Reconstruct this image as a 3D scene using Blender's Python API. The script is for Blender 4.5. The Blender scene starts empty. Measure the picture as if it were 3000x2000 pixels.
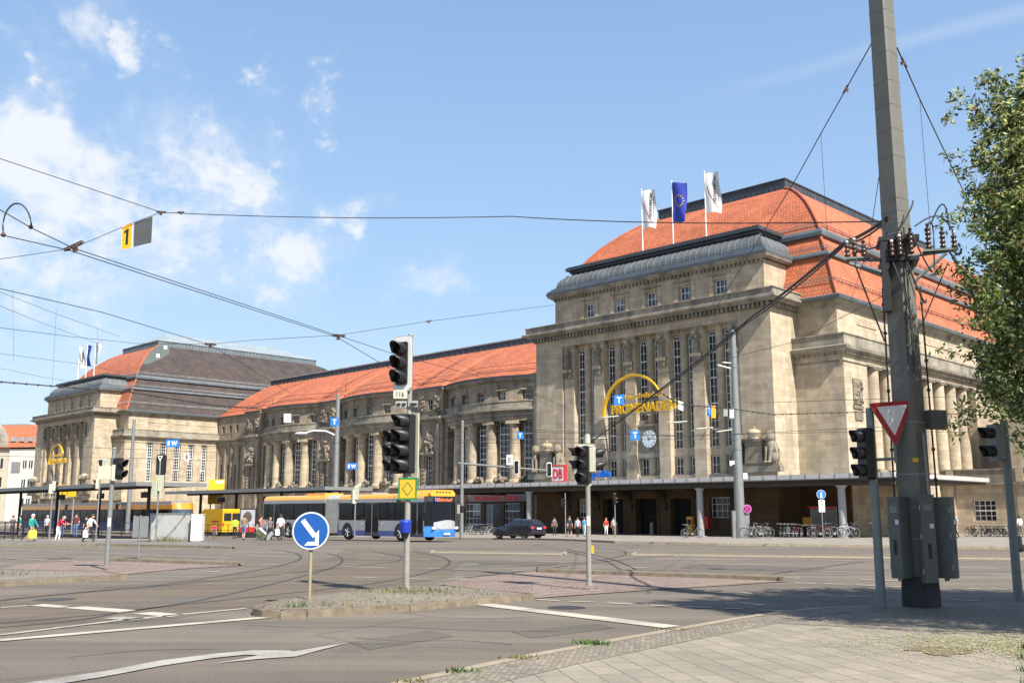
import bpy, bmesh, math, random
import numpy as np
from mathutils import Vector, Matrix, noise
random.seed(7)
SC = bpy.context.scene
COL = SC.collection
R = math.radians
# ---------------------------------------------------------------- camera
CAMH, PITCH, FPX, HOR = 1.68, math.atan(503/2917), 2917.0, 1503.0
cam = bpy.data.objects.new("camera", bpy.data.cameras.new("camera"))
COL.objects.link(cam)
cam.location = (0, 0, CAMH)
cam.rotation_euler = (math.pi/2 + PITCH, 0, 0)
cam.data.lens = 35.0
cam.data.sensor_width = 36.0
cam.data.clip_start = 0.1
cam.data.clip_end = 6000
SC.camera = cam
# ---------------------------------------------------------------- sun + sky
SUN_EL = R(46)
SUN_DIR = Vector((0.541*math.cos(SUN_EL), -0.841*math.cos(SUN_EL), math.sin(SUN_EL)))
sl = bpy.data.lights.new("sun", 'SUN')
sl.energy = 5.0
sl.angle = R(0.53)
sl.color = (1.0, 0.94, 0.85)
sun = bpy.data.objects.new("sun", sl)
COL.objects.link(sun)
sun.rotation_euler = SUN_DIR.to_track_quat('Z', 'Y').to_euler()
sun.location = (30, -40, 60)
W = bpy.data.worlds.new("World")
SC.world = W
W.use_nodes = True
wn, wl = W.node_tree.nodes, W.node_tree.links
wn.clear()
def N(t, **k):
    n = wn.new(t)
    for a, b in k.items(): setattr(n, a, b)
    return n
def rayv(u, v):
    a, b = u-1500.0, -(v-1000.0)
    return Vector((a, FPX*math.cos(PITCH)-b*math.sin(PITCH), FPX*math.sin(PITCH)+b*math.cos(PITCH)))
sky = N('ShaderNodeTexSky', sky_type='NISHITA', sun_disc=False)
sky.sun_elevation = SUN_EL
sky.sun_rotation = math.atan2(SUN_DIR.x, SUN_DIR.y)
sky.air_density = 1.0; sky.dust_density = 1.6; sky.ozone_density = 1.2; sky.altitude = 100
tc = N('ShaderNodeTexCoord')
def wmath(op, a, b=None, c=None, clamp=False):
    m = N('ShaderNodeMath', operation=op, use_clamp=clamp)
    for i, x in enumerate((a, b, c)):
        if x is None: continue
        if isinstance(x, (int, float)): m.inputs[i].default_value = x
        else: wl.new(x, m.inputs[i])
    return m.outputs[0]
# cloud banks: soft patches of the sky (centre direction, angular radius) broken up by noise
patches = [(435,160,85,1.0),(60,360,170,1.0),(20,460,210,1.05),(150,470,150,.8),(480,430,150,.9),(620,520,150,.9),(720,560,140,.75),
           (800,430,60,.8),(330,620,220,1.05),(520,650,230,.95),(840,750,170,.88),(720,800,120,.9),(940,640,100,.95),(950,335,45,.85),(730,235,60,.7),
           (320,90,110,.55),(20,150,60,.75),(140,70,90,.45),(250,760,220,.85),(60,680,200,.8),(320,1090,90,.9),(20,1000,90,.8),(1240,770,100,.4),(985,225,40,.4)]
wz = N('ShaderNodeTexNoise'); wl.new(tc.outputs['Generated'], wz.inputs[0]); wz.inputs['Scale'].default_value = 9; wz.inputs['Detail'].default_value = 5; wz.inputs['Roughness'].default_value = .62
w1 = N('ShaderNodeVectorMath', operation='SUBTRACT'); wl.new(wz.outputs['Color'], w1.inputs[0]); w1.inputs[1].default_value = (.5, .5, .5)
w2 = N('ShaderNodeVectorMath', operation='SCALE'); wl.new(w1.outputs[0], w2.inputs[0]); w2.inputs['Scale'].default_value = .20
w3 = N('ShaderNodeVectorMath', operation='ADD'); wl.new(tc.outputs['Generated'], w3.inputs[0]); wl.new(w2.outputs[0], w3.inputs[1])
tot = None
for (u, v, r, k) in patches:
    d = rayv(u, v).normalized()
    dp = N('ShaderNodeVectorMath', operation='DISTANCE')
    wl.new(w3.outputs[0], dp.inputs[0]); dp.inputs[1].default_value = d
    mr = N('ShaderNodeMapRange', interpolation_type='SMOOTHSTEP')
    wl.new(dp.outputs['Value'], mr.inputs[0])
    mr.inputs[1].default_value = r*1.5/2960; mr.inputs[2].default_value = 0
    mr.inputs[3].default_value = 0; mr.inputs[4].default_value = k
    tot = mr.outputs[0] if tot is None else wmath('MAXIMUM', tot, mr.outputs[0])
mp = N('ShaderNodeMapping'); wl.new(tc.outputs['Generated'], mp.inputs[0]); mp.inputs[3].default_value = (1, 1, 1.25)
nz = N('ShaderNodeTexNoise'); wl.new(mp.outputs[0], nz.inputs[0])
nz.inputs['Scale'].default_value = 13; nz.inputs['Detail'].default_value = 10; nz.inputs['Roughness'].default_value = .62; nz.inputs['Distortion'].default_value = .25
nz2 = N('ShaderNodeTexNoise'); wl.new(mp.outputs[0], nz2.inputs[0])
nz2.inputs['Scale'].default_value = 30; nz2.inputs['Detail'].default_value = 6; nz2.inputs['Roughness'].default_value = .6
dens = wmath('ADD', wmath('MULTIPLY', nz.outputs[0], 2.7), wmath('MULTIPLY', nz2.outputs[0], .45))
dens = wmath('SUBTRACT', wmath('ADD', dens, wmath('MULTIPLY', tot, .68)), 1.62)
cl = N('ShaderNodeMapRange', interpolation_type='SMOOTHSTEP'); wl.new(dens, cl.inputs[0])
cl.inputs[1].default_value = 0.0; cl.inputs[2].default_value = .72; cl.inputs[4].default_value = .88
cmask = wmath('MULTIPLY', cl.outputs[0], wmath('MULTIPLY', tot, 1.5, clamp=True), clamp=True)
vz = N('ShaderNodeTexNoise'); wl.new(w3.outputs[0], vz.inputs[0]); vz.inputs['Scale'].default_value = 6; vz.inputs['Detail'].default_value = 9; vz.inputs['Roughness'].default_value = .66; vz.inputs['Distortion'].default_value = .8
vm = N('ShaderNodeMapRange', interpolation_type='SMOOTHSTEP'); wl.new(vz.outputs[0], vm.inputs[0]); vm.inputs[1].default_value = .36; vm.inputs[2].default_value = .72; vm.inputs[4].default_value = .62
cmask = wmath('MAXIMUM', cmask, wmath('MULTIPLY', vm.outputs[0], wmath('MULTIPLY', tot, 1.2, clamp=True)))
# old contrail, upper right: a thin great-circle band
ca, cb = rayv(2300, 218).normalized(), rayv(3000, 30).normalized()
nn = ca.cross(cb).normalized()
dt = N('ShaderNodeVectorMath', operation='DOT_PRODUCT'); wl.new(tc.outputs['Generated'], dt.inputs[0]); dt.inputs[1].default_value = nn
ab = wmath('ABSOLUTE', wmath('ADD', dt.outputs['Value'], wmath('MULTIPLY', wmath('SUBTRACT', nz.outputs[0], .5), .012)))
cm = N('ShaderNodeMapRange', interpolation_type='SMOOTHSTEP'); wl.new(ab, cm.inputs[0])
cm.inputs[1].default_value = .011; cm.inputs[2].default_value = 0; cm.inputs[3].default_value = 0; cm.inputs[4].default_value = .15
dd = N('ShaderNodeVectorMath', operation='DISTANCE'); wl.new(tc.outputs['Generated'], dd.inputs[0]); dd.inputs[1].default_value = cb
cr = N('ShaderNodeMapRange'); wl.new(dd.outputs['Value'], cr.inputs[0]); cr.inputs[1].default_value = .3; cr.inputs[2].default_value = .1
mask = wmath('MAXIMUM', cmask, wmath('MULTIPLY', cm.outputs[0], cr.outputs[0]))
# summer haze lightens the low sky; zenith deepened out of frame to cut fill
sx = N('ShaderNodeSeparateXYZ'); wl.new(tc.outputs['Generated'], sx.inputs[0])
gr_ = N('ShaderNodeValToRGB'); wl.new(sx.outputs[2], gr_.inputs[0]); cr_ = gr_.color_ramp
cr_.elements[0].position = 0.0; cr_.elements[0].color = (2.95, 3.3, 3.65, 1)
cr_.elements[1].position = .52; cr_.elements[1].color = (1.08, 1.82, 3.15, 1)
e_ = cr_.elements.new(.20); e_.color = (1.72, 2.58, 3.65, 1)
e_ = cr_.elements.new(.97); e_.color = (.35, .75, 1.6, 1)
sat = N('ShaderNodeMix', data_type='RGBA'); sat.inputs[0].default_value = .78
wl.new(sky.outputs[0], sat.inputs[6]); wl.new(gr_.outputs[0], sat.inputs[7])
mx = N('ShaderNodeMix', data_type='RGBA'); wl.new(mask, mx.inputs[0]); wl.new(sat.outputs[2], mx.inputs[6])
mx.inputs[7].default_value = (3.75, 3.85, 4.0, 1)
bg = N('ShaderNodeBackground'); bg.inputs[1].default_value = 0.138
wl.new(mx.outputs[2], bg.inputs[0])
ow = N('ShaderNodeOutputWorld'); wl.new(bg.outputs[0], ow.inputs[0])
SC.view_settings.view_transform = 'Standard'
SC.view_settings.look = 'None'
SC.view_settings.gamma = 1
SC.view_settings.exposure = 0.88
SC.cycles.max_bounces = 6
SC.cycles.transparent_max_bounces = 8
# ---------------------------------------------------------------- ground maths
def gz(Y):
    t = min(1, max(0, (Y-58)/36)); return -.5*t*t*(3-2*t)
def gr(u, v, off=0.0):
    r = rayv(u, v); z = 0
    for _ in range(30):
        t = (z+off-CAMH)/r.z; z = gz(r.y*t)
    return Vector((r.x*t, r.y*t, z+off))
def at(u, v, Y):
    r = rayv(u, v); return Vector((0, 0, CAMH)) + r*(Y/r.y)
def gp(x, y, off=0.0): return Vector((x, y, gz(y)+off))
ANG = math.atan2(-.703, .711)
SO = Vector((24.1, 91.2, -.5))                       # south-east corner of the east hall
UX = Vector((math.cos(ANG), math.sin(ANG), 0)); UY = Vector((-math.sin(ANG), math.cos(ANG), 0))
def sp(x, y, z=0): return SO + UX*x + UY*y + Vector((0, 0, z))
# ---------------------------------------------------------------- materials
MATS = {}
def newmat(name):
    m = bpy.data.materials.new(name); m.use_nodes = True; MATS[name] = m
    nt = m.node_tree; b = nt.nodes['Principled BSDF']
    return m, nt, b
def nd(nt, t, ins=None, **k):
    n = nt.nodes.new(t)
    for a, b in k.items(): setattr(n, a, b)
    for a, b in (ins or {}).items():
        if hasattr(b, 'links'): nt.links.new(b, n.inputs[a])
        else: n.inputs[a].default_value = b
    return n
def c4(c): return (c[0], c[1], c[2], 1)
def mul(c, k): return (min(1, c[0]*k), min(1, c[1]*k), min(1, c[2]*k))
def simple(name, col, rough=.6, metal=0.0, var=.12, scale=4.0, bump=0.0, bscale=60.0, dirt=0.0, emit=0.0):
    m, nt, b = newmat(name)
    co = nd(nt, 'ShaderNodeTexCoord').outputs['Object']
    n1 = nd(nt, 'ShaderNodeTexNoise', {'Vector': co, 'Scale': scale, 'Detail': 5.0, 'Roughness': .6})
    rp = nd(nt, 'ShaderNodeMapRange', {0: n1.outputs[0], 1: .3, 2: .7, 3: 1-var, 4: 1+var})
    mx = nd(nt, 'ShaderNodeMix', {0: 1.0, 6: c4(col), 7: rp.outputs[0]}, data_type='RGBA', blend_type='MULTIPLY')
    out = mx.outputs[2]
    if dirt:
        n2 = nd(nt, 'ShaderNodeTexNoise', {'Vector': co, 'Scale': scale*.37, 'Detail': 7.0, 'Roughness': .7})
        r2 = nd(nt, 'ShaderNodeMapRange', {0: n2.outputs[0], 1: .5, 2: .72, 3: 0.0, 4: dirt})
        out = nd(nt, 'ShaderNodeMix', {0: r2.outputs[0], 6: out, 7: c4(mul(col, .35))}, data_type='RGBA').outputs[2]
    nt.links.new(out, b.inputs['Base Color'])
    b.inputs['Roughness'].default_value = rough; b.inputs['Metallic'].default_value = metal
    if bump:
        n3 = nd(nt, 'ShaderNodeTexNoise', {'Vector': co, 'Scale': bscale, 'Detail': 3.0})
        bp = nd(nt, 'ShaderNodeBump', {'Height': n3.outputs[0], 'Strength': bump, 'Distance': .02})
        nt.links.new(bp.outputs[0], b.inputs['Normal'])
    if emit:
        b.inputs['Emission Color'].default_value = c4(col); b.inputs['Emission Strength'].default_value = emit
    return m
def stone(name, col, soot=.5, bh=.52, bw=1.25):
    m, nt, b = newmat(name)
    co = nd(nt, 'ShaderNodeTexCoord').outputs['Object']
    s = nd(nt, 'ShaderNodeSeparateXYZ', {0: co})
    xy = nd(nt, 'ShaderNodeMath', {0: s.outputs[0], 1: s.outputs[1]}, operation='ADD')
    v = nd(nt, 'ShaderNodeCombineXYZ', {0: xy.outputs[0], 1: s.outputs[2], 2: 0.0})
    br = nd(nt, 'ShaderNodeTexBrick', {'Vector': v.outputs[0], 'Color1': c4(mul(col, 1.10)), 'Color2': c4((col[0]*.85, col[1]*.83, col[2]*.79)), 'Mortar': c4(mul(col, .52)),
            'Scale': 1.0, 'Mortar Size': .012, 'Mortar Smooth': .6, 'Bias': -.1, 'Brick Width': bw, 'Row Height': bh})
    n1 = nd(nt, 'ShaderNodeTexNoise', {'Vector': co, 'Scale': .9, 'Detail': 8.0, 'Roughness': .62})
    r1 = nd(nt, 'ShaderNodeMapRange', {0: n1.outputs[0], 1: .3, 2: .7, 3: .8, 4: 1.16})
    mx = nd(nt, 'ShaderNodeMix', {0: 1.0, 6: br.outputs[0], 7: r1.outputs[0]}, data_type='RGBA', blend_type='MULTIPLY')
    mp = nd(nt, 'ShaderNodeMapping', {0: co, 3: (.55, .55, .09)})
    n2 = nd(nt, 'ShaderNodeTexNoise', {'Vector': mp.outputs[0], 'Scale': 1.0, 'Detail': 8.0, 'Roughness': .66})
    r2 = nd(nt, 'ShaderNodeMapRange', {0: n2.outputs[0], 1: .46, 2: .68, 3: 0.0, 4: soot})
    mx2 = nd(nt, 'ShaderNodeMix', {0: r2.outputs[0], 6: mx.outputs[2], 7: c4((col[0]*.30, col[1]*.31, col[2]*.33))}, data_type='RGBA')
    nt.links.new(mx2.outputs[2], b.inputs['Base Color'])
    b.inputs['Roughness'].default_value = .88
    h = nd(nt, 'ShaderNodeMath', {0: n1.outputs[0], 1: br.outputs['Fac']}, operation='SUBTRACT')
    bp = nd(nt, 'ShaderNodeBump', {'Height': h.outputs[0], 'Strength': .25, 'Distance': .06})
    nt.links.new(bp.outputs[0], b.inputs['Normal'])
    return m
def tiles(name, col, w=.42, hh=.34, soot=.25, dk=.5):
    m, nt, b = newmat(name)
    co = nd(nt, 'ShaderNodeTexCoord').outputs['Object']
    s = nd(nt, 'ShaderNodeSeparateXYZ', {0: co})
    xy = nd(nt, 'ShaderNodeMath', {0: s.outputs[0], 1: s.outputs[1]}, operation='ADD')
    v = nd(nt, 'ShaderNodeCombineXYZ', {0: xy.outputs[0], 1: s.outputs[2], 2: 0.0})
    br = nd(nt, 'ShaderNodeTexBrick', {'Vector': v.outputs[0], 'Color1': c4(mul(col, 1.12)), 'Color2': c4(mul(col, .86)), 'Mortar': c4(mul(col, dk)),
            'Scale': 1.0, 'Mortar Size': .05, 'Mortar Smooth': .7, 'Bias': 0.0, 'Brick Width': w, 'Row Height': hh}, offset=0.5)
    n1 = nd(nt, 'ShaderNodeTexNoise', {'Vector': co, 'Scale': .5, 'Detail': 8.0, 'Roughness': .65})
    r1 = nd(nt, 'ShaderNodeMapRange', {0: n1.outputs[0], 1: .3, 2: .7, 3: 1-soot, 4: 1+soot*.6})
    mx = nd(nt, 'ShaderNodeMix', {0: 1.0, 6: br.outputs[0], 7: r1.outputs[0]}, data_type='RGBA', blend_type='MULTIPLY')
    nt.links.new(mx.outputs[2], b.inputs['Base Color'])
    b.inputs['Roughness'].default_value = .75
    bp = nd(nt, 'ShaderNodeBump', {'Height': br.outputs['Fac'], 'Strength': .5, 'Distance': .05}, invert=True)
    nt.links.new(bp.outputs[0], b.inputs['Normal'])
    return m
def asphalt(name, c1, c2, big=.12, tint=None, brickrow=None):
    m, nt, b = newmat(name)
    co = nd(nt, 'ShaderNodeTexCoord').outputs['Object']
    n1 = nd(nt, 'ShaderNodeTexNoise', {'Vector': co, 'Scale': big, 'Detail': 9.0, 'Roughness': .65, 'Distortion': .4})
    r1 = nd(nt, 'ShaderNodeMapRange', {0: n1.outputs[0], 1: .36, 2: .66})
    mx = nd(nt, 'ShaderNodeMix', {0: r1.outputs[0], 6: c4(c1), 7: c4(c2)}, data_type='RGBA')
    mp = nd(nt, 'ShaderNodeMapping', {0: co, 2: (0, 0, R(-40)), 3: (.05, 1.3, 1)})
    n4 = nd(nt, 'ShaderNodeTexNoise', {'Vector': mp.outputs[0], 'Scale': .8, 'Detail': 6.0, 'Roughness': .6})
    r4 = nd(nt, 'ShaderNodeMapRange', {0: n4.outputs[0], 1: .3, 2: .7, 3: .68, 4: 1.26})
    m2 = nd(nt, 'ShaderNodeMix', {0: 1.0, 6: mx.outputs[2], 7: r4.outputs[0]}, data_type='RGBA', blend_type='MULTIPLY')
    n2 = nd(nt, 'ShaderNodeTexNoise', {'Vector': co, 'Scale': 30.0, 'Detail': 6.0, 'Roughness': .85})
    r2 = nd(nt, 'ShaderNodeMapRange', {0: n2.outputs[0], 1: .3, 2: .7, 3: .45, 4: 1.55})
    m3 = nd(nt, 'ShaderNodeMix', {0: 1.0, 6: m2.outputs[2], 7: r2.outputs[0]}, data_type='RGBA', blend_type='MULTIPLY')
    out = m3.outputs[2]
    # tar seams and old patches
    vo = nd(nt, 'ShaderNodeTexVoronoi', {'Vector': nd(nt, 'ShaderNodeMapping', {0: co, 2: (0, 0, R(25)), 3: (.10, .22, 1)}).outputs[0], 'Scale': 1.0}, feature='DISTANCE_TO_EDGE')
    rv = nd(nt, 'ShaderNodeMapRange', {0: vo.outputs[0], 1: .004, 2: .0075, 3: .35, 4: 0.0})
    out = nd(nt, 'ShaderNodeMix', {0: rv.outputs[0], 6: out, 7: c4(mul(c1, .45))}, data_type='RGBA').outputs[2]
    n5 = nd(nt, 'ShaderNodeTexNoise', {'Vector': co, 'Scale': .75, 'Detail': 8.0, 'Roughness': .7, 'Distortion': .6})
    r5 = nd(nt, 'ShaderNodeMapRange', {0: n5.outputs[0], 1: .56, 2: .70, 3: 0.0, 4: .42})
    out = nd(nt, 'ShaderNodeMix', {0: r5.outputs[0], 6: out, 7: c4(mul(c1, .5))}, data_type='RGBA').outputs[2]
    nt.links.new(out, b.inputs['Base Color'])
    b.inputs['Roughness'].default_value = .85
    bp = nd(nt, 'ShaderNodeBump', {'Height': n2.outputs[0], 'Strength': .35, 'Distance': .01})
    nt.links.new(bp.outputs[0], b.inputs['Normal'])
    return m
def paving(name, col, w, h, rot=0.0, mortar=.6, ms=.02, var=.2, off=.5):
    m, nt, b = newmat(name)
    co = nd(nt, 'ShaderNodeTexCoord').outputs['Object']
    mp = nd(nt, 'ShaderNodeMapping', {0: co, 2: (0, 0, rot)})
    wob = nd(nt, 'ShaderNodeTexNoise', {'Vector': co, 'Scale': 6.0, 'Detail': 2.0})
    sv = nd(nt, 'ShaderNodeVectorMath', {0: wob.outputs[1], 'Scale': .05*min(w, .5)}, operation='SCALE')
    av = nd(nt, 'ShaderNodeVectorMath', {0: mp.outputs[0], 1: sv.outputs[0]}, operation='ADD')
    br = nd(nt, 'ShaderNodeTexBrick', {'Vector': av.outputs[0], 'Color1': c4(mul(col, 1+var)), 'Color2': c4(mul(col, 1-var)), 'Mortar': c4(mul(col, mortar)),
            'Scale': 1.0, 'Mortar Size': ms, 'Mortar Smooth': .5, 'Bias': 0.0, 'Brick Width': w, 'Row Height': h}, offset=off)
    n1 = nd(nt, 'ShaderNodeTexNoise', {'Vector': co, 'Scale': .7, 'Detail': 9.0, 'Roughness': .7})
    r1 = nd(nt, 'ShaderNodeMapRange', {0: n1.outputs[0], 1: .3, 2: .7, 3: .78, 4: 1.2})
    n2 = nd(nt, 'ShaderNodeTexNoise', {'Vector': co, 'Scale': 45.0, 'Detail': 3.0, 'Roughness': .8})
    r2 = nd(nt, 'ShaderNodeMapRange', {0: n2.outputs[0], 1: .25, 2: .75, 3: .82, 4: 1.18})
    mx = nd(nt, 'ShaderNodeMix', {0: 1.0, 6: br.outputs[0], 7: r1.outputs[0]}, data_type='RGBA', blend_type='MULTIPLY')
    mx2 = nd(nt, 'ShaderNodeMix', {0: 1.0, 6: mx.outputs[2], 7: r2.outputs[0]}, data_type='RGBA', blend_type='MULTIPLY')
    nt.links.new(mx2.outputs[2], b.inputs['Base Color'])
    b.inputs['Roughness'].default_value = .85
    bp = nd(nt, 'ShaderNodeBump', {'Height': br.outputs['Fac'], 'Strength': .6, 'Distance': .012}, invert=True)
    nt.links.new(bp.outputs[0], b.inputs['Normal'])
    return m
def paint(name, col, wear=.35):
    m, nt, b = newmat(name)
    co = nd(nt, 'ShaderNodeTexCoord').outputs['Object']
    n1 = nd(nt, 'ShaderNodeTexNoise', {'Vector': co, 'Scale': 25.0, 'Detail': 6.0, 'Roughness': .8})
    n2 = nd(nt, 'ShaderNodeTexNoise', {'Vector': co, 'Scale': 1.2, 'Detail': 4.0})
    ad = nd(nt, 'ShaderNodeMath', {0: n1.outputs[0], 1: n2.outputs[0]}, operation='ADD')
    r1 = nd(nt, 'ShaderNodeMapRange', {0: ad.outputs[0], 1: .95+.0, 2: 1.25, 3: 0.0, 4: wear*1.6})
    mx = nd(nt, 'ShaderNodeMix', {0: r1.outputs[0], 6: c4(col), 7: (.16, .145, .125, 1)}, data_type='RGBA')
    nt.links.new(mx.outputs[2], b.inputs['Base Color']); b.inputs['Roughness'].default_value = .7
    return m
def glass(name, col=(.02, .025, .03), rough=.08):
    m, nt, b = newmat(name)
    b.inputs['Base Color'].default_value = c4(col); b.inputs['Roughness'].default_value = rough
    b.inputs['Specular IOR Level'].default_value = .5
    co = nd(nt, 'ShaderNodeTexCoord').outputs['Object']
    n3 = nd(nt, 'ShaderNodeTexNoise', {'Vector': co, 'Scale': 1.1, 'Detail': 2.0})
    bp = nd(nt, 'ShaderNodeBump', {'Height': n3.outputs[0], 'Strength': .12, 'Distance': .05})
    nt.links.new(bp.outputs[0], b.inputs['Normal'])
    return m
def carpaint(name, col, rough=.3):
    m = simple(name, col, rough, 0, .05, 2.0)
    m.node_tree.nodes['Principled BSDF'].inputs['Coat Weight'].default_value = .6
    m.node_tree.nodes['Principled BSDF'].inputs['Coat Roughness'].default_value = .08
    return m
SAND = stone('sandstone', (.43, .355, .255), .45)
SANDW = stone('sandstone_wing', (.285, .236, .172), .75)  # sooty wing stone, darkened further so the columns before it read as sunlit
SANDD = stone('sandstone_sooty', (.23, .195, .145), .9)
SANDL = stone('sandstone_ledge', (.29, .26, .205), .9)
BASESHADE = stone('shade_toned_base_stone', (.105, .064, .029), .5)  # browner ground-floor stone, its colour darkened further to carry the canopy shade
TILE = tiles('red_roof_tiles', (.46, .132, .058), .36, .42, .28, .68)
TILE2 = tiles('orange_roof_tiles', (.42, .130, .062), .5, .4, .28, .68)
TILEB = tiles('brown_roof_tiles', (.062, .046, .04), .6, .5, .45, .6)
ZINC = simple('zinc', (.14, .165, .18), .5, .35, .2, .8, dirt=.25)
HOODZ = simple('weathered_zinc', (.115, .128, .133), .62, .15, .28, .7, dirt=.45)
ZINCL = simple('zinc_light', (.33, .37, .38), .5, .3, .2, .6, dirt=.2)
ZINCD = simple('zinc_dark', (.055, .065, .075), .5, .3, .2, .8)
PGREEN = simple('copper_green', (.23, .30, .25), .7, 0, .25, .6)
GLASS = glass('window_glass'); GLASSB = glass('window_glass_blue', (.05, .08, .11), .05)
WFRAME = simple('window_frame', (.74, .74, .71), .5, 0, .08)
WFRAMEW = simple('window_frame_white', (.8, .8, .77), .5, 0, .05)
DARK = simple('dark_inside', (.008, .008, .008), .9)
BLACK = simple('black_plastic', (.012, .012, .013), .45, 0, .1)
BLACKM = simple('black_metal', (.018, .018, .02), .5, .2, .1)
GREYM = simple('grey_metal', (.32, .32, .31), .5, .3, .15, 6, dirt=.15)
GALV = simple('galvanised_steel', (.22, .23, .222), .45, .3, .15, 9, dirt=.2)
POLE = simple('painted_pole', (.25, .24, .205), .55, 0, .12, 5, dirt=.25)
POLEG = simple('grey_green_pole', (.17, .195, .185), .55, 0, .15, 5, dirt=.25)
CREAM = simple('cream_plastic', (.44, .45, .345), .5, 0, .08, dirt=.1)
WHITE = simple('white_paint', (.66, .66, .64), .5, 0, .05)
YEL = simple('yellow_paint', (.66, .33, .010), .5, 0, .06)
YELS = simple('sign_yellow_letters', (.62, .36, .01), .45, 0, .06)
YELB = simple('bright_yellow', (.68, .38, .012), .5, 0, .06)
ORNG = simple('orange_paint', (.85, .36, .02), .4, 0, .06)
BLUE = simple('blue_paint', (.01, .13, .55), .4, 0, .05)
BLUEL = simple('light_blue_paint', (.014, .17, .62), .4, 0, .05)
BLUED = simple('navy_paint', (.02, .035, .16), .45, 0, .06)
RED = simple('red_paint', (.50, .02, .02), .45, 0, .06)
REDB = simple('bright_red', (.65, .02, .03), .45, 0, .06)
GREEN = simple('sign_green', (.01, .17, .04), .45, 0, .06)
SILV = simple('silver_paint', (.48, .49, .50), .35, .4, .06)
RUBBER = simple('rubber', (.014, .014, .014), .85)
WIRE = simple('wire', (.03, .028, .027), .6)
CONC = simple('painted_steel_mast', (.135, .13, .108), .6, 0, .1, 2.2, .1, 30, dirt=.22)
CONCD = simple('dark_mast_foot', (.03, .03, .03), .8, 0, .3, 4)
INSUL = simple('brown_insulator', (.06, .03, .02), .3)
PORC = simple('porcelain', (.6, .58, .52), .3)
ASPH = asphalt('asphalt', (.124, .104, .081), (.158, .130, .098))
PINK = paving('pink_setts', (.225, .165, .132), .14, .12, R(-35), .7, .012, .2)
COBB = paving('granite_cobbles', (.225, .193, .145), .075, .065, R(38), .70, .012, .36)
SLAB = paving('concrete_slabs', (.25, .218, .168), .50, .30, R(79.6), .62, .011, .10)
FARP = paving('pale_paving', (.255, .222, .182), .5, .5, ANG, .8, .015, .08)
KERB = simple('granite_kerb', (.30, .25, .175), .85, 0, .2, 5, .3, 80, dirt=.3)
KERBG = simple('mossy_kerb', (.165, .135, .095), .9, 0, .3, 5, .4, 60, dirt=.4)
MARK = paint('road_paint', (.47, .43, .34), .45); MARKW = paint('worn_road_paint', (.36, .34, .30), .6)
RAIL = simple('rail_groove', (.055, .048, .042), .5, .4, .2, 3)
RAILB = asphalt('track_asphalt', (.108, .082, .055), (.14, .110, .078))
GRASS = simple('dry_weeds', (.15, .135, .055), .9, 0, .4, 3)
GRASSG = simple('green_weeds', (.05, .095, .02), .8, 0, .4, 3)
PLAT = paving('platform_paving', (.165, .152, .135), .3, .3, ANG, .8, .015, .1)
SKIN = simple('skin', (.55, .33, .23), .6, 0, .05)
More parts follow.
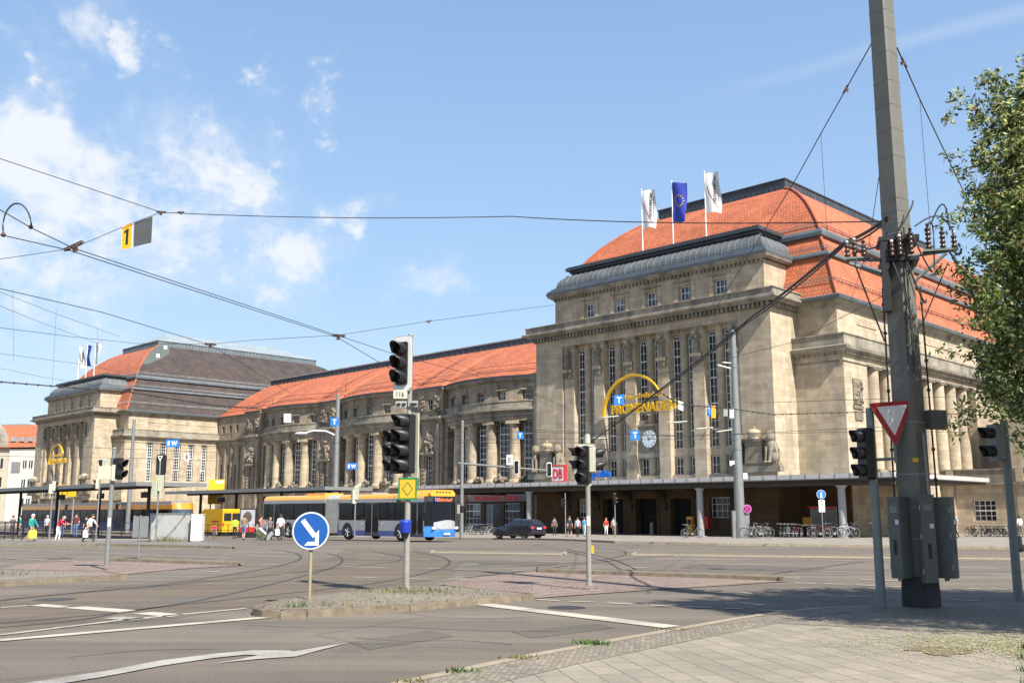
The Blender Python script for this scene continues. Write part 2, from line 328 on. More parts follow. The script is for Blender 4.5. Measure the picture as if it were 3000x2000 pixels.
# ---------------------------------------------------------------- mesh builder
class MB:
    def __init__(s, mat=None):
        s.v = []; s.f = []; s.mi = []; s.mats = []; s.cur = 0; s.X = None; s.sm = []
        if mat: s.use(mat)
    def use(s, m):
        if m not in s.mats: s.mats.append(m)
        s.cur = s.mats.index(m); return s
    def add(s, vs, fs, smooth=False):
        b = len(s.v)
        for p in vs:
            p = Vector(p)
            s.v.append(s.X @ p if s.X is not None else p)
        for f in fs:
            s.f.append([b+i for i in f]); s.mi.append(s.cur); s.sm.append(smooth)
        return s
    def box(s, x0, x1, y0, y1, z0, z1):
        v = [(x, y, z) for z in (z0, z1) for y in (y0, y1) for x in (x0, x1)]
        return s.add(v, [(0,2,3,1),(4,5,7,6),(0,1,5,4),(2,6,7,3),(0,4,6,2),(1,3,7,5)])
    def obox(s, c, ax, hx, hy, hz):
        ax = Vector(ax).normalized(); ay = Vector((-ax.y, ax.x, 0)); c = Vector(c)
        v = [c+ax*i*hx+ay*j*hy+Vector((0,0,k*hz)) for k in (-1,1) for j in (-1,1) for i in (-1,1)]
        return s.add(v, [(0,2,3,1),(4,5,7,6),(0,1,5,4),(2,6,7,3),(0,4,6,2),(1,3,7,5)])
    def quad(s, a, b, c, d): return s.add([a, b, c, d], [(0,1,2,3)])
    def poly(s, pts): return s.add(pts, [tuple(range(len(pts)))])
    def cyl(s, p, q, r0, r1=None, n=12, caps=True, a0=0.0):
        p, q = Vector(p), Vector(q); r1 = r0 if r1 is None else r1
        d = (q-p).normalized(); u = d.orthogonal().normalized() if abs(d.z) < .999 else Vector((1,0,0)); w = d.cross(u)
        vs = []
        for c, r in ((p, r0), (q, r1)):
            for i in range(n):
                a = a0+2*math.pi*i/n; vs.append(c+u*(r*math.cos(a))+w*(r*math.sin(a)))
        s.add(vs, [(i, (i+1) % n, n+(i+1) % n, n+i) for i in range(n)], True)
        if caps: s.add(vs[:n], [tuple(range(n))[::-1]]); s.add(vs[n:], [tuple(range(n))])
        return s
    def tube(s, pts, r, n=6):
        pts = [Vector(p) for p in pts]; vs = []
        for i, p in enumerate(pts):
            d = (pts[min(i+1, len(pts)-1)]-pts[max(i-1, 0)]).normalized()
            u = d.cross(Vector((0,0,1))); u = u.normalized() if u.length > 1e-3 else Vector((1,0,0)); w = d.cross(u)
            for k in range(n):
                a = 2*math.pi*k/n; vs.append(p+u*(r*math.cos(a))+w*(r*math.sin(a)))
        m = len(pts)
        fs = [(i*n+k, i*n+(k+1) % n, (i+1)*n+(k+1) % n, (i+1)*n+k) for i in range(m-1) for k in range(n)]
        return s.add(vs, fs, True)
    def prism(s, pts, fn, d0, d1):                      # 2-D outline -> fn(a, b, depth)
        n = len(pts)
        vs = [fn(a, b, d0) for a, b in pts]+[fn(a, b, d1) for a, b in pts]
        return s.add(vs, [tuple(range(n))[::-1], tuple(range(n, 2*n))]+[(i, (i+1) % n, n+(i+1) % n, n+i) for i in range(n)])
    def lathe(s, prof, c=(0,0,0), n=16):
        c = Vector(c); vs = []
        for r, z in prof:
            for i in range(n):
                a = 2*math.pi*i/n; vs.append(c+Vector((r*math.cos(a), r*math.sin(a), z)))
        return s.add(vs, [(j*n+i, j*n+(i+1) % n, (j+1)*n+(i+1) % n, (j+1)*n+i) for j in range(len(prof)-1) for i in range(n)], True)
    def ball(s, c, rx, ry=None, rz=None, n=10, m=7):
        ry = ry or rx; rz = rz or rx; c = Vector(c); vs = []
        for j in range(m+1):
            t = math.pi*j/m
            for i in range(n):
                a = 2*math.pi*i/n; vs.append(c+Vector((rx*math.sin(t)*math.cos(a), ry*math.sin(t)*math.sin(a), rz*math.cos(t))))
        return s.add(vs, [(j*n+i, (j+1)*n+i, (j+1)*n+(i+1) % n, j*n+(i+1) % n) for j in range(m) for i in range(n)], True)
    def rings(s, x0, x1, y0, y1, prof, top=False, smooth=False):   # rectangle lofted with (inset, z)
        vs = []
        for i, z in prof: vs += [(x0+i, y0+i, z), (x1-i, y0+i, z), (x1-i, y1-i, z), (x0+i, y1-i, z)]
        fs = [(j*4+k, j*4+(k+1) % 4, (j+1)*4+(k+1) % 4, (j+1)*4+k) for j in range(len(prof)-1) for k in range(4)]
        if top: b = (len(prof)-1)*4; fs.append((b, b+1, b+2, b+3))
        return s.add(vs, fs, smooth)
    def strip(s, P, z0, z1, d0=0.0, d1=1.0):            # polyline in plan extruded: front at d0, back at d1 (along +y)
        n = len(P); vs = []
        for (x, y) in P: vs += [(x, y+d0, z0), (x, y+d0, z1), (x, y+d1, z1), (x, y+d1, z0)]
        fs = [(4*i+k, 4*(i+1)+k, 4*(i+1)+(k+1) % 4, 4*i+(k+1) % 4) for i in range(n-1) for k in range(4)]
        fs += [(0,1,2,3), (4*n-1, 4*n-2, 4*n-3, 4*n-4)]
        return s.add(vs, fs)
    def build(s, name, parent=None, loc=(0,0,0), rz=0.0, kind=None):
        me = bpy.data.meshes.new(name)
        me.from_pydata([tuple(v) for v in s.v], [], s.f)
        for m in s.mats: me.materials.append(m)
        me.polygons.foreach_set('material_index', s.mi)
        me.polygons.foreach_set('use_smooth', s.sm)
        me.update()
        o = bpy.data.objects.new(name, me); COL.objects.link(o)
        o.location = loc; o.rotation_euler = (0, 0, rz)
        if parent: o.parent = parent
        if kind: o['kind'] = kind
        return o
def tag(o, label, cat, group=None):
    o['label'] = label; o['category'] = cat
    if group: o['group'] = group
    return o
def thing(name, label, cat, loc=(0,0,0), rz=0.0, group=None):
    o = bpy.data.objects.new(name, None); COL.objects.link(o)
    o.location = loc; o.rotation_euler = (0, 0, rz); o.empty_display_size = .3
    return tag(o, label, cat, group)
def copy_tree(o, parent=None):
    c = o.copy(); COL.objects.link(c)
    if parent: c.parent = parent
    for ch in list(o.children): copy_tree(ch, c)
    return c
TXT = {}
def text(mb, s, w, h, fn, depth=.02, bold=0.0):
    """lettering fitted to w x h; fn(x, z, d) maps it into place"""
    k = (s, round(bold, 3))
    if k not in TXT:
        cu = bpy.data.curves.new('t', 'FONT'); cu.body = s; cu.size = 1; cu.offset = bold; cu.resolution_u = 3
        ob = bpy.data.objects.new('t', cu); COL.objects.link(ob)
        bpy.context.view_layer.update()
        me = bpy.data.meshes.new_from_object(ob.evaluated_get(bpy.context.evaluated_depsgraph_get()))
        TXT[k] = ([tuple(v.co) for v in me.vertices], [tuple(p.vertices) for p in me.polygons])
        bpy.data.objects.remove(ob); bpy.data.meshes.remove(me); bpy.data.curves.remove(cu)
    vs, fs = TXT[k]
    if not vs: return
    xs = [v[0] for v in vs]; ys = [v[1] for v in vs]
    x0, x1, y0, y1 = min(xs), max(xs), min(ys), max(ys)
    f = lambda v, d: fn((v[0]-x0)/(x1-x0)*w-w/2, (v[1]-y0)/(y1-y0)*h, d)
    n = len(vs)
    mb.add([f(v, 0) for v in vs], fs)
    if depth:
        mb.add([f(v, depth) for v in vs], [t[::-1] for t in fs])
        cnt = {}
        for t in fs:
            for i in range(len(t)):
                e = (t[i], t[(i+1) % len(t)]); kk = tuple(sorted(e)); cnt[kk] = None if kk in cnt else e
        for e in cnt.values():
            if e: mb.add([f(vs[e[0]], 0), f(vs[e[1]], 0), f(vs[e[1]], depth), f(vs[e[0]], depth)], [(0,1,2,3)])
def drape(name, pts, off, mat, kerb=None, kw=.15, kdrop=None, step=3.0, kind='structure'):
    """flat sheet that follows the ground; optional granite kerb round it"""
    bm = bmesh.new()
    f = bm.faces.new([bm.verts.new((p[0], p[1], 0)) for p in pts])
    ys = [p[1] for p in pts]
    y = 58.0
    while y < 95:
        if min(ys) < y < max(ys):
            bmesh.ops.bisect_plane(bm, geom=bm.verts[:]+bm.edges[:]+bm.faces[:], plane_co=(0, y, 0), plane_no=(0, 1, 0))
        y += step
    for v in bm.verts: v.co.z = gz(v.co.y)+off
    bmesh.ops.triangulate(bm, faces=bm.faces[:])
    mb = MB(mat)
    idx = {v: i for i, v in enumerate(bm.verts)}
    mb.add([v.co.copy() for v in bm.verts], [tuple(idx[v] for v in g.verts) for g in bm.faces])
    bm.free()
    if kerb:
        mb.use(kerb)
        area = sum(pts[i][0]*pts[(i+1) % len(pts)][1]-pts[(i+1) % len(pts)][0]*pts[i][1] for i in range(len(pts)))
        sg = 1 if area > 0 else -1
        n = len(pts)
        for i in range(n):
            a, b = Vector((*pts[i][:2], 0)), Vector((*pts[(i+1) % n][:2], 0))
            L = (b-a).length
            if L < 1e-4: continue
            m = max(1, int(L/3)); t = (b-a)/L; inn = Vector((-t.y, t.x, 0))*sg
            for j in range(m):
                p, q = a+t*(L*j/m), a+t*(L*(j+1)/m)
                g = .012
                P0, Q0, P1, Q1 = p-t*0, q-t*g, p+inn*kw, q+inn*kw-t*g
                zz = lambda w, o: Vector((w.x, w.y, gz(w.y)+o))
                o1 = off+.006
                vs = [zz(P0-inn*.02, -.02), zz(Q0-inn*.02, -.02), zz(Q0, o1), zz(P0, o1), zz(P1, o1), zz(Q1, o1)]
                mb.add(vs, [(0,1,2,3), (3,2,5,4), (1,5,2), (0,3,4)])
    return mb.build(name, kind=kind)
def smooth_line(P, k=6):
    P = [Vector(p) for p in P]; out = []
    for i in range(len(P)-1):
        a, b, c, d = P[max(0, i-1)], P[i], P[i+1], P[min(len(P)-1, i+2)]
        for j in range(k):
            t = j/k
            out.append(.5*((2*b)+(c-a)*t+(2*a-5*b+4*c-d)*t*t+(3*b-a-3*c+d)*t**3))
    out.append(P[-1]); return out
def ribbon(mb, P, w, off):
    P = [Vector((p[0], p[1], 0)) for p in P]; vs = []
    for i, p in enumerate(P):
        d = (P[min(i+1, len(P)-1)]-P[max(i-1, 0)]).normalized(); nrm = Vector((-d.y, d.x, 0))
        for sgn in (-1, 1):
            q = p+nrm*sgn*w/2; vs.append((q.x, q.y, gz(q.y)+off))
    mb.add(vs, [(2*i, 2*i+1, 2*i+3, 2*i+2) for i in range(len(P)-1)])
# ---------------------------------------------------------------- ground, islands, markings
mb = MB(ASPH)
ysr = [-300, -30, 0, 20, 40, 56]+[58+i*2 for i in range(19)]+[98, 130, 200, 500, 3000]
vs = []
for y in ysr: vs += [(-3000, y, gz(y)), (-60, y, gz(y)), (60, y, gz(y)), (3000, y, gz(y))]
mb.add(vs, [(4*i+k, 4*i+k+1, 4*i+k+5, 4*i+k+4) for i in range(len(ysr)-1) for k in range(3)])
mb.build('road', kind='structure')
def g2(u, v): p = gr(u, v); return (p.x, p.y)
# tram track bed, brownish old asphalt
drape('tram_track_bed', [g2(-700, 1690), g2(-700, 1905), g2(0, 1850), g2(500, 1812), g2(760, 1775), g2(1100, 1722), g2(1330, 1690), g2(1345, 1650), g2(1240, 1612),
      g2(1010, 1606), g2(960, 1640), g2(800, 1660), g2(600, 1690), g2(350, 1715), g2(0, 1745)], .004, RAILB)
near = [(-14, -2), (-9, 1.2), (-5.4, 5.2), (-3.2, 8.0), (-1.23, 10.44), (0, 12.25), (1.39, 14.04), (2.57, 15.49), (3.48, 16.62), (4.5, 17.75), (5.58, 18.64), (6.64, 18.95), (8.2, 19.15), (11, 19.5), (16, 20.1), (40, 23), (40, -20), (-14, -20)]
near = [(x*.94, y*.94) if 3 < y < 21 else (x, y) for x, y in near]
drape('pavement', near, .10, SLAB, KERB, .16)
def offs(P, d):
    out = []
    for i, p in enumerate(P):
        a, b = Vector(P[max(0, i-1)]), Vector(P[min(len(P)-1, i+1)]); t = (b-a).normalized()
        out.append((p[0]+t.y*d, p[1]-t.x*d))
    return out
edge = near[1:16]
e1, e2 = offs(edge, .17), offs(edge, .85)
mb = MB(COBB)
for i in range(len(e1)-1): mb.quad((*e1[i], .1045), (*e1[i+1], .1045), (*e2[i+1], .1045), (*e2[i], .1045))
P = [e2[9], e2[10], e2[11], e2[12], e2[13], (15, 18), (15, 14.3), (8.5, 13.4), (5.3, 14.2), (3.9, 15.0)]
mb.poly([(x, y, .1045) for x, y in P])
P = [(5.4, 8.6), (6.2, 11.2), (9, 12.4), (12, 12), (12, 6), (5.2, 6)]
mb.poly([(x, y, .1045) for x, y in P])
mb.build('cobbled_paving', kind='structure')
mb = MB(simple('worn_patch', (.17, .13, .085), .9, 0, .35, 8, .4, 60))
mb.poly([(5.0+.34*math.cos(a)*(1+.25*math.sin(5*a)+.1*math.sin(11*a)), 12.05+.36*math.sin(a)*(1+.25*math.cos(3*a)+.1*math.sin(9*a)), .1082) for a in [i*.1745 for i in range(36)]])
mb.build('worn_paving_patch', kind='structure')
# fallen blossom and leaf litter under the tree
mb = MB(simple('fallen_blossom', (.36, .35, .15), .9, 0, .3, 9))
for i in range(6000):
    a = random.gauss(0, 1); b = random.gauss(0, 1)
    x, y = 6.1+a*.95, 12.5+b*.62
    if x < 3.6 or y > 15.5: continue
    s = random.uniform(.009, .026); t = random.uniform(0, 3.14)
    c, d = math.cos(t)*s, math.sin(t)*s
    mb.quad((x-c, y-d, .1125), (x+d*.5, y-c*.5, .1135), (x+c, y+d, .1125), (x-d*.5, y+c*.5, .1150))
mb.build('fallen_blossom', kind='stuff')
# grass corner and weeds
mb = MB(GRASSG)
for i in range(16000):
    x, y = random.uniform(4.3, 8.0), random.uniform(8.3, 12.4)
    if x < 5.0+(y-10)*.50+.10*math.sin(y*7)+.05*math.sin(y*23): continue
    h = random.uniform(.04, .12); t = random.uniform(0, 6.28); c, d = .008*math.cos(t), .008*math.sin(t)
    lx, ly = random.gauss(0, .03), random.gauss(0, .03)
    mb.add([(x-c, y-d, .1), (x+c, y+d, .1), (x+lx, y+ly, .1+h)], [(0, 1, 2)])
mb.build('grass', kind='stuff')
def weeds(cx, cy, z, n, rx, ry, mat, h0=.04, h1=.16, mb=None):
    own = mb is None; mb = mb or MB(mat)
    mb.use(mat)
    for i in range(n):
        x, y = cx+random.gauss(0, rx), cy+random.gauss(0, ry)
        h = random.uniform(h0, h1); t = random.uniform(0, 6.28); c, d = .012*math.cos(t), .012*math.sin(t)
        lx, ly = random.gauss(0, h*.45), random.gauss(0, h*.45)
        mb.add([(x-c, y-d, z), (x+c, y+d, z), (x+lx*.6+c*.6, y+ly*.6+d*.6, z+h*.7), (x+lx, y+ly, z+h)], [(0, 1, 2, 3)])
    return mb
k94 = lambda P: [(x*.94, y*.94) for x, y in P]
isl = k94([(-4.68,19.2),(-4.72,18.7),(-4.6,18.25),(-4.34,17.87),(-4.0,17.75),(-3.56,17.87),(-1.9,19.05),(0.21,21.14),(.45,21.6),(.2,22.1),(-1.61,24.3),(-2.51,23.54),(-3.67,22.04),(-4.5,20.4)])
drape('traffic_island', isl, .11, PINK, KERBG, .17)
drape('pink_paved_wedge', [(.12, 20.2), (2.75, 22.4), (5.1, 24.1), (6.9, 25.5), (6.7, 26.1), (0.86, 30.0), (-.4, 28.2), (-1.8, 24.4), (-1.5, 22.9)], .016, PINK)
def pixstrip(name, top, bot, off, mat, kerb):
    P = [g2(*p) for p in bot]+[g2(*p) for p in reversed(top)]
    return drape(name, P, off, mat, kerb, .14)
pixstrip('island_kerb', [(1575, 1671), (1800, 1678), (2150, 1688), (2296, 1694)], [(1575, 1677), (1800, 1685), (2150, 1697), (2296, 1703)], .10, KERBG, KERBG)
mb = MB(KERB); ribbon(mb, [gr(*p) for p in [(1535, 1748), (1700, 1734), (1950, 1724), (2150, 1710), (2290, 1703)]], .12, .022); mb.build('flush_kerb', kind='structure')
def inset(P, k):
    c = Vector((sum(p[0] for p in P)/len(P), sum(p[1] for p in P)/len(P)))
    return [tuple(c+(Vector(p)-c)*k) for p in P]
mb = MB(COBB)
P = inset([(x*.94, y*.94) for x, y in [(-4.66,18.84),(-4.34,17.97),(-3.56,17.97),(-1.9,19.15),(0.1,21.1),(-.1,22.6),(-1.61,24.2),(-2.51,23.54),(-3.67,22.04),(-4.64,19.93)]], .93)
mb.poly([(x, y, .1145) for x, y in P]); mb.build('island_cobbles', kind='structure')
mb = None
for (x, y, n, rx, ry, mt, h) in [(-3.95,18.55,130,.16,.10,GRASSG,.16),(-3.4,18.7,70,.35,.12,GRASS,.09),(-2.2,21.9,260,.5,.25,GRASS,.14),(-2.0,22.5,120,.35,.2,GRASSG,.12),(-1,21.2,120,.7,.3,GRASS,.07),(-2.8,19.6,200,.8,.5,GRASS,.06),(-1.2,22.6,160,.9,.5,GRASS,.07),(.2,22.6,90,.8,.4,GRASSG,.05)]:
    mb = weeds(x*.94, y*.94, .112, int(n*(.28 if mt is GRASSG else .6)), rx, ry, mt, .02, h, mb)
mb.build('island_weeds', kind='stuff')
mb = None
for (x, y, n, rx, ry, mt, h) in [(1.05,13.45,150,.10,.06,GRASSG,.07),(.1,12.15,50,.12,.04,GRASS,.05),(-.55,11.15,60,.09,.05,GRASSG,.06),(2.35,15.0,30,.12,.05,GRASS,.05),(-1.0,10.5,40,.1,.05,GRASS,.05)]:
    mb = weeds(x*.94, y*.94, .106, n, rx, ry, mt, .02, h, mb)
mb.build('kerb_weeds', kind='stuff')
isl2 = [(-30,20.5),(-12.8,25.0),(-10.6,28.2),(-12.0,30.2),(-15.5,31.0),(-30,27)]
drape('traffic_island', k94(isl2), .11, PINK, KERBG, .17)
drape('pink_paved_wedge', [g2(350, 1684), g2(545, 1666), g2(712, 1656), g2(700, 1648), g2(320, 1640), g2(60, 1652), g2(0, 1668), (-14.4, 28.6), (-11.3, 28.6)], .016, PINK)
pixstrip('island_kerb', [(318, 1637), (520, 1643), (712, 1649)], [(318, 1644), (520, 1651), (712, 1657)], .10, KERBG, KERBG)
mb = MB(COBB)
mb.poly([(x, y, .1145) for x, y in k94([(-29,21.4),(-13.3,25.5),(-11.4,27.9),(-12.6,29.6),(-15.8,30.4),(-29,26.6)])]); mb.build('island_cobbles', kind='structure')
mb = None
for i in range(9): mb = weeds(-13.5-i*1.2, 26.6-i*.35, .112, 90, .8, .6, GRASS if i % 3 else GRASSG, .02, .10, mb)
mb.build('island_weeds', kind='stuff')
# narrow median kerbs far across the road
pixstrip('traffic_island', [(1860, 1618), (2300, 1624), (3000, 1630), (3600, 1635)], [(1850, 1625), (2300, 1631), (3000, 1638), (3600, 1643)], .035, KERBG, KERB)
pixstrip('traffic_island', [(1265, 1612), (1660, 1617)], [(1260, 1618), (1660, 1624)], .035, KERBG, KERB)
pixstrip('traffic_island', [(-500, 1580), (290, 1583), (570, 1588), (690, 1599)], [(-500, 1600), (300, 1598), (690, 1607)], .11, PLAT, KERBG)
# pavement in front of the station
kl = [g2(3900, 1621), g2(3000, 1609.5), g2(2550, 1603), g2(2100, 1596.5), g2(1800, 1590), (-1.2, 76.8), (-6, 82), (-14, 89.5), (-60, 135.5), (-180, 254)]
drape('station_pavement', kl+[tuple(sp(-330, 60)[:2]), tuple(sp(90, 60)[:2])], .12, FARP, KERB, .2)
# tram stop platforms (left)
drape('tram_platform', [tuple(sp(-34, -27)[:2]), tuple(sp(-34, -21)[:2]), tuple(sp(-130, -21)[:2]), tuple(sp(-130, -27)[:2])], .20, PLAT, KERB, .2)
drape('tram_platform', [(-19.5, 63.2), (-60, 71), (-60, 67.5), (-27.5, 60.4)], .14, PLAT, KERB, .2)
# rails
mb = MB(RAIL)
tracks = [[(-300,1795),(0,1760),(250,1733),(446,1716),(700,1679),(830,1654),(880,1636),(870,1621),(830,1613),(785,1609)],
 [(-300,1850),(0,1826),(200,1808),(383,1790),(650,1745),(900,1684),(985,1657),(1003,1640),(990,1628),(960,1621)],
 [(-300,1785),(0,1757),(319,1729),(640,1700),(950,1668),(1110,1650),(1160,1644),(1178,1634),(1165,1627),(1090,1615)],
 [(-300,1862),(0,1838),(223,1817),(446,1781),(765,1746),(1085,1710),(1270,1672),(1317,1648),(1290,1630),(1210,1615)]]
for t in tracks:
    P = smooth_line([gr(*p) for p in t], 8); ribbon(mb, P, .085, .009)
for t in [[(1380,1665),(1600,1655),(1760,1640),(1830,1624),(1820,1612),(1740,1606)],[(1660,1608),(1800,1640),(1900,1690)],[(1290,1668),(1500,1678),(1700,1697)],[(1360,1692),(1560,1670),(1720,1650),(1900,1632),(2050,1622)],
          [(2240,1684),(2400,1662),(2530,1645)]]:
    P = smooth_line([gr(*p) for p in t], 8); ribbon(mb, P, .07, .009)
mb.build('tram_rails', kind='structure')
# painted markings
mb = MB(MARK)
def seg(a, b, w=.13, off=.0125):
    p, q = gr(*a), gr(*b); ribbon(mb, [p, q], w, off)
z4 = lambda x, y: (1500+.638*x, 1500+.638*y)
z3 = lambda x, y: (.638*x, 1500+.638*y)
for a, b in [((665,215),(1060,218)),((840,237),(1278,243)),((258,247),(692,256)),((1157,265),(1658,277)),((1595,309),(1785,316)),((1297,324),(1397,328)),((1437,329),(1527,332)),((1578,334),(1695,340)),((1250,302),(1325,304)),
 ((2025,254),(2235,259)),((2190,287),(2500,293)),((1463,220),(1560,222)),((1360,382),(1470,387)),((1520,387),(1630,391)),((2020,403),(2140,407)),((2200,352),(2290,357)),((2095,350),(2145,353)),((105,402),(217,407)),
 ((263,410),(382,414)),((437,417),(560,424)),((640,428),(735,433)),((790,435),(922,440)),((980,442),(1060,446)),((1130,450),(1270,456)),((735,352),(800,358)),((885,362),(935,365)),((965,367),(1005,370)),((1050,370),(1105,374)),((640,158),(1690,171)),((0,224),(330,229)),((1700,340),(1790,343)),((0,268),(120,270))]:
    seg(z4(*a), z4(*b))
for a, b in [((-300,158),(480,187)),((480,187),(1050,212)),((1020,192),(1330,205)),((1060,183),(1310,187)),((25,210),(200,220)),((270,222),(470,230)),((150,250),(300,256)),((-200,230),(60,236)),((355,207),(480,210)),((700,168),(830,172)),
 ((1530,180),(1610,183)),((1635,211),(1970,217)),((1655,195),(1765,198)),((1570,250),(1780,255)),((1630,298),(1730,301)),((1960,258),(2030,260)),((2075,262),(2190,262)),((1880,305),(1975,308)),((2060,307),(2165,310)),((2130,237),(2195,240)),
 ((1205,238),(1270,241)),((1290,287),(1345,289)),((920,270),(1010,275)),((880,120),(1100,121)),((340,95),(480,108)),((-300,446),(0,440)),((0,440),(130,430))]:
    seg(z3(*a), z3(*b))
for a, b, w in [((-300,1884),(0,1861),.12),((0,1861),(357,1817),.12),((357,1817),(721,1782.6),.12),((-300,1902),(0,1876.5),.24),((0,1876.5),(446,1838),.24),((446,1838),(900,1798.5),.24)]:
    seg(a, b, w)
def patch(pts, m, off=.0125): mb.use(m); mb.poly([gr(*p, off) for p in pts])
patch([z3(130,428),z3(200,420),z3(325,428),z3(280,437)], MARK); patch([z3(285,437),z3(400,431),z3(625,448),z3(550,459)], MARK)
patch([z3(605,464),z3(700,456),z3(850,468),z3(780,479)], MARK); patch([z3(470,487),z3(560,476),z3(690,486),z3(600,495)], MARKW)
patch([(1370,1768),(1425,1765),(1995,1832),(1945,1838)], MARK)
# turn arrow on the near lane
patch([z3(*p) for p in [(60,790),(250,790),(480,752),(740,703),(980,667),(1130,652),(1165,632),(1000,646),(740,678),(480,727)]], MARKW)
patch([z3(*p) for p in [(1165,632),(1130,652),(1185,655),(1100,674),(985,692),(1180,672),(1360,660),(1480,628),(1600,597),(1345,637),(1320,632)]], MARKW)
mb.build('road_marking', kind='structure')
# manhole covers and tar patches
mb = MB(RAIL)
for u, v, r in [(1690, 1690, .35), (2100, 1665, .3), (160, 1755, .4), (1660, 1778, .35)]:
    p = gr(u, v, .006); mb.poly([(p.x+r*math.cos(a*.4), p.y+r*math.sin(a*.4), p.z) for a in range(16)])
mb.build('manhole_cover', kind='structure')

mb = MB(asphalt('dark_repair', (.092, .080, .067), (.125, .105, .082)))
for P in [[(1020,1880),(1260,1845),(1330,1862),(1080,1902)],[(1500,1850),(1760,1825),(1800,1838),(1560,1868)],[(2020,1652),(2420,1660),(2400,1672),(1990,1664)],[(300,1768),(560,1745),(600,1756),(330,1782)],[(1350,1640),(1640,1646),(1620,1656),(1330,1650)]]:
    mb.poly([gr(u, v, .0045) for u, v in P])
mb.build('road_repair_patch', kind='structure')
mb = MB(simple('crack_sealant', (.035, .033, .032), .5, 0, .2))
for P in [[(1040,1868),(1180,1878),(1350,1876),(1500,1888)],[(720,1830),(900,1838),(1130,1835),(1380,1846),(1640,1850)],[(200,1925),(420,1905),(640,1900)],[(1250,1806),(1420,1812),(1560,1806)],[(1900,1660),(2150,1668),(2380,1664),(2700,1675)],[(30,1715),(210,1722),(380,1718)]]:
    ribbon(mb, smooth_line([gr(*p) for p in P], 5), .022, .0065)
mb.build('road_crack_seal', kind='structure')
# ---------------------------------------------------------------- the railway station
ST = thing('railway_station', 'long sandstone railway station with red tiled roofs and two tall entrance halls', 'station', SO, ANG)
def S(mb, name): return mb.build(name, ST)
BLIND = simple('pale_blind', (.30, .29, .26), .8); RSH = random.Random(77)
def sash(mb, c, ax, w, h, nx, nz, bar=.05, heavy=(), fr=WFRAME, gl=GLASS, t=.06, slant=0):
    """window with real bars: c = bottom centre of the pane, ax = direction along the wall"""
    c = Vector(c); ax = Vector(ax).normalized(); ay = Vector((-ax.y, ax.x, 0))
    mb.use(gl)
    P = lambda a, z, d=0: c+ax*a+Vector((0, 0, z))+ay*d
    if slant: mb.poly([P(-w/2, 0), P(w/2, 0), P(w/2, h-slant), P(w/2-slant*.45, h), P(-w/2+slant*.45, h), P(-w/2, h-slant)])
    else: mb.quad(P(-w/2, 0), P(w/2, 0), P(w/2, h), P(-w/2, h))
    if RSH.random() < .3 and not slant and gl is not None and fr is not BLACKM:
        f0 = RSH.choice((.25, .45, .6, 0)); a0 = RSH.choice((-w/2, 0)); mb.use(BLIND).quad(P(a0+.02, h*f0, -.012), P(a0+w/2-.02, h*f0, -.012), P(a0+w/2-.02, h-.03, -.012), P(a0+.02, h-.03, -.012))
    mb.use(fr)
    def bar_v(a, z0, z1, b): mb.obox(P(a, (z0+z1)/2, -t/2-.004), ax, b/2, t/2, (z1-z0)/2)
    def bar_h(z, b): mb.obox(P(0, z, -t/2-.007), ax, w/2-bar*1.2, t/2, b/2)
    hh = h-slant
    for a in (-w/2+bar*.6, w/2-bar*.6): bar_v(a, 0, hh, bar*1.2)
    for i in range(1, nx): bar_v(-w/2+w*i/nx, bar, h-bar, bar*.7)
    for k in range(nz+1):
        bar_h(bar/2+(hh-bar)*k/nz, bar*(2.0 if k in heavy else 1.2 if k in (0, nz) else .75))
    if slant:
        for sg in (-1, 1):
            mb.prism([(sg*w/2, hh), (sg*(w/2-slant*.45), h), (sg*(w/2-slant*.45-bar), h-.02), (sg*(w/2-bar), hh)], lambda a, z, d: P(a, z, d), -t-.01, -.003)
        mb.obox(P(0, h-bar/2, -t/2-.004), ax, w/2-slant*.45, t/2, bar/2)
def lump(mb, c, sx, sy, sz, n, rng, r0=.12, r1=.35):
    for i in range(n):
        mb.ball((c[0]+rng.uniform(-sx, sx), c[1]+rng.uniform(-sy, sy), c[2]+rng.uniform(-sz, sz)), rng.uniform(r0, r1), rng.uniform(r0, r1), rng.uniform(r0, r1*1.2), 7, 5)
PC = -14.58; PW = 1.38; PP = 4.225
PIL = [PC+PP*(i-2.5) for i in range(6)]
BAY = [PC+PP*(i-2) for i in range(5)]
def statue(mb, x, y, z, h, rng):
    """robed stone figure standing on a bracket, in half relief"""
    k = h/1.75
    mb.box(x-.55, x+.55, y-.35, y+.3, z-.35, z)
    mb.prism([(x-.4, z-.9), (x+.4, z-.9), (x+.5, z-.35), (x-.5, z-.35)], lambda a, b, d: (a, d, b), y-.22, y+.3)
    L = [(.20, 0), (.24, .25), (.21, .6), (.20, .85), (.17, 1.02), (.23, 1.25), (.25, 1.4), (.12, 1.48), (.075, 1.52)]
    mb.lathe([(r*k*1.15, q*k) for r, q in L], (x, y, z), 10)
    mb.ball((x+.02*k, y-.05*k, z+1.64*k), .12*k, .13*k, .15*k, 9, 7)
    for sg in (-1, 1):
        sh = Vector((x+sg*.27*k, y-.02, z+1.38*k)); el = Vector((x+sg*(.36+rng.uniform(0, .08))*k, y-.1*k, z+1.08*k)); hd = Vector((x+sg*rng.uniform(.05, .28)*k, y-.27*k, z+rng.uniform(.85, 1.2)*k))
        mb.cyl(sh, el, .075*k, .06*k, 7); mb.cyl(el, hd, .06*k, .045*k, 7); mb.ball(hd, .07*k, n=6, m=4); mb.ball(sh, .1*k, n=6, m=4)
        mb.cyl((x+sg*.1*k, y-.1*k, z+.9*k), (x+sg*.12*k, y-.16*k, z+.04), .1*k, .07*k, 7)
    mb.cyl((x+.34*k, y-.2*k, z+.02), (x+.30*k, y-.2*k, z+1.5*k), .03*k, .03*k, 5)
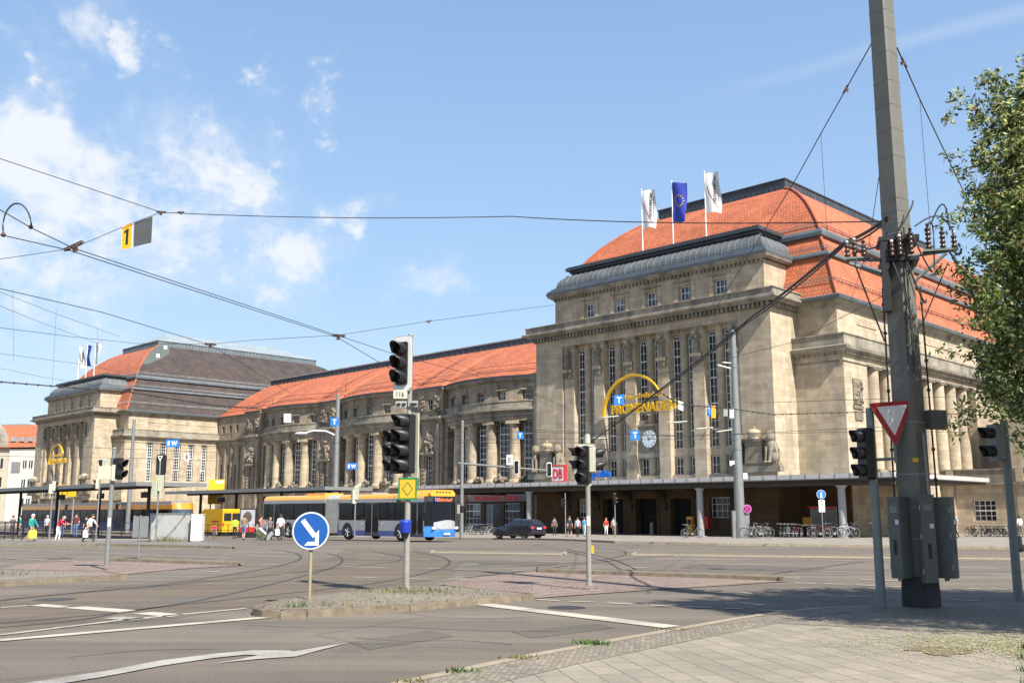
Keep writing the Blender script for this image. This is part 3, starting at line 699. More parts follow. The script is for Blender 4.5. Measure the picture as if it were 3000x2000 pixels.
def lions(mb, x, y, z, rng):
    """crest of a crowned shield block with a seated lion on each side"""
    mb.box(x-2.7, x+2.7, y-.75, y, z-.2, z+.35); mb.box(x-2.5, x+2.5, y-.6, y, z+.35, z+.6)
    mb.prism([(x-.95, z+.6), (x+.95, z+.6), (x+.85, z+2.6), (x-.85, z+2.6)], lambda a, b, d: (a, d, b), y-.7, y)
    mb.box(x-1.0, x+1.0, y-.8, y, z+2.6, z+2.85)
    for sg in (-1, 1):
        c = x+sg*1.65
        mb.prism([(c-.35*sg, z+.6), (c+.62*sg, z+.6), (c+.70*sg, z+1.5), (c+.42*sg, z+2.5), (c-.2*sg, z+2.6), (c-.38*sg, z+1.8)][::sg], lambda a, b, d: (a, d, b), y-.62, y)
        mb.ball((c+.1*sg, y-.5, z+2.1), .42, .42, .62); mb.ball((c+.35*sg, y-.42, z+1.1), .5, .42, .55)
        mb.ball((c-.02*sg, y-.58, z+3.0), .5, .45, .55); mb.ball((c-.25*sg, y-.78, z+2.95), .28, .28, .3); mb.ball((c-.38*sg, y-.95, z+2.85), .17, .17, .16)
        mb.cyl((c-.25*sg, y-.75, z+2.1), (c-.32*sg, y-.8, z+.6), .19, .15, 8); mb.cyl((c+.2*sg, y-.75, z+2.0), (c+.05*sg, y-.85, z+.6), .19, .15, 8)
        mb.ball((c+.05*sg, y-.9, z+.68), .2, .28, .12); mb.ball((c-.3*sg, y-.9, z+.68), .2, .28, .12); mb.cyl((c+.6*sg, y-.3, z+.8), (c+.75*sg, y-.2, z+1.9), .09, .05, 6)
        lump(mb, (c, y-.5, z+2.75), .35, .2, .4, 8, rng, .14, .24)
def crown(mb, x, y, z):
    x0_, y0_, z0_ = x, y, z; mb.X = Matrix.Translation((x0_, y0_, z0_)) @ Matrix.Scale(.74, 4); x = y = z = 0
    mb.lathe([(.62, 0), (.66, .1), (.6, .22), (.72, .34), (.86, .62), (.84, .9), (.62, 1.14), (.3, 1.24), (.1, 1.26)], (x, y, z), 16)
    for i in range(8):
        a = i*math.pi/4; mb.cyl((x+.72*math.cos(a), y+.72*math.sin(a), z+.3), (x+.88*math.cos(a), y+.88*math.sin(a), z+.75), .05, .04, 5)
    mb.ball((x, y, z+1.38), .17); mb.box(x-.03, x+.03, y-.03, y+.03, z+1.5, z+1.8); mb.box(x-.12, x+.12, y-.03, y+.03, z+1.62, z+1.7)
RIDGET = simple('ridge_tiles', (.36, .095, .045), .75, 0, .2, 2)
def hall(ox, near):
    rng = random.Random(5+int(near))
    X0, X1 = ox-30.0, ox
    w = MB(SAND)                                     # ---- front block
    w.box(X0, X1, 1.12, 5.0, 0, 21.75)
    w.box(X0, ox-26.0, 0, 1.12, 0, 21.4); w.box(ox-3.5, X1, 0, 1.12, 0, 21.4)
    w.box(ox-26.0, ox-3.5, .02, 1.12, 20.45, 21.4)
    w.box(ox-26.0, ox-3.5, .30, 1.12, 5.2, 5.9)
    for c in BAY:                                     # spandrels below the tall windows
        w.box(ox+c-1.42, ox+c+1.42, .72, 1.12, 7.72, 8.52); w.box(ox+c-1.42, ox+c+1.42, .80, 1.12, 19.98, 20.45)
    S(w, 'hall_wall')
    for c in PIL:
        p = MB(SAND)
        p.box(ox+c-PW/2, ox+c+PW/2, .12, 1.12, 5.2, 20.45); p.use(SANDL).box(ox+c-PW/2-.08, ox+c+PW/2+.08, .06, 1.12, 20.1, 20.45)
        S(p, 'pilaster')
        q = MB(SANDD); statue(q, ox+c, .0, 17.75, 2.3, rng); S(q, 'statue')
    for i, c in enumerate(BAY):
        m = MB(SAND); m.cyl((ox+c, .92, 5.2), (ox+c, .92, 20.45), .43, .43, 14); m.box(ox+c-.43, ox+c+.43, .92, 1.12, 5.2, 20.45)
        S(m, 'mullion')
        for sg in (-1, 1):
            x = ox+c+sg*.93
            if not (near and i == 2):
                t = MB(); sash(t, (x, 1.06, 8.55), (1, 0, 0), .88, 11.35, 2, 13, .055, (2, 5, 8, 11), slant=.38); S(t, 'tall_window')
            else:
                t = MB(); sash(t, (x, 1.06, 11.6), (1, 0, 0), .88, 8.3, 2, 9, .055, (1, 4, 7), slant=.38); S(t, 'tall_window')
            t = MB(); sash(t, (x, 1.06, 5.95), (1, 0, 0), .88, 1.72, 2, 2, .055, ()); S(t, 'low_window')
    c = MB(SANDL)                                    # ---- main cornice
    nd_ = 62
    for k in range(nd_): x = X0+.1+(30-.2)*k/(nd_-1); c.box(x-.13, x+.13, -.42, .02, 21.32, 21.72)
    for k in range(10): y = .3+4.4*k/9; c.box(X1-.02, X1+.42, y-.13, y+.13, 21.32, 21.72)
    c.rings(X0, X1, 0, 5.3, [(-.25, 21.28), (-.25, 21.34), (0, 21.34)])
    c.rings(X0, X1, 0, 5.0, [(-.5, 21.72), (-1.1, 21.95), (-1.2, 22.0), (-1.2, 22.2), (-1.0, 22.26), (-.85, 22.3), (-.85, 22.85), (-.95, 22.86), (-.95, 22.96), (.5, 22.98)], True)
    S(c, 'cornice')
    a = MB(SAND)                                     # ---- attic storey
    A0, A1 = ox-28.2, ox-1.2
    a.box(A0, A1, 1.85, 8.5, 22.9, 26.35)
    xs = [A0]
    for b in BAY: xs += [ox+b-.78, ox+b+.78]
    xs.append(A1)
    for i in range(0, len(xs), 2): a.box(xs[i], xs[i+1], 1.3, 1.85, 22.9, 26.35)
    for b in BAY: a.box(ox+b-.78, ox+b+.78, 1.36, 1.85, 22.9, 23.66); a.box(ox+b-.78, ox+b+.78, 1.36, 1.85, 25.12, 26.35)
    for b in BAY:
        a.box(ox+b-1.25, ox+b-.8, 1.2, 1.3, 22.95, 25.5); a.box(ox+b+.8, ox+b+1.25, 1.2, 1.3, 22.95, 25.5); a.use(SANDL).box(ox+b-1.3, ox+b+1.3, 1.16, 1.36, 25.5, 25.62); a.use(SAND)
    S(a, 'attic_wall')
    for b in BAY:
        t = MB(); sash(t, (ox+b, 1.76, 23.66), (1, 0, 0), 1.5, 1.46, 3, 2, .07, (), WFRAMEW, GLASSB); S(t, 'attic_window')
    c = MB(SANDL)
    for k in range(54): x = A0+.1+26.8*k/53; c.box(x-.12, x+.12, 1.0, 1.3, 26.05, 26.3)
    c.rings(A0, A1, 1.3, 8.5, [(-.3, 26.3), (-.62, 26.5), (-.7, 26.72), (-.2, 26.74)])
    c.use(ZINC).rings(A0, A1, 1.3, 8.5, [(-.72, 26.73), (-.78, 26.98), (-.62, 27.0), (-.62, 27.22), (-.36, 27.24), (-.36, 27.46), (-.1, 27.48), (-.1, 27.62), (.15, 27.66)])
    S(c, 'attic_cornice')
    z = MB(HOODZ)                                    # rolled zinc hood with standing seams
    prof = [(.10, 27.62), (.10, 27.85), (.20, 28.2), (.42, 28.55), (.74, 28.88), (1.1, 29.1), (1.5, 29.2)]
    z.rings(A0, A1, 1.3, 12, prof, True)
    for k in range(34):
        x = A0+.9+(26.99-1.8)*k/33
        z.tube([(x, 1.3+i-.02, q) for i, q in prof], .05, 4)
    for k in range(6):
        y = 2.6+k*1.1; z.tube([(A1-i+.02, y, q) for i, q in prof], .035, 4)
    S(z, 'zinc_hood')
    z = MB(ZINCD)
    z.rings(A0, A1, 1.3, 10, [(1.45, 29.1), (1.45, 29.36), (1.2, 29.38), (1.2, 29.62), (.85, 29.66), (.85, 29.98), (1.0, 30.0), (1.0, 30.1), (2.2, 30.15)], True)
    S(z, 'hood_rim')
    # ---- hall body behind
    H0, H1 = ox-34.3, ox+4.95
    YB = 66.0
    YS = 8.88 if near else 8.6
    b = MB(SAND)
    b.box(H0+1, H1-1.15, 4.2, YB, 0, 17.0)
    for (x0, x1) in ((X1+.0, H1), (H0, X0)): b.box(x0, x1, 4.1, YS, 0, 16.95)
    b.box(H1-1.2, H1, YS, 39.6, 16.25, 16.95); b.box(H1-1.3, H1+.0, YS, 36.2, 0, 5.95 if near else 8.5); b.box(H1-1.3, H1, 36.2, 39.6, 0, 16.25)
    b.box(H0+.85, H1-.80, 4.95, YB, 17.0, 22.0)
    for k in range(5): b.box(H1-.81, H1-.72, 9+5.4*k, 13.2+5.4*k, 20.15, 20.3)
    wy = [8.6+2.96*k for k in range(5)]
    if not near:
        for k, y in enumerate(wy): b.box(H1-1.2, H1, y+1.36, wy[k+1] if k < 4 else 36.2, 8.5, 16.25)
    S(b, 'hall_side_wall')
    b = MB(BASESHADE); b.prism([(ox-26.0, -.03), (ox-26.0, .3), (X0, .3), (X0, -.03)], lambda x, y, z: (x, y, z), 0, 4.74); S(b, 'shade_toned_base')  # dark skin over the lower wall, standing in for shade below the canopy
    b = MB(BASESHADE); b.prism([(ox-3.5, -.03), (X1+.03, -.03), (X1+.03, 4.06), (H1+.03, 4.06), (H1+.03, 4.3), (X1-.2, 4.3), (X1-.2, .3), (ox-3.5, .3)], lambda x, y, z: (x, y, z), 0, 4.74); S(b, 'shade_toned_base')
    if near:
        for k in range(8):
            y = 11.22+3.2*k
            q = MB(SAND); q.cyl((H1-.72, y, 5.95), (H1-.72, y, 15.9), .74, .68, 18); q.use(SANDL).box(H1-1.4, H1+.04, y-.85, y+.85, 15.9, 16.25); q.box(H1-1.4, H1+.03, y-.82, y+.82, 5.95, 6.3); S(q, 'column')
        for k in range(9):
            y = 9.62+3.2*k
            t = MB(); sash(t, (H1-1.13, y, 6.6), (0, 1, 0), 1.1, 9.3, 2, 10, .06, (3, 6)); S(t, 'side_window')
        e = MB(SANDD)
        for (y0, y1, z0, z1) in ((5.62, 7.42, 12.2, 14.55), (5.5, 7.55, 11.75, 12.05), (5.8, 7.3, 10.7, 11.5)): e.box(H1, H1+.14, y0, y1, z0, z1)
        lump(e, (H1+.14, 6.52, 13.4), .06, .75, 1.0, 26, rng, .1, .24); S(e, 'carved_relief')
    else:
        for k, y in enumerate(wy):
            t = MB(); sash(t, (H1-.55, y+.68, 8.5), (0, 1, 0), 1.36, 7.75, 3, 13, .07, (4, 8)); S(t, 'side_window')
    c = MB(SANDL)
    c.rings(H0, H1, 4.1, YB, [(-.06, 16.0), (-.12, 16.06), (-.06, 16.14)])
    for k in range(9): x = X1+.5+4.2*k/8; c.box(x-.11, x+.11, 3.72, 4.1, 16.72, 17.0)
    for k in range(70): y = 4.3+.5*k; c.box(H1, H1+.38, y-.11, y+.11, 16.72, 17.0)
    c.rings(H0, H1, 4.1, YB, [(0, 16.7), (-.4, 17.0), (-.7, 17.12), (-.78, 17.4), (-.35, 17.55), (-.35, 18.5), (-.45, 18.52), (-.45, 18.64), (.9, 18.7)], True)
    c.rings(H0+.8, H1-.8, 4.95, YB, [(0, 21.4), (-.14, 21.5), (-.2, 21.7), (-.5, 21.95), (-.55, 22.02), (.3, 22.05)], True)
    S(c, 'side_cornice')
    # ---- great tiled roof in three tiers
    r0, r1, ya = H0+.4, H1-.4, 4.35
    LX = lambda i: max(r0+i, ox-31.2)
    def tier(prof, name, east, front):
        for nm, k, mt in (('s', 0, front), ('e', 1, east), ('n', 2, front), ('w', 3, front)):
            m = MB(mt); vs = []
            for i, q in prof:
                P = [(LX(i), ya+i, q), (r1-i, ya+i, q), (r1-i, YB-i, q), (LX(i), YB-i, q)]
                vs += [P[k], P[(k+1) % 4]]
            m.add(vs, [(2*j, 2*j+1, 2*j+3, 2*j+2) for j in range(len(prof)-1)])
            S(m, name)
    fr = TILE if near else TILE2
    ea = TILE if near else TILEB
    tier([(-.1, 22.35), (.35, 23.4), (.9, 25.0), (1.55, 26.75)], 'lower_roof', ea, fr)
    tier([(1.75, 27.2), (2.2, 28.2), (2.75, 29.1)], 'middle_roof', ea, fr)
    tier([(2.7, 29.8), (3.3, 30.9), (4.3, 32.4), (5.6, 34.0), (7.2, 35.5), (8.9, 36.8), (10.75, 37.75)], 'upper_roof', ea, fr)
    for prof in ([(-.1, 22.35), (.35, 23.4), (.9, 25.0), (1.55, 26.75)], [(1.75, 27.2), (2.2, 28.2), (2.75, 29.1)], [(2.7, 29.8), (3.3, 30.9), (4.3, 32.4), (5.6, 34.0), (7.2, 35.5), (8.9, 36.8), (10.75, 37.75)]):
        m = MB(TILE2 if not near else RIDGET); m.tube([(r1-i, ya+i, q+.04) for i, q in prof], .17, 8); S(m, 'hip_ridge')
        m = MB(TILE2 if not near else RIDGET); m.tube([(LX(i), ya+i, q+.04) for i, q in prof], .17, 8); S(m, 'hip_ridge')
    if not near:
        m = MB(simple('slate_patch', (.075, .09, .085), .7, 0, .2)); pp = [(4.3, 32.4), (5.6, 34.0), (7.2, 35.5), (8.9, 36.8), (10.6, 37.68)]; vs = []
        for k, (i, q) in enumerate(pp): vs += [(r1-i+.05, ya+i+.15, q+.05), (r1-i+.05, ya+i+(1.2, 3.4, 4.3, 3.6, 2.6)[k], q+.05)]
        m.add(vs, [(2*k, 2*k+1, 2*k+3, 2*k+2) for k in range(4)]); S(m, 'slate_patch')
        for k, (i, q) in enumerate(((6.2, 34.6), (9.2, 37.0))): m = MB(WHITE); m.box(r1-i-.1, r1-i+.25, ya+i+2.0, ya+i+2.7, q-.2, q+.6); S(m, 'roof_hatch')
    z = MB(ZINC)
    z.rings(ox-31.3, r1, ya, YB, [(.1, 22.0), (-.45, 22.02), (-.55, 22.3), (-.4, 22.42), (.1, 22.45)])
    z.rings(ox-32.4, r1, ya, YB, [(1.5, 26.7), (1.2, 26.75), (1.2, 26.95), (1.45, 27.2), (1.9, 27.25)])
    z.rings(ox-33.6, r1, ya, YB, [(2.7, 29.05), (2.35, 29.15), (2.3, 29.5), (2.5, 29.85), (2.9, 29.9)])
    S(z, 'roof_gutter')
    s = MB(ZINCD if near else ZINCL)                 # snow guards
    for i, q in ((.5, 23.95), (1.75, 27.55), (3.0, 30.35)):
        for o in (0, .22):
            P = [(LX(i)+.3, ya+i-.14, q+o), (r1-i+.14, ya+i-.14, q+o), (r1-i+.14, YB-i, q+o)]
            s.tube(P, .035, 4)
        for k in range(36): y = ya+i+1.6*k; s.cyl((r1-i+.14, y, q-.2), (r1-i+.14, y, q+.24), .03, .03, 4)
    S(s, 'snow_guard')
    z = MB(ZINCD if near else ZINC)
    T0, T1, TY0, TY1 = r0+10.6, r1-10.6, ya+10.6, YB-10.6
    z.rings(T0, T1, TY0, TY1, [(.1, 37.6), (0, 37.7), (0, 38.75), (-.12, 38.78), (-.12, 38.92), (.1, 38.95)])
    n = int((T1-T0)/.75)
    for k in range(n): x = T0+.4+.75*k; z.box(x-.03, x+.03, TY0-.05, TY0, 37.75, 38.75)
    z.use(ZINC if near else ZINCL)
    for k in range(50): y = TY0+.4+.8*k; z.box(T1, T1+.05, y-.03, y+.03, 37.75, 38.75)
    mx = (T0+T1)/2
    z.add([(T0, TY0, 38.9), (T1, TY0, 38.9), (T1, TY1, 38.9), (T0, TY1, 38.9), (mx, TY0+6.2, 42.1 if not near else 40.0), (mx, TY1-6.2, 42.1 if not near else 40.0)], [(0, 1, 4), (1, 2, 5, 4), (2, 3, 5), (3, 0, 4, 5)])
    S(z, 'ridge_housing')
    # crests at the foot of the outer piers
    for x in (ox-1.95, ox-28.0):
        m = MB(SANDD); lions(m, x, 0, 6.1, rng); S(m, 'lion_crest')
        m = MB(SAND); crown(m, x, -.45, 8.95); S(m, 'crown_sculpture')
hall(0.0, True)
hall(-149.85, False)
# ---------------------------------------------------------------- ground floor of the east hall, under the canopy
def ground_floor(ox):
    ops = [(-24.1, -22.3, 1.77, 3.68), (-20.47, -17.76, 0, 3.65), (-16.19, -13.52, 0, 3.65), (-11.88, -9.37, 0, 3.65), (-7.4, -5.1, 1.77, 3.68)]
    b = MB(BASESHADE); x = -26.0
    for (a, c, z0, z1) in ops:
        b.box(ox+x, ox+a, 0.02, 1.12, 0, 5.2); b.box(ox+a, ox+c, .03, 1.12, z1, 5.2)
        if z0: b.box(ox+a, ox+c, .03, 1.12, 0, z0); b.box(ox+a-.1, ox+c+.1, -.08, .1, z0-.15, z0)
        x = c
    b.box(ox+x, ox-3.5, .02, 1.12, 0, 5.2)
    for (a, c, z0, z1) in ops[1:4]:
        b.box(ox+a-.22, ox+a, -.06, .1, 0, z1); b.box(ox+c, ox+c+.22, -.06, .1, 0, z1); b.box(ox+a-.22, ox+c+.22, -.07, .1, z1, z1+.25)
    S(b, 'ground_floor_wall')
    for (a, c, z0, z1) in ops:
        d = MB()
        if z0: sash(d, (ox+(a+c)/2, .55, z0), (1, 0, 0), c-a, z1-z0, 4, 3, .06); S(d, 'ground_floor_window')
        else: sash(d, (ox+(a+c)/2, .85, 0), (1, 0, 0), c-a, z1, 4, 2, .07, (), BLACKM, DARK); S(d, 'entrance_door')  # black panes stand in for the unlit interior behind the doorways
ground_floor(0.0)
t = MB(DARK); text(t, "Osthalle", 2.1, .42, lambda x, z, d: (-15.3+x, -.03-d, 4.36+z), .05); S(t, 'hall_lettering')
# clock in the middle bay
k = MB(SANDL); k.box(PC-1.42, PC+1.42, .35, 1.12, 8.3, 10.95); k.box(PC-1.5, PC+1.5, .25, 1.12, 10.95, 11.15); k.box(PC-1.45, PC+1.45, .3, 1.12, 7.72, 8.3); k.box(PC-1.42, PC+1.42, .6, 1.12, 11.15, 11.6)
S(k, 'clock_surround')
k = MB(SANDD); k.cyl((PC+.1, .35, 9.62), (PC+.1, .2, 9.62), .96, .94, 32); k.use(simple('clock_dial', (.62, .66, .70), .4, 0, .03)); k.cyl((PC+.1, .2, 9.62), (PC+.1, .17, 9.62), .87, .87, 32)
k.use(BLACK)
for i in range(12):
    a = i*math.pi/6; c, s = math.sin(a), math.cos(a)
    p = Vector((PC+.1+c*.72, .165, 9.62+s*.72)); d = Vector((c, 0, s)); e = Vector((s, 0, -c))
    k.add([p-d*.11-e*.035, p+d*.11-e*.035, p+d*.11+e*.035, p-d*.11+e*.035], [(0, 1, 2, 3)])
CK = S(k, 'clock')
for ang, L, wd in ((336, .44, .05), (72, .70, .035)):
    h = MB(BLACK); a = R(ang); d = Vector((math.sin(a), 0, math.cos(a))); e = Vector((d.z, 0, -d.x)); o = Vector((PC+.1, .15, 9.62))
    h.add([o-d*.15-e*wd, o-d*.15+e*wd, o+d*L+e*wd*.6, o+d*L-e*wd*.6], [(0, 1, 2, 3)]); h.build('clock_hand', CK)
# ---------------------------------------------------------------- connecting wing
WX0, WX1 = -144.9, -34.3
def bow(x0, x1, ye, dip, n=20): return [(x0+(x1-x0)*i/n, ye-dip*math.sin(math.pi*i/n)**.9) for i in range(n+1)]
BOWS = [(-125.2, -105.4), (-99.8, -77.7), (-71.3, -51.2)]
PIERS = [(-131.0, -125.2), (-105.4, -99.8), (-77.7, -71.3), (-51.2, -45.0)]
rngw = random.Random(11)
ww = MB(SANDW); wc = MB(SANDL)
front = [(WX0, 24.2), (-131.0, 24.0)]
WINX = [-143.0, -140.2, -137.4]
def flatwall(mb, xs, y, z0, z1, holes, d=1.0):
    """wall with rectangular openings, all of one height band"""
    x = xs[0]
    for (a, b, h0, h1) in holes:
        mb.box(x, a, y, y+d, z0, z1)
        if h0 > z0: mb.box(a, b, y, y+d, z0, h0)
        if h1 < z1: mb.box(a, b, y, y+d, h1, z1)
        x = b
    mb.box(x, xs[1], y, y+d, z0, z1)
flatwall(ww, (WX0, -131), 24.2, 0, 16.2, [(x-.6, x+.6, 7.0, 12.0) for x in WINX]); ww.box(WX0, -131, 24.95, 25.2, 0, 22)
flatwall(ww, (WX0, -131), 24.25, 17.4, 21.6, [(x-.6, x+.6, 18.7, 20.1) for x in WINX+[-133.6]])
for x in WINX:
    t = MB(); sash(t, (x, 24.8, 7.0), (1, 0, 0), 1.2, 5.0, 3, 6, .06, (3,)); S(t, 'wing_window')
for x in WINX+[-133.6]:
    t = MB(); sash(t, (x, 24.85, 18.7), (1, 0, 0), 1.2, 1.4, 2, 2, .06); S(t, 'wing_attic_window')
for x in (-144.5, -141.6, -138.8, -136.0): ww.box(x-.3, x+.3, 23.9, 24.3, 6.5, 15.6)
for (x0, x1) in PIERS:
    cx = (x0+x1)/2; y = 22.2
    flatwall(ww, (x0, x1), y, 0, 16.2, [(cx-.7, cx+.7, 6.6, 11.2)], 2.5); ww.box(x0, x1, y+1.2, y+3.2, 0, 22)
    flatwall(ww, (x0+.1, x1-.1), y+.15, 17.4, 21.6, [(cx-.55, cx+.55, 18.6, 20.2)], 2.2)
    for sg in (-1, 1):
        ww.box(cx+sg*2.35-.35, cx+sg*2.35+.35, y-.25, y, 0, 16.2)
        for k in range(8): ww.box(cx+sg*1.2-.28, cx+sg*1.2+.28, y-.2, y, 6.4+k*.62, 6.4+k*.62+.4)
    wc.box(cx-1.5, cx+1.5, y-.6, y, 11.4, 11.75); wc.box(cx-1.2, cx+1.2, y-.4, y, 11.2, 11.4)
    t = MB(); sash(t, (cx, y+.6, 6.6), (1, 0, 0), 1.4, 4.6, 3, 6, .06, (3,)); S(t, 'wing_window')
    t = MB(); sash(t, (cx, y+.7, 18.6), (1, 0, 0), 1.1, 1.6, 2, 2, .06); S(t, 'wing_attic_window')
    e = MB(SANDD)
    lump(e, (cx, y-.25, 12.9), 1.0, .15, 1.0, 26, rngw, .18, .42); lump(e, (cx, y-.2, 14.4), .6, .1, .5, 8, rngw, .2, .35)
    e.box(cx-.8, cx+.8, y-.3, y, 11.75, 13.9)
    S(e, 'carved_relief')
    for sg in (-1, 1): e = MB(SANDD); lump(e, (cx+sg*1.6, y+.05, 19.6), .5, .12, 1.1, 22, rngw, .13, .32); S(e, 'carved_relief')
cols = []
for (x0, x1) in BOWS:
    fy = lambda x, o=0.0: 22.7+o-2.4*math.sin(math.pi*min(1, max(0, (x-x0)/(x1-x0))))**.9
    P = bow(x0, x1, 22.7, 2.4)
    P2 = [(x, y+1.5) for x, y in P]
    ww.strip(P2, 0, 7.0, -.9, 1.2); ww.strip(P2, 7.0, 15.6, .25, 1.2); ww.strip(P, 15.5, 16.4, .1, 2.6); ww.strip(P2, 16.3, 21.9, .25, 1.2)
    n = 5; wdt = (x1-x0)/n
    for i in range(n):
        x = x0+wdt*(i+.5); a = (fy(x+.4)-fy(x-.4))/.8
        t = MB(); sash(t, (x, fy(x, 1.66), 7.4), (1, a, 0), 2.05, 8.1, 3, 9, .085, (3, 7)); S(t, 'wing_window')
        t = MB(); sash(t, (x, fy(x, 1.30), 18.7), (1, a, 0), 1.3, 1.3, 3, 2, .06); S(t, 'wing_attic_window')
        m = MB(SANDW); m.obox((x, fy(x, .9), 7.15), (1, a, 0), 1.1, .5, .22); S(m, 'balustrade')
        e = MB(SANDD); lump(e, (x, fy(x, .35), 6.95), .8, .2, .3, 12, rngw, .16, .34); lump(e, (x, fy(x, .35), 7.4), .3, .15, .25, 5, rngw, .16, .3); S(e, 'carved_trophy')
    # attic wall between the small windows
    for i in range(n+1):
        xa = x0 if i == 0 else x0+wdt*(i-.5)+.72; xb = x1 if i == n else x0+wdt*(i+.5)-.72
        ww.strip([(xa+(xb-xa)*k/4, fy(xa+(xb-xa)*k/4)) for k in range(5)], 17.4, 21.6, .7, 1.6)
    ww.strip(P, 17.4, 18.68, .74, 1.6); ww.strip(P, 20.02, 21.6, .74, 1.6)
    for i in range(n):
        x = x0+wdt*(i+.5); a = (fy(x+.4)-fy(x-.4))/.8
        wc.obox((x, fy(x, .6), 20.12), (1, a, 0), .95, .2, .09)
    for i in range(1, n):
        x = x0+wdt*i; m = MB(SAND); y = fy(x, .95)  # columns in lighter stone than the wall, imitating strong sun on them
        m.lathe([(.98, 6.6), (.98, 6.95), (.84, 7.05), (.87, 7.2), (.83, 10.5), (.74, 14.7), (.86, 14.9), (.9, 15.05)], (x, y, 0), 20)
        a = (fy(x+.4)-fy(x-.4))/.8; m.obox((x, y, 15.28), (1, a, 0), 1.05, 1.0, .22); m.obox((x, y, 6.45), (1, a, 0), 1.1, 1.0, .2)
        S(m, 'wing_column')
    for x in (x0+.45, x1-.45): ww.box(x-.42, x+.42, 22.6, 24.6, 0, 16.2)
# continuous mouldings that follow the bows
FL = [(WX0, 24.2), (-131.05, 24.2), (-131.0, 22.2), (-125.25, 22.2)]
for k, (x0, x1) in enumerate(BOWS):
    FL += [(x, y) for x, y in bow(x0, x1, 22.7, 2.4)]
    FL += [(PIERS[k+1][0]+.05, 22.2), (PIERS[k+1][1]-.05, 22.2)]
FL += [(-40, 22.2), (WX1, 22.2)]
ww.box(-45, WX1, 22.25, 24, 0, 21.6)
wc.strip(FL, 16.2, 16.75, -.06, 2.0); wc.strip(FL, 16.75, 17.0, -.35, 2.0); wc.strip(FL, 17.0, 17.35, -.65, 2.0)
wc.strip(FL, 17.35, 18.3, .15, .6); wc.strip(FL, 18.3, 18.45, .05, .7)
wc.strip(FL, 21.4, 21.6, .35, 2.0); wc.strip(FL, 21.6, 21.9, -.05, 2.0)
S(ww, 'wing_wall'); S(wc, 'wing_cornice')
z = MB(ZINCD); z.strip(FL, 21.9, 22.15, -.25, 1.6); S(z, 'wing_gutter')
rf = MB(TILE)
vs = []; NL = []
for a, b in zip(FL, FL[1:]):
    m = max(1, int(abs(b[0]-a[0])/1.2))
    for i in range(m): NL.append((a[0]+(b[0]-a[0])*i/m, a[1]+(b[1]-a[1])*i/m))
NL.append(FL[-1])
L = 10
for (x, y) in NL:
    for j in range(L+1):
        q = j/L; yy = y-.12+(36.5-y+.12)*q
        vs.append((x, yy, 22.17+7.9*q+.5*math.sin(math.pi*q)))
rf.add(vs, [(i*(L+1)+j, (i+1)*(L+1)+j, (i+1)*(L+1)+j+1, i*(L+1)+j+1) for i in range(len(NL)-1) for j in range(L)], True)
S(rf, 'wing_roof')
s = MB(ZINCD)
for o, zz in ((1.2, .0), (1.2, .22), (2.2, .35)):
    s.tube([(x, y+o-.1, 22.17+.85*(o/1.2)+zz) for x, y in NL], .035, 4)
S(s, 'wing_snow_guard')
z = MB(ZINCD); z.box(WX0, WX1, 36.3, 39, 29.8, 31.0); z.use(ZINCL).box(WX0, WX1, 36.15, 39.1, 31.0, 31.2)
for k in range(73): z.use(ZINC).box(WX0+1.5*k, WX0+1.5*k+.06, 36.24, 36.3, 29.9, 31.0)
z.use(ZINCD).quad((WX0, 39, 30), (WX1, 39, 30), (WX1, 60, 22), (WX0, 60, 22)); S(z, 'wing_ridge')
# lightning rods on the wing roof
for (x, y) in ((-121.5, 22.5), (-119.0, 22.5), (-100.5, 24.5)):
    m = MB(WIRE); m.cyl((x, y, 22.5), (x, y, 26.5 if x > -110 else 24.6), .05, .03, 5); S(m, 'lightning_rod')
# shop front beside the hall
sh = MB(BASESHADE); sh.box(-58, -30.02, 14.6, 21.8, 0, 5.5); sh.box(-58, -30.02, 14.2, 14.6, 3.6, 5.5)
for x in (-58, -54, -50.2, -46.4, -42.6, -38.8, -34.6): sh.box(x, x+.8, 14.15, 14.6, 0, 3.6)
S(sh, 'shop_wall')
for i, x in enumerate((-57.2, -53.2, -49.4, -45.6, -41.8, -38.0)):
    t = MB(); sash(t, (x+1.5, 14.45, .5), (1, 0, 0), 3.0, 3.0, 4, 3, .06, (2,), SANDD if i % 2 else WFRAME, GLASS); S(t, 'shop_window')
# ---------------------------------------------------------------- low east wing beyond the hall
lw = MB(SAND)
flatwall(lw, (4.96, 60), 24.6, 0, 5.0, [(8.0+6.8*k, 10.2+6.8*k, 1.4, 3.5) for k in range(7)], .8); lw.box(4.96, 60, 25.2, 40, 0, 5.0)
for k in range(8): lw.box(5.6+6.8*k, 6.3+6.8*k, 24.35, 24.6, 0, 6.6)
lw.box(4.96, 60, 24.5, 25.2, 3.95, 4.1)
lw.use(SANDL); lw.box(4.96, 60, 24.1, 40, 5.0, 5.3); lw.box(4.96, 60, 24.5, 40, 5.3, 6.5); lw.box(4.96, 60, 24.4, 24.9, 6.5, 6.65)
lw.use(SAND); flatwall(lw, (9, 70), 33, 6.0, 15.0, [(11.0+5.2*k, 12.5+5.2*k, 8, 11) for k in range(10)], 1); lw.box(9, 70, 33.8, 50, 6.0, 15.0)
lw.use(SANDL).box(8.5, 70, 32.5, 50, 15.0, 15.5)
S(lw, 'low_wing_wall')
for k in range(7): t = MB(); sash(t, (9.1+6.8*k, 25.0, 1.4), (1, 0, 0), 2.2, 2.1, 4, 4, .07, (2,), WFRAMEW); S(t, 'low_wing_window')
for k in range(10): t = MB(); sash(t, (11.75+5.2*k, 33.6, 8), (1, 0, 0), 1.5, 3, 3, 4, .07, (2,), WFRAMEW); S(t, 'low_wing_window')
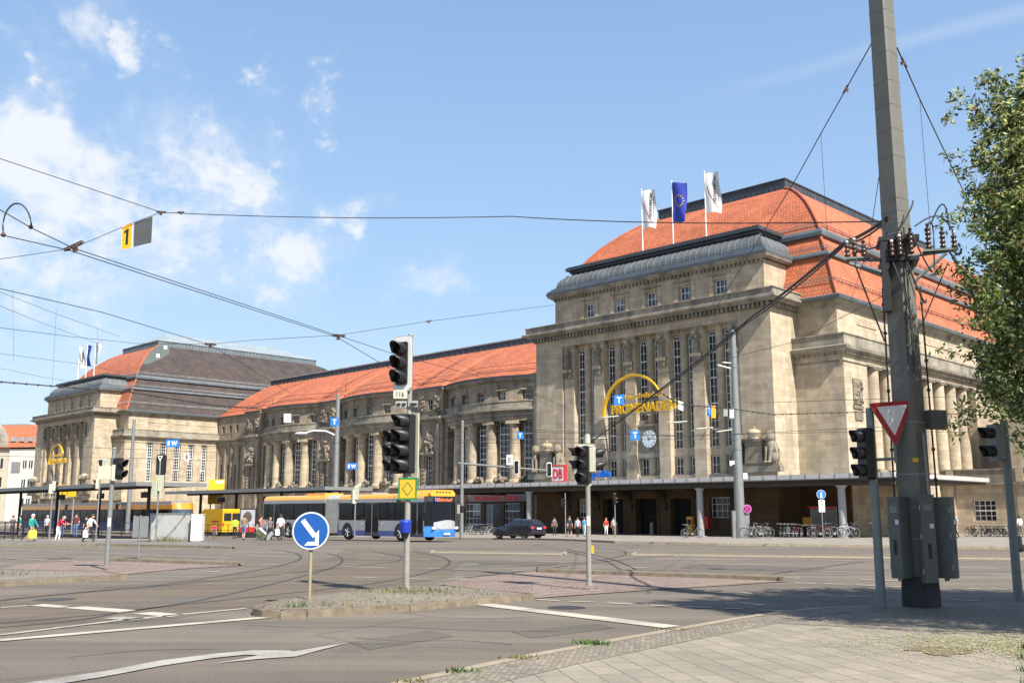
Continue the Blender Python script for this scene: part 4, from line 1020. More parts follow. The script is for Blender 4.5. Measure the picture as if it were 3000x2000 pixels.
# ---------------------------------------------------------------- entrance canopy
CP = thing('entrance_canopy', 'long flat entrance canopy with pale ribbed edge in front of the nearer hall', 'canopy', SO, ANG)
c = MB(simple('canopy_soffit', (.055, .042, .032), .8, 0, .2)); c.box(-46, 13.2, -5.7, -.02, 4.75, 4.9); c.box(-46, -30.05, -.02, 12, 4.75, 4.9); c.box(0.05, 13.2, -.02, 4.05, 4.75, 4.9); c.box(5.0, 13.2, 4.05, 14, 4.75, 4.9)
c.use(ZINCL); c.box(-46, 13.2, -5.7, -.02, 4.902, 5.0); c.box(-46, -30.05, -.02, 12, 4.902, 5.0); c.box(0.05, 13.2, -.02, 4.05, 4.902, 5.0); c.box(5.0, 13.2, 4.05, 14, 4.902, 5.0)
for k in range(30): c.box(-45+2*k, -44.9+2*k, -5.7, -.03, 5.0, 5.12)
for k in range(14): c.box(-46, -30.1, .5+.8*k, .58+.8*k, 5.0, 5.1)
c.build('canopy_roof', CP)
e = MB(simple('canopy_edge', (.50, .47, .45), .45, .1, .12, 1.5, dirt=.2))
e.box(-46.1, 13.3, -6.0, -5.7, 4.98, 5.34); e.box(13.2, 13.5, -6.0, 14, 4.98, 5.34); e.use(GALV)
for k in range(46): x = -46+1.3*k; e.box(x, x+.06, -6.03, -6.0, 4.96, 5.36)
e.box(-46.1, 13.3, -6.02, -5.66, 4.90, 4.98)
e.build('canopy_edge', CP)
b = MB(simple('canopy_bracket', (.05, .038, .028), .8, 0, .2))
BR = [-25.4, -21.3, -17.0, -12.7, -8.4, -4.2]
for x in BR:
    m = MB(MATS['canopy_bracket']); arc = []
    for i in range(13):
        t = i/12*math.pi/2; arc.append((-.02-5.0*(1-math.cos(t)), 3.15+1.45*math.sin(t)))
    m.prism([(-.02, 4.74)]+arc+[(-5.2, 4.74)], lambda a, z, d: (d, a, z), x-.3, x+.3)
    m.box(x-.4, x+.4, -.25, .02, 2.5, 3.2); m.build('canopy_bracket', CP)
for x in (-38.0, -30.8):
    m = MB(MATS['canopy_bracket']); m.box(x-.25, x+.25, -5.3, 3, 4.3, 4.74); m.build('canopy_beam', CP)
m = MB(MATS['canopy_bracket']); m.box(-46, 13.2, -5.5, -5.1, 4.4, 4.74); m.build('canopy_beam', CP)
for x in (-42, -26.18, -4.9, 8.7):
    m = MB(GREYM); m.cyl((x, -5.2, 0.1), (x, -5.2, 4.4), .33, .30, 16); m.cyl((x, -5.2, 4.2), (x, -5.2, 4.42), .34, .5, 16); m.box(x-.5, x+.5, -5.7, -4.7, .1, .2); m.build('canopy_column', CP)
# ---------------------------------------------------------------- lettering and flags fixed to the station
def promenaden(ox, label):
    o = thing('arch_sign', label, 'sign', sp(ox, 0), ANG)
    a = MB(YELS); C0, rx, rz_, zb = -15.55, 3.95, 4.15, 12.0
    pts = []
    for i in range(37):
        t = math.pi*(.985-i/36*.80); pts.append((C0+rx*math.cos(t), zb+rz_*math.sin(t)))
    w = [.125+.03*math.sin(math.pi*min(1, i/26)) if i < 22 else .15*(36-i)/14*.85+.03 for i in range(37)]
    out = []; inn = []
    for i, (x, z) in enumerate(pts):
        d = Vector((x-C0, z-zb)).normalized(); out.append((x+d.x*w[i], z+d.y*w[i])); inn.append((x-d.x*w[i], z-d.y*w[i]))
    for i in range(36):
        pass
    nn_ = 37; vs = [(q[0], d, q[1]) for d in (-1.05, -.75) for L_ in (inn, out) for q in L_]
    fs = []
    for i in range(36):
        A_, B_, C_, D_ = i, nn_+i, 2*nn_+i, 3*nn_+i
        fs += [(A_, A_+1, B_+1, B_), (C_, D_, D_+1, C_+1), (A_, C_, C_+1, A_+1), (B_, B_+1, D_+1, D_)]
    fs += [(0, nn_, 3*nn_, 2*nn_), (36, 2*nn_+36, 3*nn_+36, nn_+36)]; a.add(vs, fs)
    a.build('sign_arch', o)
    for x in (-18.6, -14.2): a = MB(GREYM); a.box(x-.04, x+.04, -.80, .12, 12.0, 12.1); a.build('sign_bracket', o)
    l = MB(YELS); text(l, "Hauptbahnhof", 5.2, .72, lambda x, z, d: (-14.35+x, -.95-d, 13.55+z), .1, .01)
    text(l, "PROMENADEN", 8.1, 1.0, lambda x, z, d: (-14.25+x, -.95-d, 12.25+z), .14, .035)
    l.use(GREYM); l.box(-18.3, -10.2, -.8, -.72, 12.1, 12.16); l.box(-16.9, -11.8, -.8, -.72, 13.42, 13.48); l.build('sign_lettering', o)
promenaden(0, 'yellow arch sign over yellow capital letters on the nearer hall')
promenaden(-149.85, 'small distant yellow arch sign on the far left hall')
def flag(ox, x, kind, lab, seed):
    rr = random.Random(seed)
    o = thing('flag', lab, 'flag', sp(ox+x, 2.6, 29.9), ANG, 'flags along the roof edges')
    if ox < 0: o.scale = (1.3, 1.3, 1.03)
    m = MB(WFRAMEW); m.cyl((0, 0, 0), (0, 0, 7.15), .07, .045, 8); m.ball((0, 0, 7.2), .08); m.build('flagpole', o)
    ph = rr.uniform(0, 6)
    def wv(a, z, d=0): return Vector((a*.93, .16*a*math.sin(2.0*a+z*.7+ph)+.05*math.sin(z*1.7+ph)-d, z+.12*math.sin(a*1.4+ph*.5)*a-.10*a))
    hh, bw = 4.35, 1.85
    f = MB(simple('flag_blue', (.025, .045, .33), .7, 0, .05) if kind == 'eu' and 'flag_blue' not in MATS else MATS['flag_blue'] if kind == 'eu' else WHITE)
    nx, nz_ = 12, 16; vs = [wv(.06+bw*i/nx, 2.65+hh*j/nz_) for j in range(nz_+1) for i in range(nx+1)]
    f.add(vs, [(j*(nx+1)+i, j*(nx+1)+i+1, (j+1)*(nx+1)+i+1, (j+1)*(nx+1)+i) for j in range(nz_) for i in range(nx)], True)
    if kind == 'eu':
        f.use(YELB)
        for k in range(12):
            a = k*math.pi/6; cx, cz = 1.0+.55*math.cos(a), 5.0+.62*math.sin(a); P = []
            for q in range(10):
                r_ = .13 if q % 2 == 0 else .052; b_ = math.pi/2+q*math.pi/5; P.append(wv(cx+r_*math.cos(b_), cz+r_*math.sin(b_), .012))
            f.add(P, [tuple(range(10))])
    else:
        f.use(BLACK); text(f, "PROMENADEN", 2.9, .34, lambda a, z, d: wv(1.05+z*.9, 5.1-a, .012), 0, .03); text(f, "Hauptbahnhof", 2.3, .2, lambda a, z, d: wv(1.45+z*.9, 5.0-a, .012), 0, .01)
        f.use(RED)
        for k in range(14):
            t0, t1 = k/14, (k+1)/14; q = lambda t, w_: wv(.35+1.2*t**1.6+w_, 5.6-2.5*t, .012); f.add([q(t0, 0), q(t0, .09), q(t1, .09), q(t1, 0)], [(0, 1, 2, 3)])
    f.build('flag_cloth', o)
flag(0, -16.52, 'w', 'white shopping flag, leftmost of three on the nearer hall', 1)
flag(0, -12.5, 'eu', 'blue flag with ring of yellow stars on the nearer hall', 2)
flag(0, -8.38, 'w', 'white shopping flag, rightmost and highest on the nearer hall', 3)
flag(-149.85, -16.52, 'w', 'small white flag, leftmost of three on the far left hall', 4)
flag(-149.85, -12.5, 'eu', 'small blue star flag on the far left hall', 5)
flag(-149.85, -8.38, 'w', 'small white flag right of the blue one on the far left hall', 6)
# signs standing on the canopy
DBX = -29.2
o = thing('canopy_sign', 'red and white square sign with two capital letters on the canopy', 'sign', sp(-21.8, -5.4, 5.02), ANG)
m = MB(WHITE); m.box(-1.0, 1.0, -.15, .15, .25, 1.95); m.use(REDB); 
for b_ in ((-.98, .98, .27, .42), (-.98, .98, 1.88, 2.03), (-.98, -.83, .42, 1.88), (.83, .98, .42, 1.88)): m.box(b_[0], b_[1], -.17, -.15, b_[2], b_[3])
text(m, "DB", 1.25, 1.0, lambda x, z, d: (x, -.15-d, .64+z), .03, .03); m.build('sign_panel', o)
m = MB(REDB); m.box(1.0, 1.04, -.15, .15, .25, 2.05); m.build('sign_side', o)
m = MB(GREYM); m.box(-.7, -.6, -.05, .05, 0, .25); m.box(.6, .7, -.05, .05, 0, .25); m.build('sign_frame', o)
o = thing('canopy_sign', 'blue script letters standing on the canopy behind the traffic light', 'sign', sp(-16.4, -5.3, 5.02), ANG)
m = MB(BLUE); text(m, "apolle", 2.8, 1.05, lambda x, z, d: (x, -.1-d, .38+z), .16, .03); m.build('sign_lettering', o)
m = MB(GREYM); m.box(-1.7, 1.7, 0, .06, .40, .46); [m.box(x-.03, x+.03, 0, .06, 0, .4) for x in (-1.4, 0, 1.4)]; m.build('sign_frame', o)
o = thing('shop_sign', 'red restaurant letters on the wall under the canopy', 'sign', sp(-50, 14.1, 0), ANG)
m = MB(simple('sign_board_dim', (.22, .20, .17), .7)); m.box(-6.2, 5.6, -.12, 0, 3.75, 4.7); m.build('sign_board', o)
m = MB(REDB); text(m, "BURGER KING", 9.0, .66, lambda x, z, d: (x-.5, -.12-d, 3.9+z), .06, .035); m.build('sign_lettering', o)
# ---------------------------------------------------------------- traffic lights and poles
LENS = {'r': simple('lens_red', (.05, .006, .004), .2), 'y': simple('lens_amber', (.06, .03, .004), .2), 'g': simple('lens_green', (.006, .03, .02), .2)}
def signal_head(parent, loc, yaw, n=3, pitch=.33, mat=BLACK, back=None, bm_=.10, vis=.24, rad=.125, kinds='ryg', boxw=.31):
    m = MB(mat); H = n*pitch
    m.prism([(-boxw/2+.03, 0), (boxw/2-.03, 0), (boxw/2, .03), (boxw/2, H-.03), (boxw/2-.03, H), (-boxw/2+.03, H), (-boxw/2, H-.03), (-boxw/2, .03)], lambda a, b, d: (a, d, b), 0, .17)
    m.use(BLACK)
    for i in range(n):
        c = pitch*(i+.5); r = rad; nn = 16; vs = []
        for k in range(nn+1):
            a = R(-48)+k/nn*R(276); f = vis*(.62+.38*max(0, math.sin(a)))
            for rr, y in ((r, 0), (r, -f), (r-.012, -f), (r-.012, 0)): vs.append((rr*math.cos(a), y, c+rr*math.sin(a)))
        m.add(vs, [(4*k+j, 4*k+j+1, 4*k+5+j, 4*k+4+j) for k in range(nn) for j in range(3)], True)
    if back:
        bw, bh = boxw/2+bm_, H+.06+2*bm_
        pts = [(-bw+.07, -.03-bm_), (bw-.07, -.03-bm_), (bw, .04-bm_), (bw, bh-.10-bm_), (bw-.07, bh-.03-bm_), (-bw+.07, bh-.03-bm_), (-bw, bh-.10-bm_), (-bw, .04-bm_)]
        m.use(back).prism(pts, lambda a, b, d: (a, d, b), .05, .064)
        m.use(GREYM); sc = 1.06; m.prism([(a*sc, (b-H/2)*1.03+H/2) for a, b in pts], lambda a, b, d: (a, d, b), .066, .08)
    o = m.build('signal_head', parent, loc, yaw)
    for i in range(n):
        l = MB(LENS[kinds[::-1][i]] if i < len(kinds) else LENS['r']); l.cyl((0, .005, pitch*(i+.5)), (0, -.02, pitch*(i+.5)), rad-.014, rad-.03, 14); l.build('lens', o)
    return o
def pole(parent, h, r0=.06, r1=None, mat=POLE, z0=0.0, cap=True, name='pole'):
    m = MB(mat); m.cyl((0, 0, z0), (0, 0, h), r0, r1 or r0, 16); m.cyl((0, 0, 0), (0, 0, .05), r0*1.4, r0*1.4, 16)
    if cap: m.cyl((0, 0, h), (0, 0, h+.03), (r1 or r0)*1.2, (r1 or r0)*1.0, 14)
    return m.build(name, parent)
# centre light on the island
p0 = gr(1190, 1724, .115); T = thing('traffic_light', 'tall traffic light with white bordered signal and yellow diamond sign on the island', 'traffic light', (p0.x, p0.y, .112))
T.scale = (.942,)*3; pole(T, 5.75, .07, .055)
signal_head(T, (-.20, -.08, 4.58), R(-30), 3, .335, BLACK, WHITE, .10, .36, .15)
m = MB(CREAM); m.obox((-.20, -.12, 4.36), (1, .2, 0), .16, .008, .1); m.use(BLACK); text(m, "116", .17, .12, lambda x, z, d: (-.20+x*.98, -.13+x*.2-.006, 4.30+z), 0, .01); m.build('number_plate', T)
m = MB(simple('faded_plate', (.35, .36, .34), .6)); m.obox((-.18, -.1, 4.13), (1, 0, 0), .125, .006, .07); m.obox((.09, -.1, 4.14), (1, -.3, 0), .115, .006, .07); m.use(BLACK)
for x0 in (-.28, -.16, .02, .10): m.box(x0, x0+.09, -.135, -.13, 4.10, 4.155)
m.build('small_plates', T)
signal_head(T, (-.07, -.07, 2.56), R(-50), 4, .335, BLACK, None, .1, .38, .15, 'ryg')
signal_head(T, (-.33, .03, 2.56), R(-50), 3, .335, BLACK, None, .1, .30, .145)
m = MB(CREAM); m.obox((.15, .04, 3.2), (.55, .83, 0), .02, .09, .74); m.use(GREYM); m.obox((.06, .02, 3.6), (1, 0, 0), .1, .02, .02); m.obox((.06, .02, 2.7), (1, 0, 0), .1, .02, .02); m.build('back_board', T)
m = MB(GREEN); m.box(-.21, .21, -.10, -.075, 1.96, 2.46); m.use(YEL); m.box(-.172, .172, -.104, -.10, 2.005, 2.415)
m.use(GREEN)
D = [(0, .165), (.13, 0), (0, -.165), (-.13, 0)]
for i in range(4):
    a, b = D[i], D[(i+1) % 4]; m.poly([(a[0], -.108, 2.21+a[1]), (b[0], -.108, 2.21+b[1]), (b[0]*.78, -.108, 2.21+b[1]*.78), (a[0]*.78, -.108, 2.21+a[1]*.78)])
m.build('diamond_sign', T)
m = MB(simple('blue_bin', (.015, .045, .42), .45)); m.lathe([(.0, 0), (.1, .0), (.12, .04), (.125, .22), (.135, .24), (.135, .27), (.10, .30), (0, .30)], (-.03, -.15, 1.22), 14); m.use(BLACK); m.cyl((-.03, -.15, 1.12), (-.03, -.15, 1.22), .05, .09, 10); m.build('button_box', T)
# keep right sign
p0 = gr(906, 1755, .115); T = thing('keep_right_sign', 'round blue sign with white diagonal arrow on the island tip', 'road sign', (p0.x, p0.y, .112))
m = MB(simple('khaki_post', (.30, .26, .17), .6, .2, .15, dirt=.2)); m.cyl((0, 0, 0), (0, 0, 1.45), .034, .034, 12); m.build('pole', T)
m = MB(GALV); cz = 1.25; m.cyl((0, -.045, cz), (0, -.07, cz), .348, .348, 40); m.use(WHITE); m.cyl((0, -.07, cz), (0, -.074, cz), .342, .342, 40); m.use(simple('sign_blue', (.006, .075, .30), .4, 0, .04)); m.cyl((0, -.074, cz), (0, -.078, cz), .318, .318, 40)
m.use(WHITE); u_ = Vector((.62, -.78)); n_ = Vector((.78, .62))
q = lambda a, b: (u_.x*a+n_.x*b, -.081, cz+u_.y*a+n_.y*b)
m.poly([q(-.25, .045), q(-.25, -.045), q(.13, -.045), q(.13, .045)]); m.poly([q(.26, 0), q(.0, .2), q(-.10, .2), q(.12, 0)]) if 0 else None
m.poly([(.155, -.082, cz-.27), (.155, -.082, cz+.02), (.085, -.082, cz-.07), (.085, -.082, cz-.20)]); m.poly([(.155, -.083, cz-.27), (.085, -.083, cz-.20), (-.05, -.083, cz-.20), (-.11, -.083, cz-.27)])
m.build('sign_face', T)
# light right of centre
p0 = gr(1726, 1713, .115); T = thing('traffic_light', 'traffic light with cream backed side signals on the pink paved wedge', 'traffic light', (p0.x, p0.y, .112))
T.scale = (.934,)*3; pole(T, 3.55, .06, .056); m = MB(CREAM); m.cyl((0, 0, 3.35), (0, 0, 3.55), .075, .07, 14); m.obox((-.03, -.02, 3.3), (1, 0, 0), .2, .05, .03); m.obox((-.04, 0, 2.36), (1, 0, 0), .12, .04, .03); m.build('head_bracket', T)
signal_head(T, (-.13, -.06, 2.36), R(-32), 3, .31, BLACK, None, .1, .26, .125)
signal_head(T, (-.22, .12, 2.68), R(-88), 2, .31, BLACK, None, .1, .24, .11, 'rg', .28)
signal_head(T, (.21, .05, 2.64), R(80), 2, .31, CREAM, None, .1, .27, .115, 'rg', .3)
m = MB(ORNG); m.box(.055, .12, -.05, .05, .74, .92); m.build('button_box', T)
m = MB(WHITE); m.obox((0, -.061, 1.5), (1, 0, 0), .04, .002, .11); m.build('sticker', T)
# left island light
p0 = gr(312, 1657, .115); T = thing('traffic_light', 'traffic light seen from behind with cream boxes on the left island', 'traffic light', (p0.x, p0.y, .112))
T.scale = (.93,)*3; pole(T, 3.8, .075, .07, GALV); m = MB(CREAM); m.obox((-.22, -.02, 3.0), (1, .1, 0), .22, .12, .22); m.obox((.1, -.1, 3.0), (1, .2, 0), .08, .06, .26); m.build('control_box', T)
signal_head(T, (-.30, .1, 2.82), R(-110), 2, .33, CREAM, None, .1, .26, .125, 'rg')
signal_head(T, (.24, -.02, 2.78), R(68), 2, .35, BLACK, None, .1, .30, .135, 'rg', .33)
m = MB(WHITE); m.obox((.02, -.076, 1.4), (1, 0, 0), .05, .002, .14); m.build('sticker', T)
# back of a sign left
p0 = gr(405, 1635, .12); T = thing('road_sign', 'grey back of a square sign on a thin post, left island', 'road sign', (p0.x, p0.y, .112))
m = MB(GALV); m.cyl((0, 0, 0), (0, 0, 1.5), .03, .03, 10); m.build('pole', T)
m = MB(simple('sign_back', (.19, .215, .21), .5, .2, .08)); m.box(-.27, .27, .035, .05, .72, 1.46); m.use(GALV); m.box(-.27, .27, .03, .036, 1.43, 1.47); m.box(-.2, .2, .03, .04, .75, .78); m.build('sign_face', T)
# lights and signs across the tram stop
def side_light(u, v, Y, h, label, heads, r=.05, mat=GALV):
    q = at(u, v, Y); z = gz(Y)+.1; T = thing('traffic_light', label, 'traffic light', (q.x, Y, z)); pole(T, h, r, r*.9, mat)
    for (dx, dz, yaw, n, mt) in heads: signal_head(T, (dx, -.02, dz), R(yaw), n, .29, mt, None, .1, .2, .105, 'rg' if n == 2 else 'ryg', .27)
    return T
side_light(143, 1585, 60.5, 3.9, 'thin traffic light beside the woman in green', [(-.1, 2.75, -150, 2, CREAM), (.14, 2.9, 120, 2, CREAM)])
side_light(280, 1588, 60.0, 3.8, 'thin traffic light right of the man in white', [(-.2, 3.0, -80, 2, CREAM)])
T = side_light(455, 1595, 56.0, 4.6, 'pole with a black tram signal showing a white triangle', [(-.16, 2.5, 160, 3, CREAM), (.16, 2.8, 170, 3, CREAM)])
m = MB(BLACK); m.prism([(-.2, -.55), (.2, -.55), (.25, -.45), (.25, .5), (.18, .58), (-.18, .58), (-.25, .5), (-.25, -.45)], lambda a, b, d: (a, d, b+4.25), .07, .3)
m.use(WHITE); m.poly([(-.15, -.06, 4.75), (.15, -.06, 4.75), (0, -.06, 4.42)]); m.use(BLACK); m.poly([(-.07, -.065, 4.705), (.07, -.065, 4.705), (0, -.065, 4.55)]); m.build('tram_signal', T)
side_light(1038, 1582, 63.0, 4.3, 'thin cream traffic light in front of the bus', [(-.14, 2.2, -140, 3, CREAM), (.1, 2.45, 170, 3, CREAM)])
side_light(1657, 1574, 84.0, 3.6, 'thin pedestrian light on the station pavement left of the arcade doors', [(-.15, 2.6, 20, 2, BLACK)])
side_light(1803, 1572, 86.0, 3.7, 'thin pedestrian light before the arcade doors', [(0, 2.8, 0, 3, BLACK), (.12, 2.8, 90, 2, BLACK)])
# yield sign post by the mast
p0 = gr(2583, 1778, .1); T = thing('traffic_light', 'shaded traffic light with red triangle yield sign beside the mast', 'traffic light', (p0.x, p0.y, .10)); T.scale = (.94,)*3
m = MB(POLEG); m.cyl((0, 0, 0), (0, 0, 3.6), .085, .072, 16); m.cyl((0, 0, 3.6), (0, 0, 3.63), .08, .06, 14); m.build('pole', T)
signal_head(T, (-.2, -.02, 2.30), R(-78), 3, .315, BLACK, None, .1, .22, .125)
m = MB(POLEG); m.cyl((.03, -.06, 2.66), (.40, -.1, 2.68), .03, .03, 10); m.cyl((.40, -.1, 2.60), (.38, -.1, 3.5), .035, .035, 10); m.build('sign_arm', T)
m = MB(REDB)
tri = lambda s, y: [(.36-.435*s, y, 3.44+.26*s), (.36+.435*s, y, 3.44+.33*s), (.36+.03*s, y, 3.44-.55*s)]
def rtri(s):
    P = tri(s, 0); out = []
    for i in range(3):
        a, b, c = Vector(P[i-1]), Vector(P[i]), Vector(P[(i+1) % 3]); out += [b+(a-b).normalized()*.045, b+((a-b).normalized()+(c-b).normalized())*.014, b+(c-b).normalized()*.045]
    return out
P = rtri(1.0); m.use(GALV).prism([(p.x, p.z) for p in P], lambda a, b, d: (a, d, b), -.16, -.14); m.use(simple('sign_red', (.36, .012, .016), .4, 0, .06)).prism([(.36+(p.x-.36)*.97, 3.45+(p.z-3.45)*.97) for p in P], lambda a, b, d: (a, d, b), -.165, -.16)
m.use(WHITE).prism([(.365+(p.x-.365)*.66, 3.465+(p.z-3.45)*.66) for p in rtri(1.0)], lambda a, b, d: (a, d, b), -.170, -.165); m.build('yield_sign', T)
# right edge light
p0 = gr(2985, 1762, .1); T = thing('traffic_light', 'shaded traffic light at the right edge under the tree', 'traffic light', (p0.x, p0.y, .10)); T.scale = (.94,)*3
m = MB(POLEG); m.cyl((0, 0, 0), (0, 0, 3.5), .085, .075, 16); m.build('pole', T); signal_head(T, (-.27, -.02, 2.7), R(-80), 2, .36, POLEG, None, .1, .28, .12, 'rg', .32)
m = MB(POLEG); m.cyl((.1, 0, 1.02), (.1, 0, 1.25), .07, .05, 10); m.ball((.12, 0, 1.02), .085); m.build('button_box', T)
# ---------------------------------------------------------------- the big catenary mast
MX, MY = 7.03, 17.6
T = thing('catenary_mast', 'tall tapering grey steel mast with cabinets and insulators beside the pavement', 'mast', (MX, MY, .10), R(-16)); T.scale = (.95,)*3
prof = lambda z: (.335-.0065*z)*.875
def oct_(r):
    c = .20*r; return [(-r+c, -r), (r-c, -r), (r, -r+c), (r, r-c), (r-c, r), (-r+c, r), (-r, r-c), (-r, -r+c)]
m = MB(CONC); vs = []; zs = [.55, 3, 6, 9, 12, 15.5]
CR = lambda r, a=R(45-8): [(x*math.cos(a)-y*math.sin(a), x*math.sin(a)+y*math.cos(a)) for x, y in oct_(r)]
for z in zs: vs += [(x, y, z) for x, y in CR(prof(z)*.80)]
m.add(vs, [(8*i+k, 8*i+(k+1) % 8, 8*i+8+(k+1) % 8, 8*i+8+k) for i in range(len(zs)-1) for k in range(8)]); m.add(vs[-8:], [tuple(range(8))])
m.use(CONCD)
vs = [(x, y, 0) for x, y in CR(.262)]+[(x, y, .552) for x, y in CR(.25)]; m.add(vs, [(k, (k+1) % 8, 8+(k+1) % 8, 8+k) for k in range(8)])
m.use(simple('mast_joint', (.13, .125, .11), .7))
for z in [1.6, 2.9, 4.2, 5.45, 6.05, 7.1, 7.35, 7.6, 8.45, 9.0, 9.5, 10.0, 10.6, 11.1, 11.5]:
    a = CR(prof(z)*.80+.0035); m.add([(x, y, z) for x, y in a]+[(x, y, z+.018) for x, y in a], [(k, (k+1) % 8, 8+(k+1) % 8, 8+k) for k in range(8)])
m.use(GALV)
for z in (1.2, 1.75, 2.35, 3.3, 6.9):
    a = CR(prof(z)*.80+.010); m.add([(x, y, z) for x, y in a]+[(x, y, z+.035) for x, y in a], [(k, (k+1) % 8, 8+(k+1) % 8, 8+k) for k in range(8)])
m.build('mast_shaft', T, (0, 0, 0), R(16))
MW = lambda x, y, z: Vector((MX+x, MY+y, .1+z))
rzT = R(16)
def cab(x, y, z0, z1, hx, hy, yaw, nm='control_cabinet'):
    c = MB(simple('cabinet_grey_green', (.105, .112, .102), .6, 0, .1, 4, dirt=.2) if 'cabinet_grey_green' not in MATS else MATS['cabinet_grey_green'])
    c.box(-hx, hx, -hy, hy, z0, z1); c.box(-hx-.01, hx+.01, -hy-.01, hy+.01, z1, z1+.025); c.box(-hx+.012, hx-.012, -hy-.006, -hy, z0+.03, z1-.03)
    c.use(BLACKM); c.box(-.03, .03, -hy-.014, -hy-.006, z0+.42, z0+.68); c.cyl((hx*.5, 0, z0-.05), (hx*.5, 0, z0), .02, .02, 6); c.cyl((-hx*.5, 0, z0-.05), (-hx*.5, 0, z0), .02, .02, 6)
    c.use(GREYM); [c.cyl((-hx-.006, -hy+.01, zz), (-hx-.006, -hy+.01, zz+.09), .012, .012, 6) for zz in (z0+.15, (z0+z1)/2, z1-.25)]; [c.box(-hx*.6, hx*.6, -hy-.011, -hy-.006, z1-.16-.03*k, z1-.15-.03*k) for k in range(4)]
    c.use(WHITE).box(hx*.2, hx*.75, -hy-.009, -hy-.006, z0+.95, z0+1.03)
    o = c.build(nm, T); a = R(16); o.location = (x*math.cos(a)-y*math.sin(a), x*math.sin(a)+y*math.cos(a), 0); o.rotation_euler = (0, 0, yaw+a); return o
cab(-.40, -.22, .52, 1.93, .115, .165, R(-50)); cab(.02, -.40, .45, 1.97, .135, .06, R(8)); cab(.41, -.20, .52, 1.93, .13, .17, R(48))
c = MB(MATS['cabinet_grey_green']); c.box(-.17, .17, -.1, .1, 3.2, 3.55); o = c.build('junction_box', T, (.47, .10, 0), R(30)); c = MB(GALV); c.cyl((.22, -.22, 1.9), (.20, -.20, 3.1), .028, .028, 8); c.build('conduit', T)
c = MB(YELB); c.obox((.03, -.30, 2.62), (1, .1, 0), .05, .004, .035); c.build('warning_label', T)
c = MB(WIRE)
for (x, y, z0, z1) in ((-.36, -.05, 1.95, 5.9), (.40, .0, 1.95, 5.9), (.12, -.34, 4.2, 7.0), (.05, -.33, 4.4, 5.4)):
    k = .0; pts = [(x*(1-.018*z), y*(1-.018*z)-.0, z) for z in np.linspace(z0, z1, 8)]; c.tube(pts, .018, 6)
    for z in np.arange(z0+.3, z1, .55): c.box(x*(1-.018*z)-.03, x*(1-.018*z)+.03, y*(1-.018*z)-.03, y*(1-.018*z)+.03, z, z+.05)
c.build('cable_run', T)
# brackets with stacked insulators
c = MB(POLEG)
for (p, q) in (((-.25, 0, 6.45), (-.92, -.05, 6.5)), ((-.25, 0, 6.15), (-.9, -.05, 6.42)), ((.25, 0, 6.5), (1.0, -.05, 6.55)), ((.25, 0, 6.0), (.85, -.05, 6.5))): c.cyl(p, q, .035, .03, 8)
c.box(-.95, -.5, -.1, .1, 6.5, 6.54); c.box(.45, 1.05, -.1, .1, 6.55, 6.59); c.use(BLACKM); c.box(-.36, .36, -.36, .36, 6.75, 6.83); c.box(-.34, .34, -.34, .34, 6.35, 6.42); c.box(-.33, -.2, -.35, -.1, 5.4, 6.75)
c.build('cross_arm', T)
rr = random.Random(3)
for (x, y, z, h) in ((-.92, -.05, 6.55, .45), (-.62, -.05, 6.54, .35), (-.78, .08, 6.54, .5), (.55, -.05, 6.6, .6), (.8, -.05, 6.6, .55), (1.0, -.03, 6.6, .4), (.0, -.40, 6.42, .55), (.2, -.38, 6.45, .6), (-.14, -.38, 6.42, .45)):
    c = MB(INSUL); h *= .78; n = int(h/.09)
    pr = []
    for i in range(n): pr += [(.035, i*.09), (.062, i*.09+.03), (.035, i*.09+.06)]
    c.lathe([(0, 0)]+pr+[(.02, n*.09), (0, n*.09+.03)], (x, y, z), 10); c.use(PORC if rr.random() < .5 else BLACKM); c.ball((x, y, z+n*.09+.03), .035); c.build('insulator', T)
c = MB(WIRE)
for (a, b, s) in (((.5, -.05, 6.95), (.62, -.05, 6.2), .5), ((.3, -.3, 7.0), (1.0, -.05, 6.9), .25), ((.1, -.42, 6.3), (.42, -.2, 5.6), -.35), ((-.2, -.35, 6.9), (-.9, -.05, 6.9), -.25), ((.62, 0, 7.1), (.95, 0, 6.95), .45), ((.2, -.42, 6.9), (.75, -.1, 6.3), -.5), ((-.14, -.42, 6.3), (.1, -.4, 5.2), -.2), ((0, -.42, 6.9), (.3, -.3, 7.5), .1)):
    a, b = Vector(a), Vector(b); c.tube([a.lerp(b, t)+Vector((.08*math.sin(math.pi*t), 0, s*math.sin(math.pi*t))) for t in np.linspace(0, 1, 12)], .016, 6)
c.build('jumper_cable', T)
# ---------------------------------------------------------------- masts further off
def mast(u, v, Y, h, r0, r1, label, arm=None):
    q = at(u, v, Y); z = gz(Y)+.1; T = thing('lamp_mast', label, 'mast', (q.x, Y, z), 0, 'grey steel masts on the square')
    m = MB(GALV); m.cyl((0, 0, 0), (0, 0, h), r0, r1, 20); m.cyl((0, 0, h), (0, 0, h+.06), r1*1.1, r1*1.0, 16); m.cyl((0, 0, 0), (0, 0, 1.2), r0*1.04, r0*1.02, 20); m.build('mast_shaft', T)
    for z in (h*.42, h*.6, h*.82):
        m = MB(GALV); m.cyl((0, 0, z), (0, 0, z+.12), r0*(1-z/h)+r1*z/h+.03, r0*(1-z/h)+r1*z/h+.03, 16); m.build('clamp', T)
    return T
T = mast(2170, 1576, 70.5, 14.6, .38, .19, 'tall tapering galvanised mast standing before the nearer hall')
m = MB(GALV); m.box(-.55, -.3, -.2, .2, 0, 1.9); m.box(.3, .62, -.2, .2, 0, 2.0); m.build('cabinet', T)
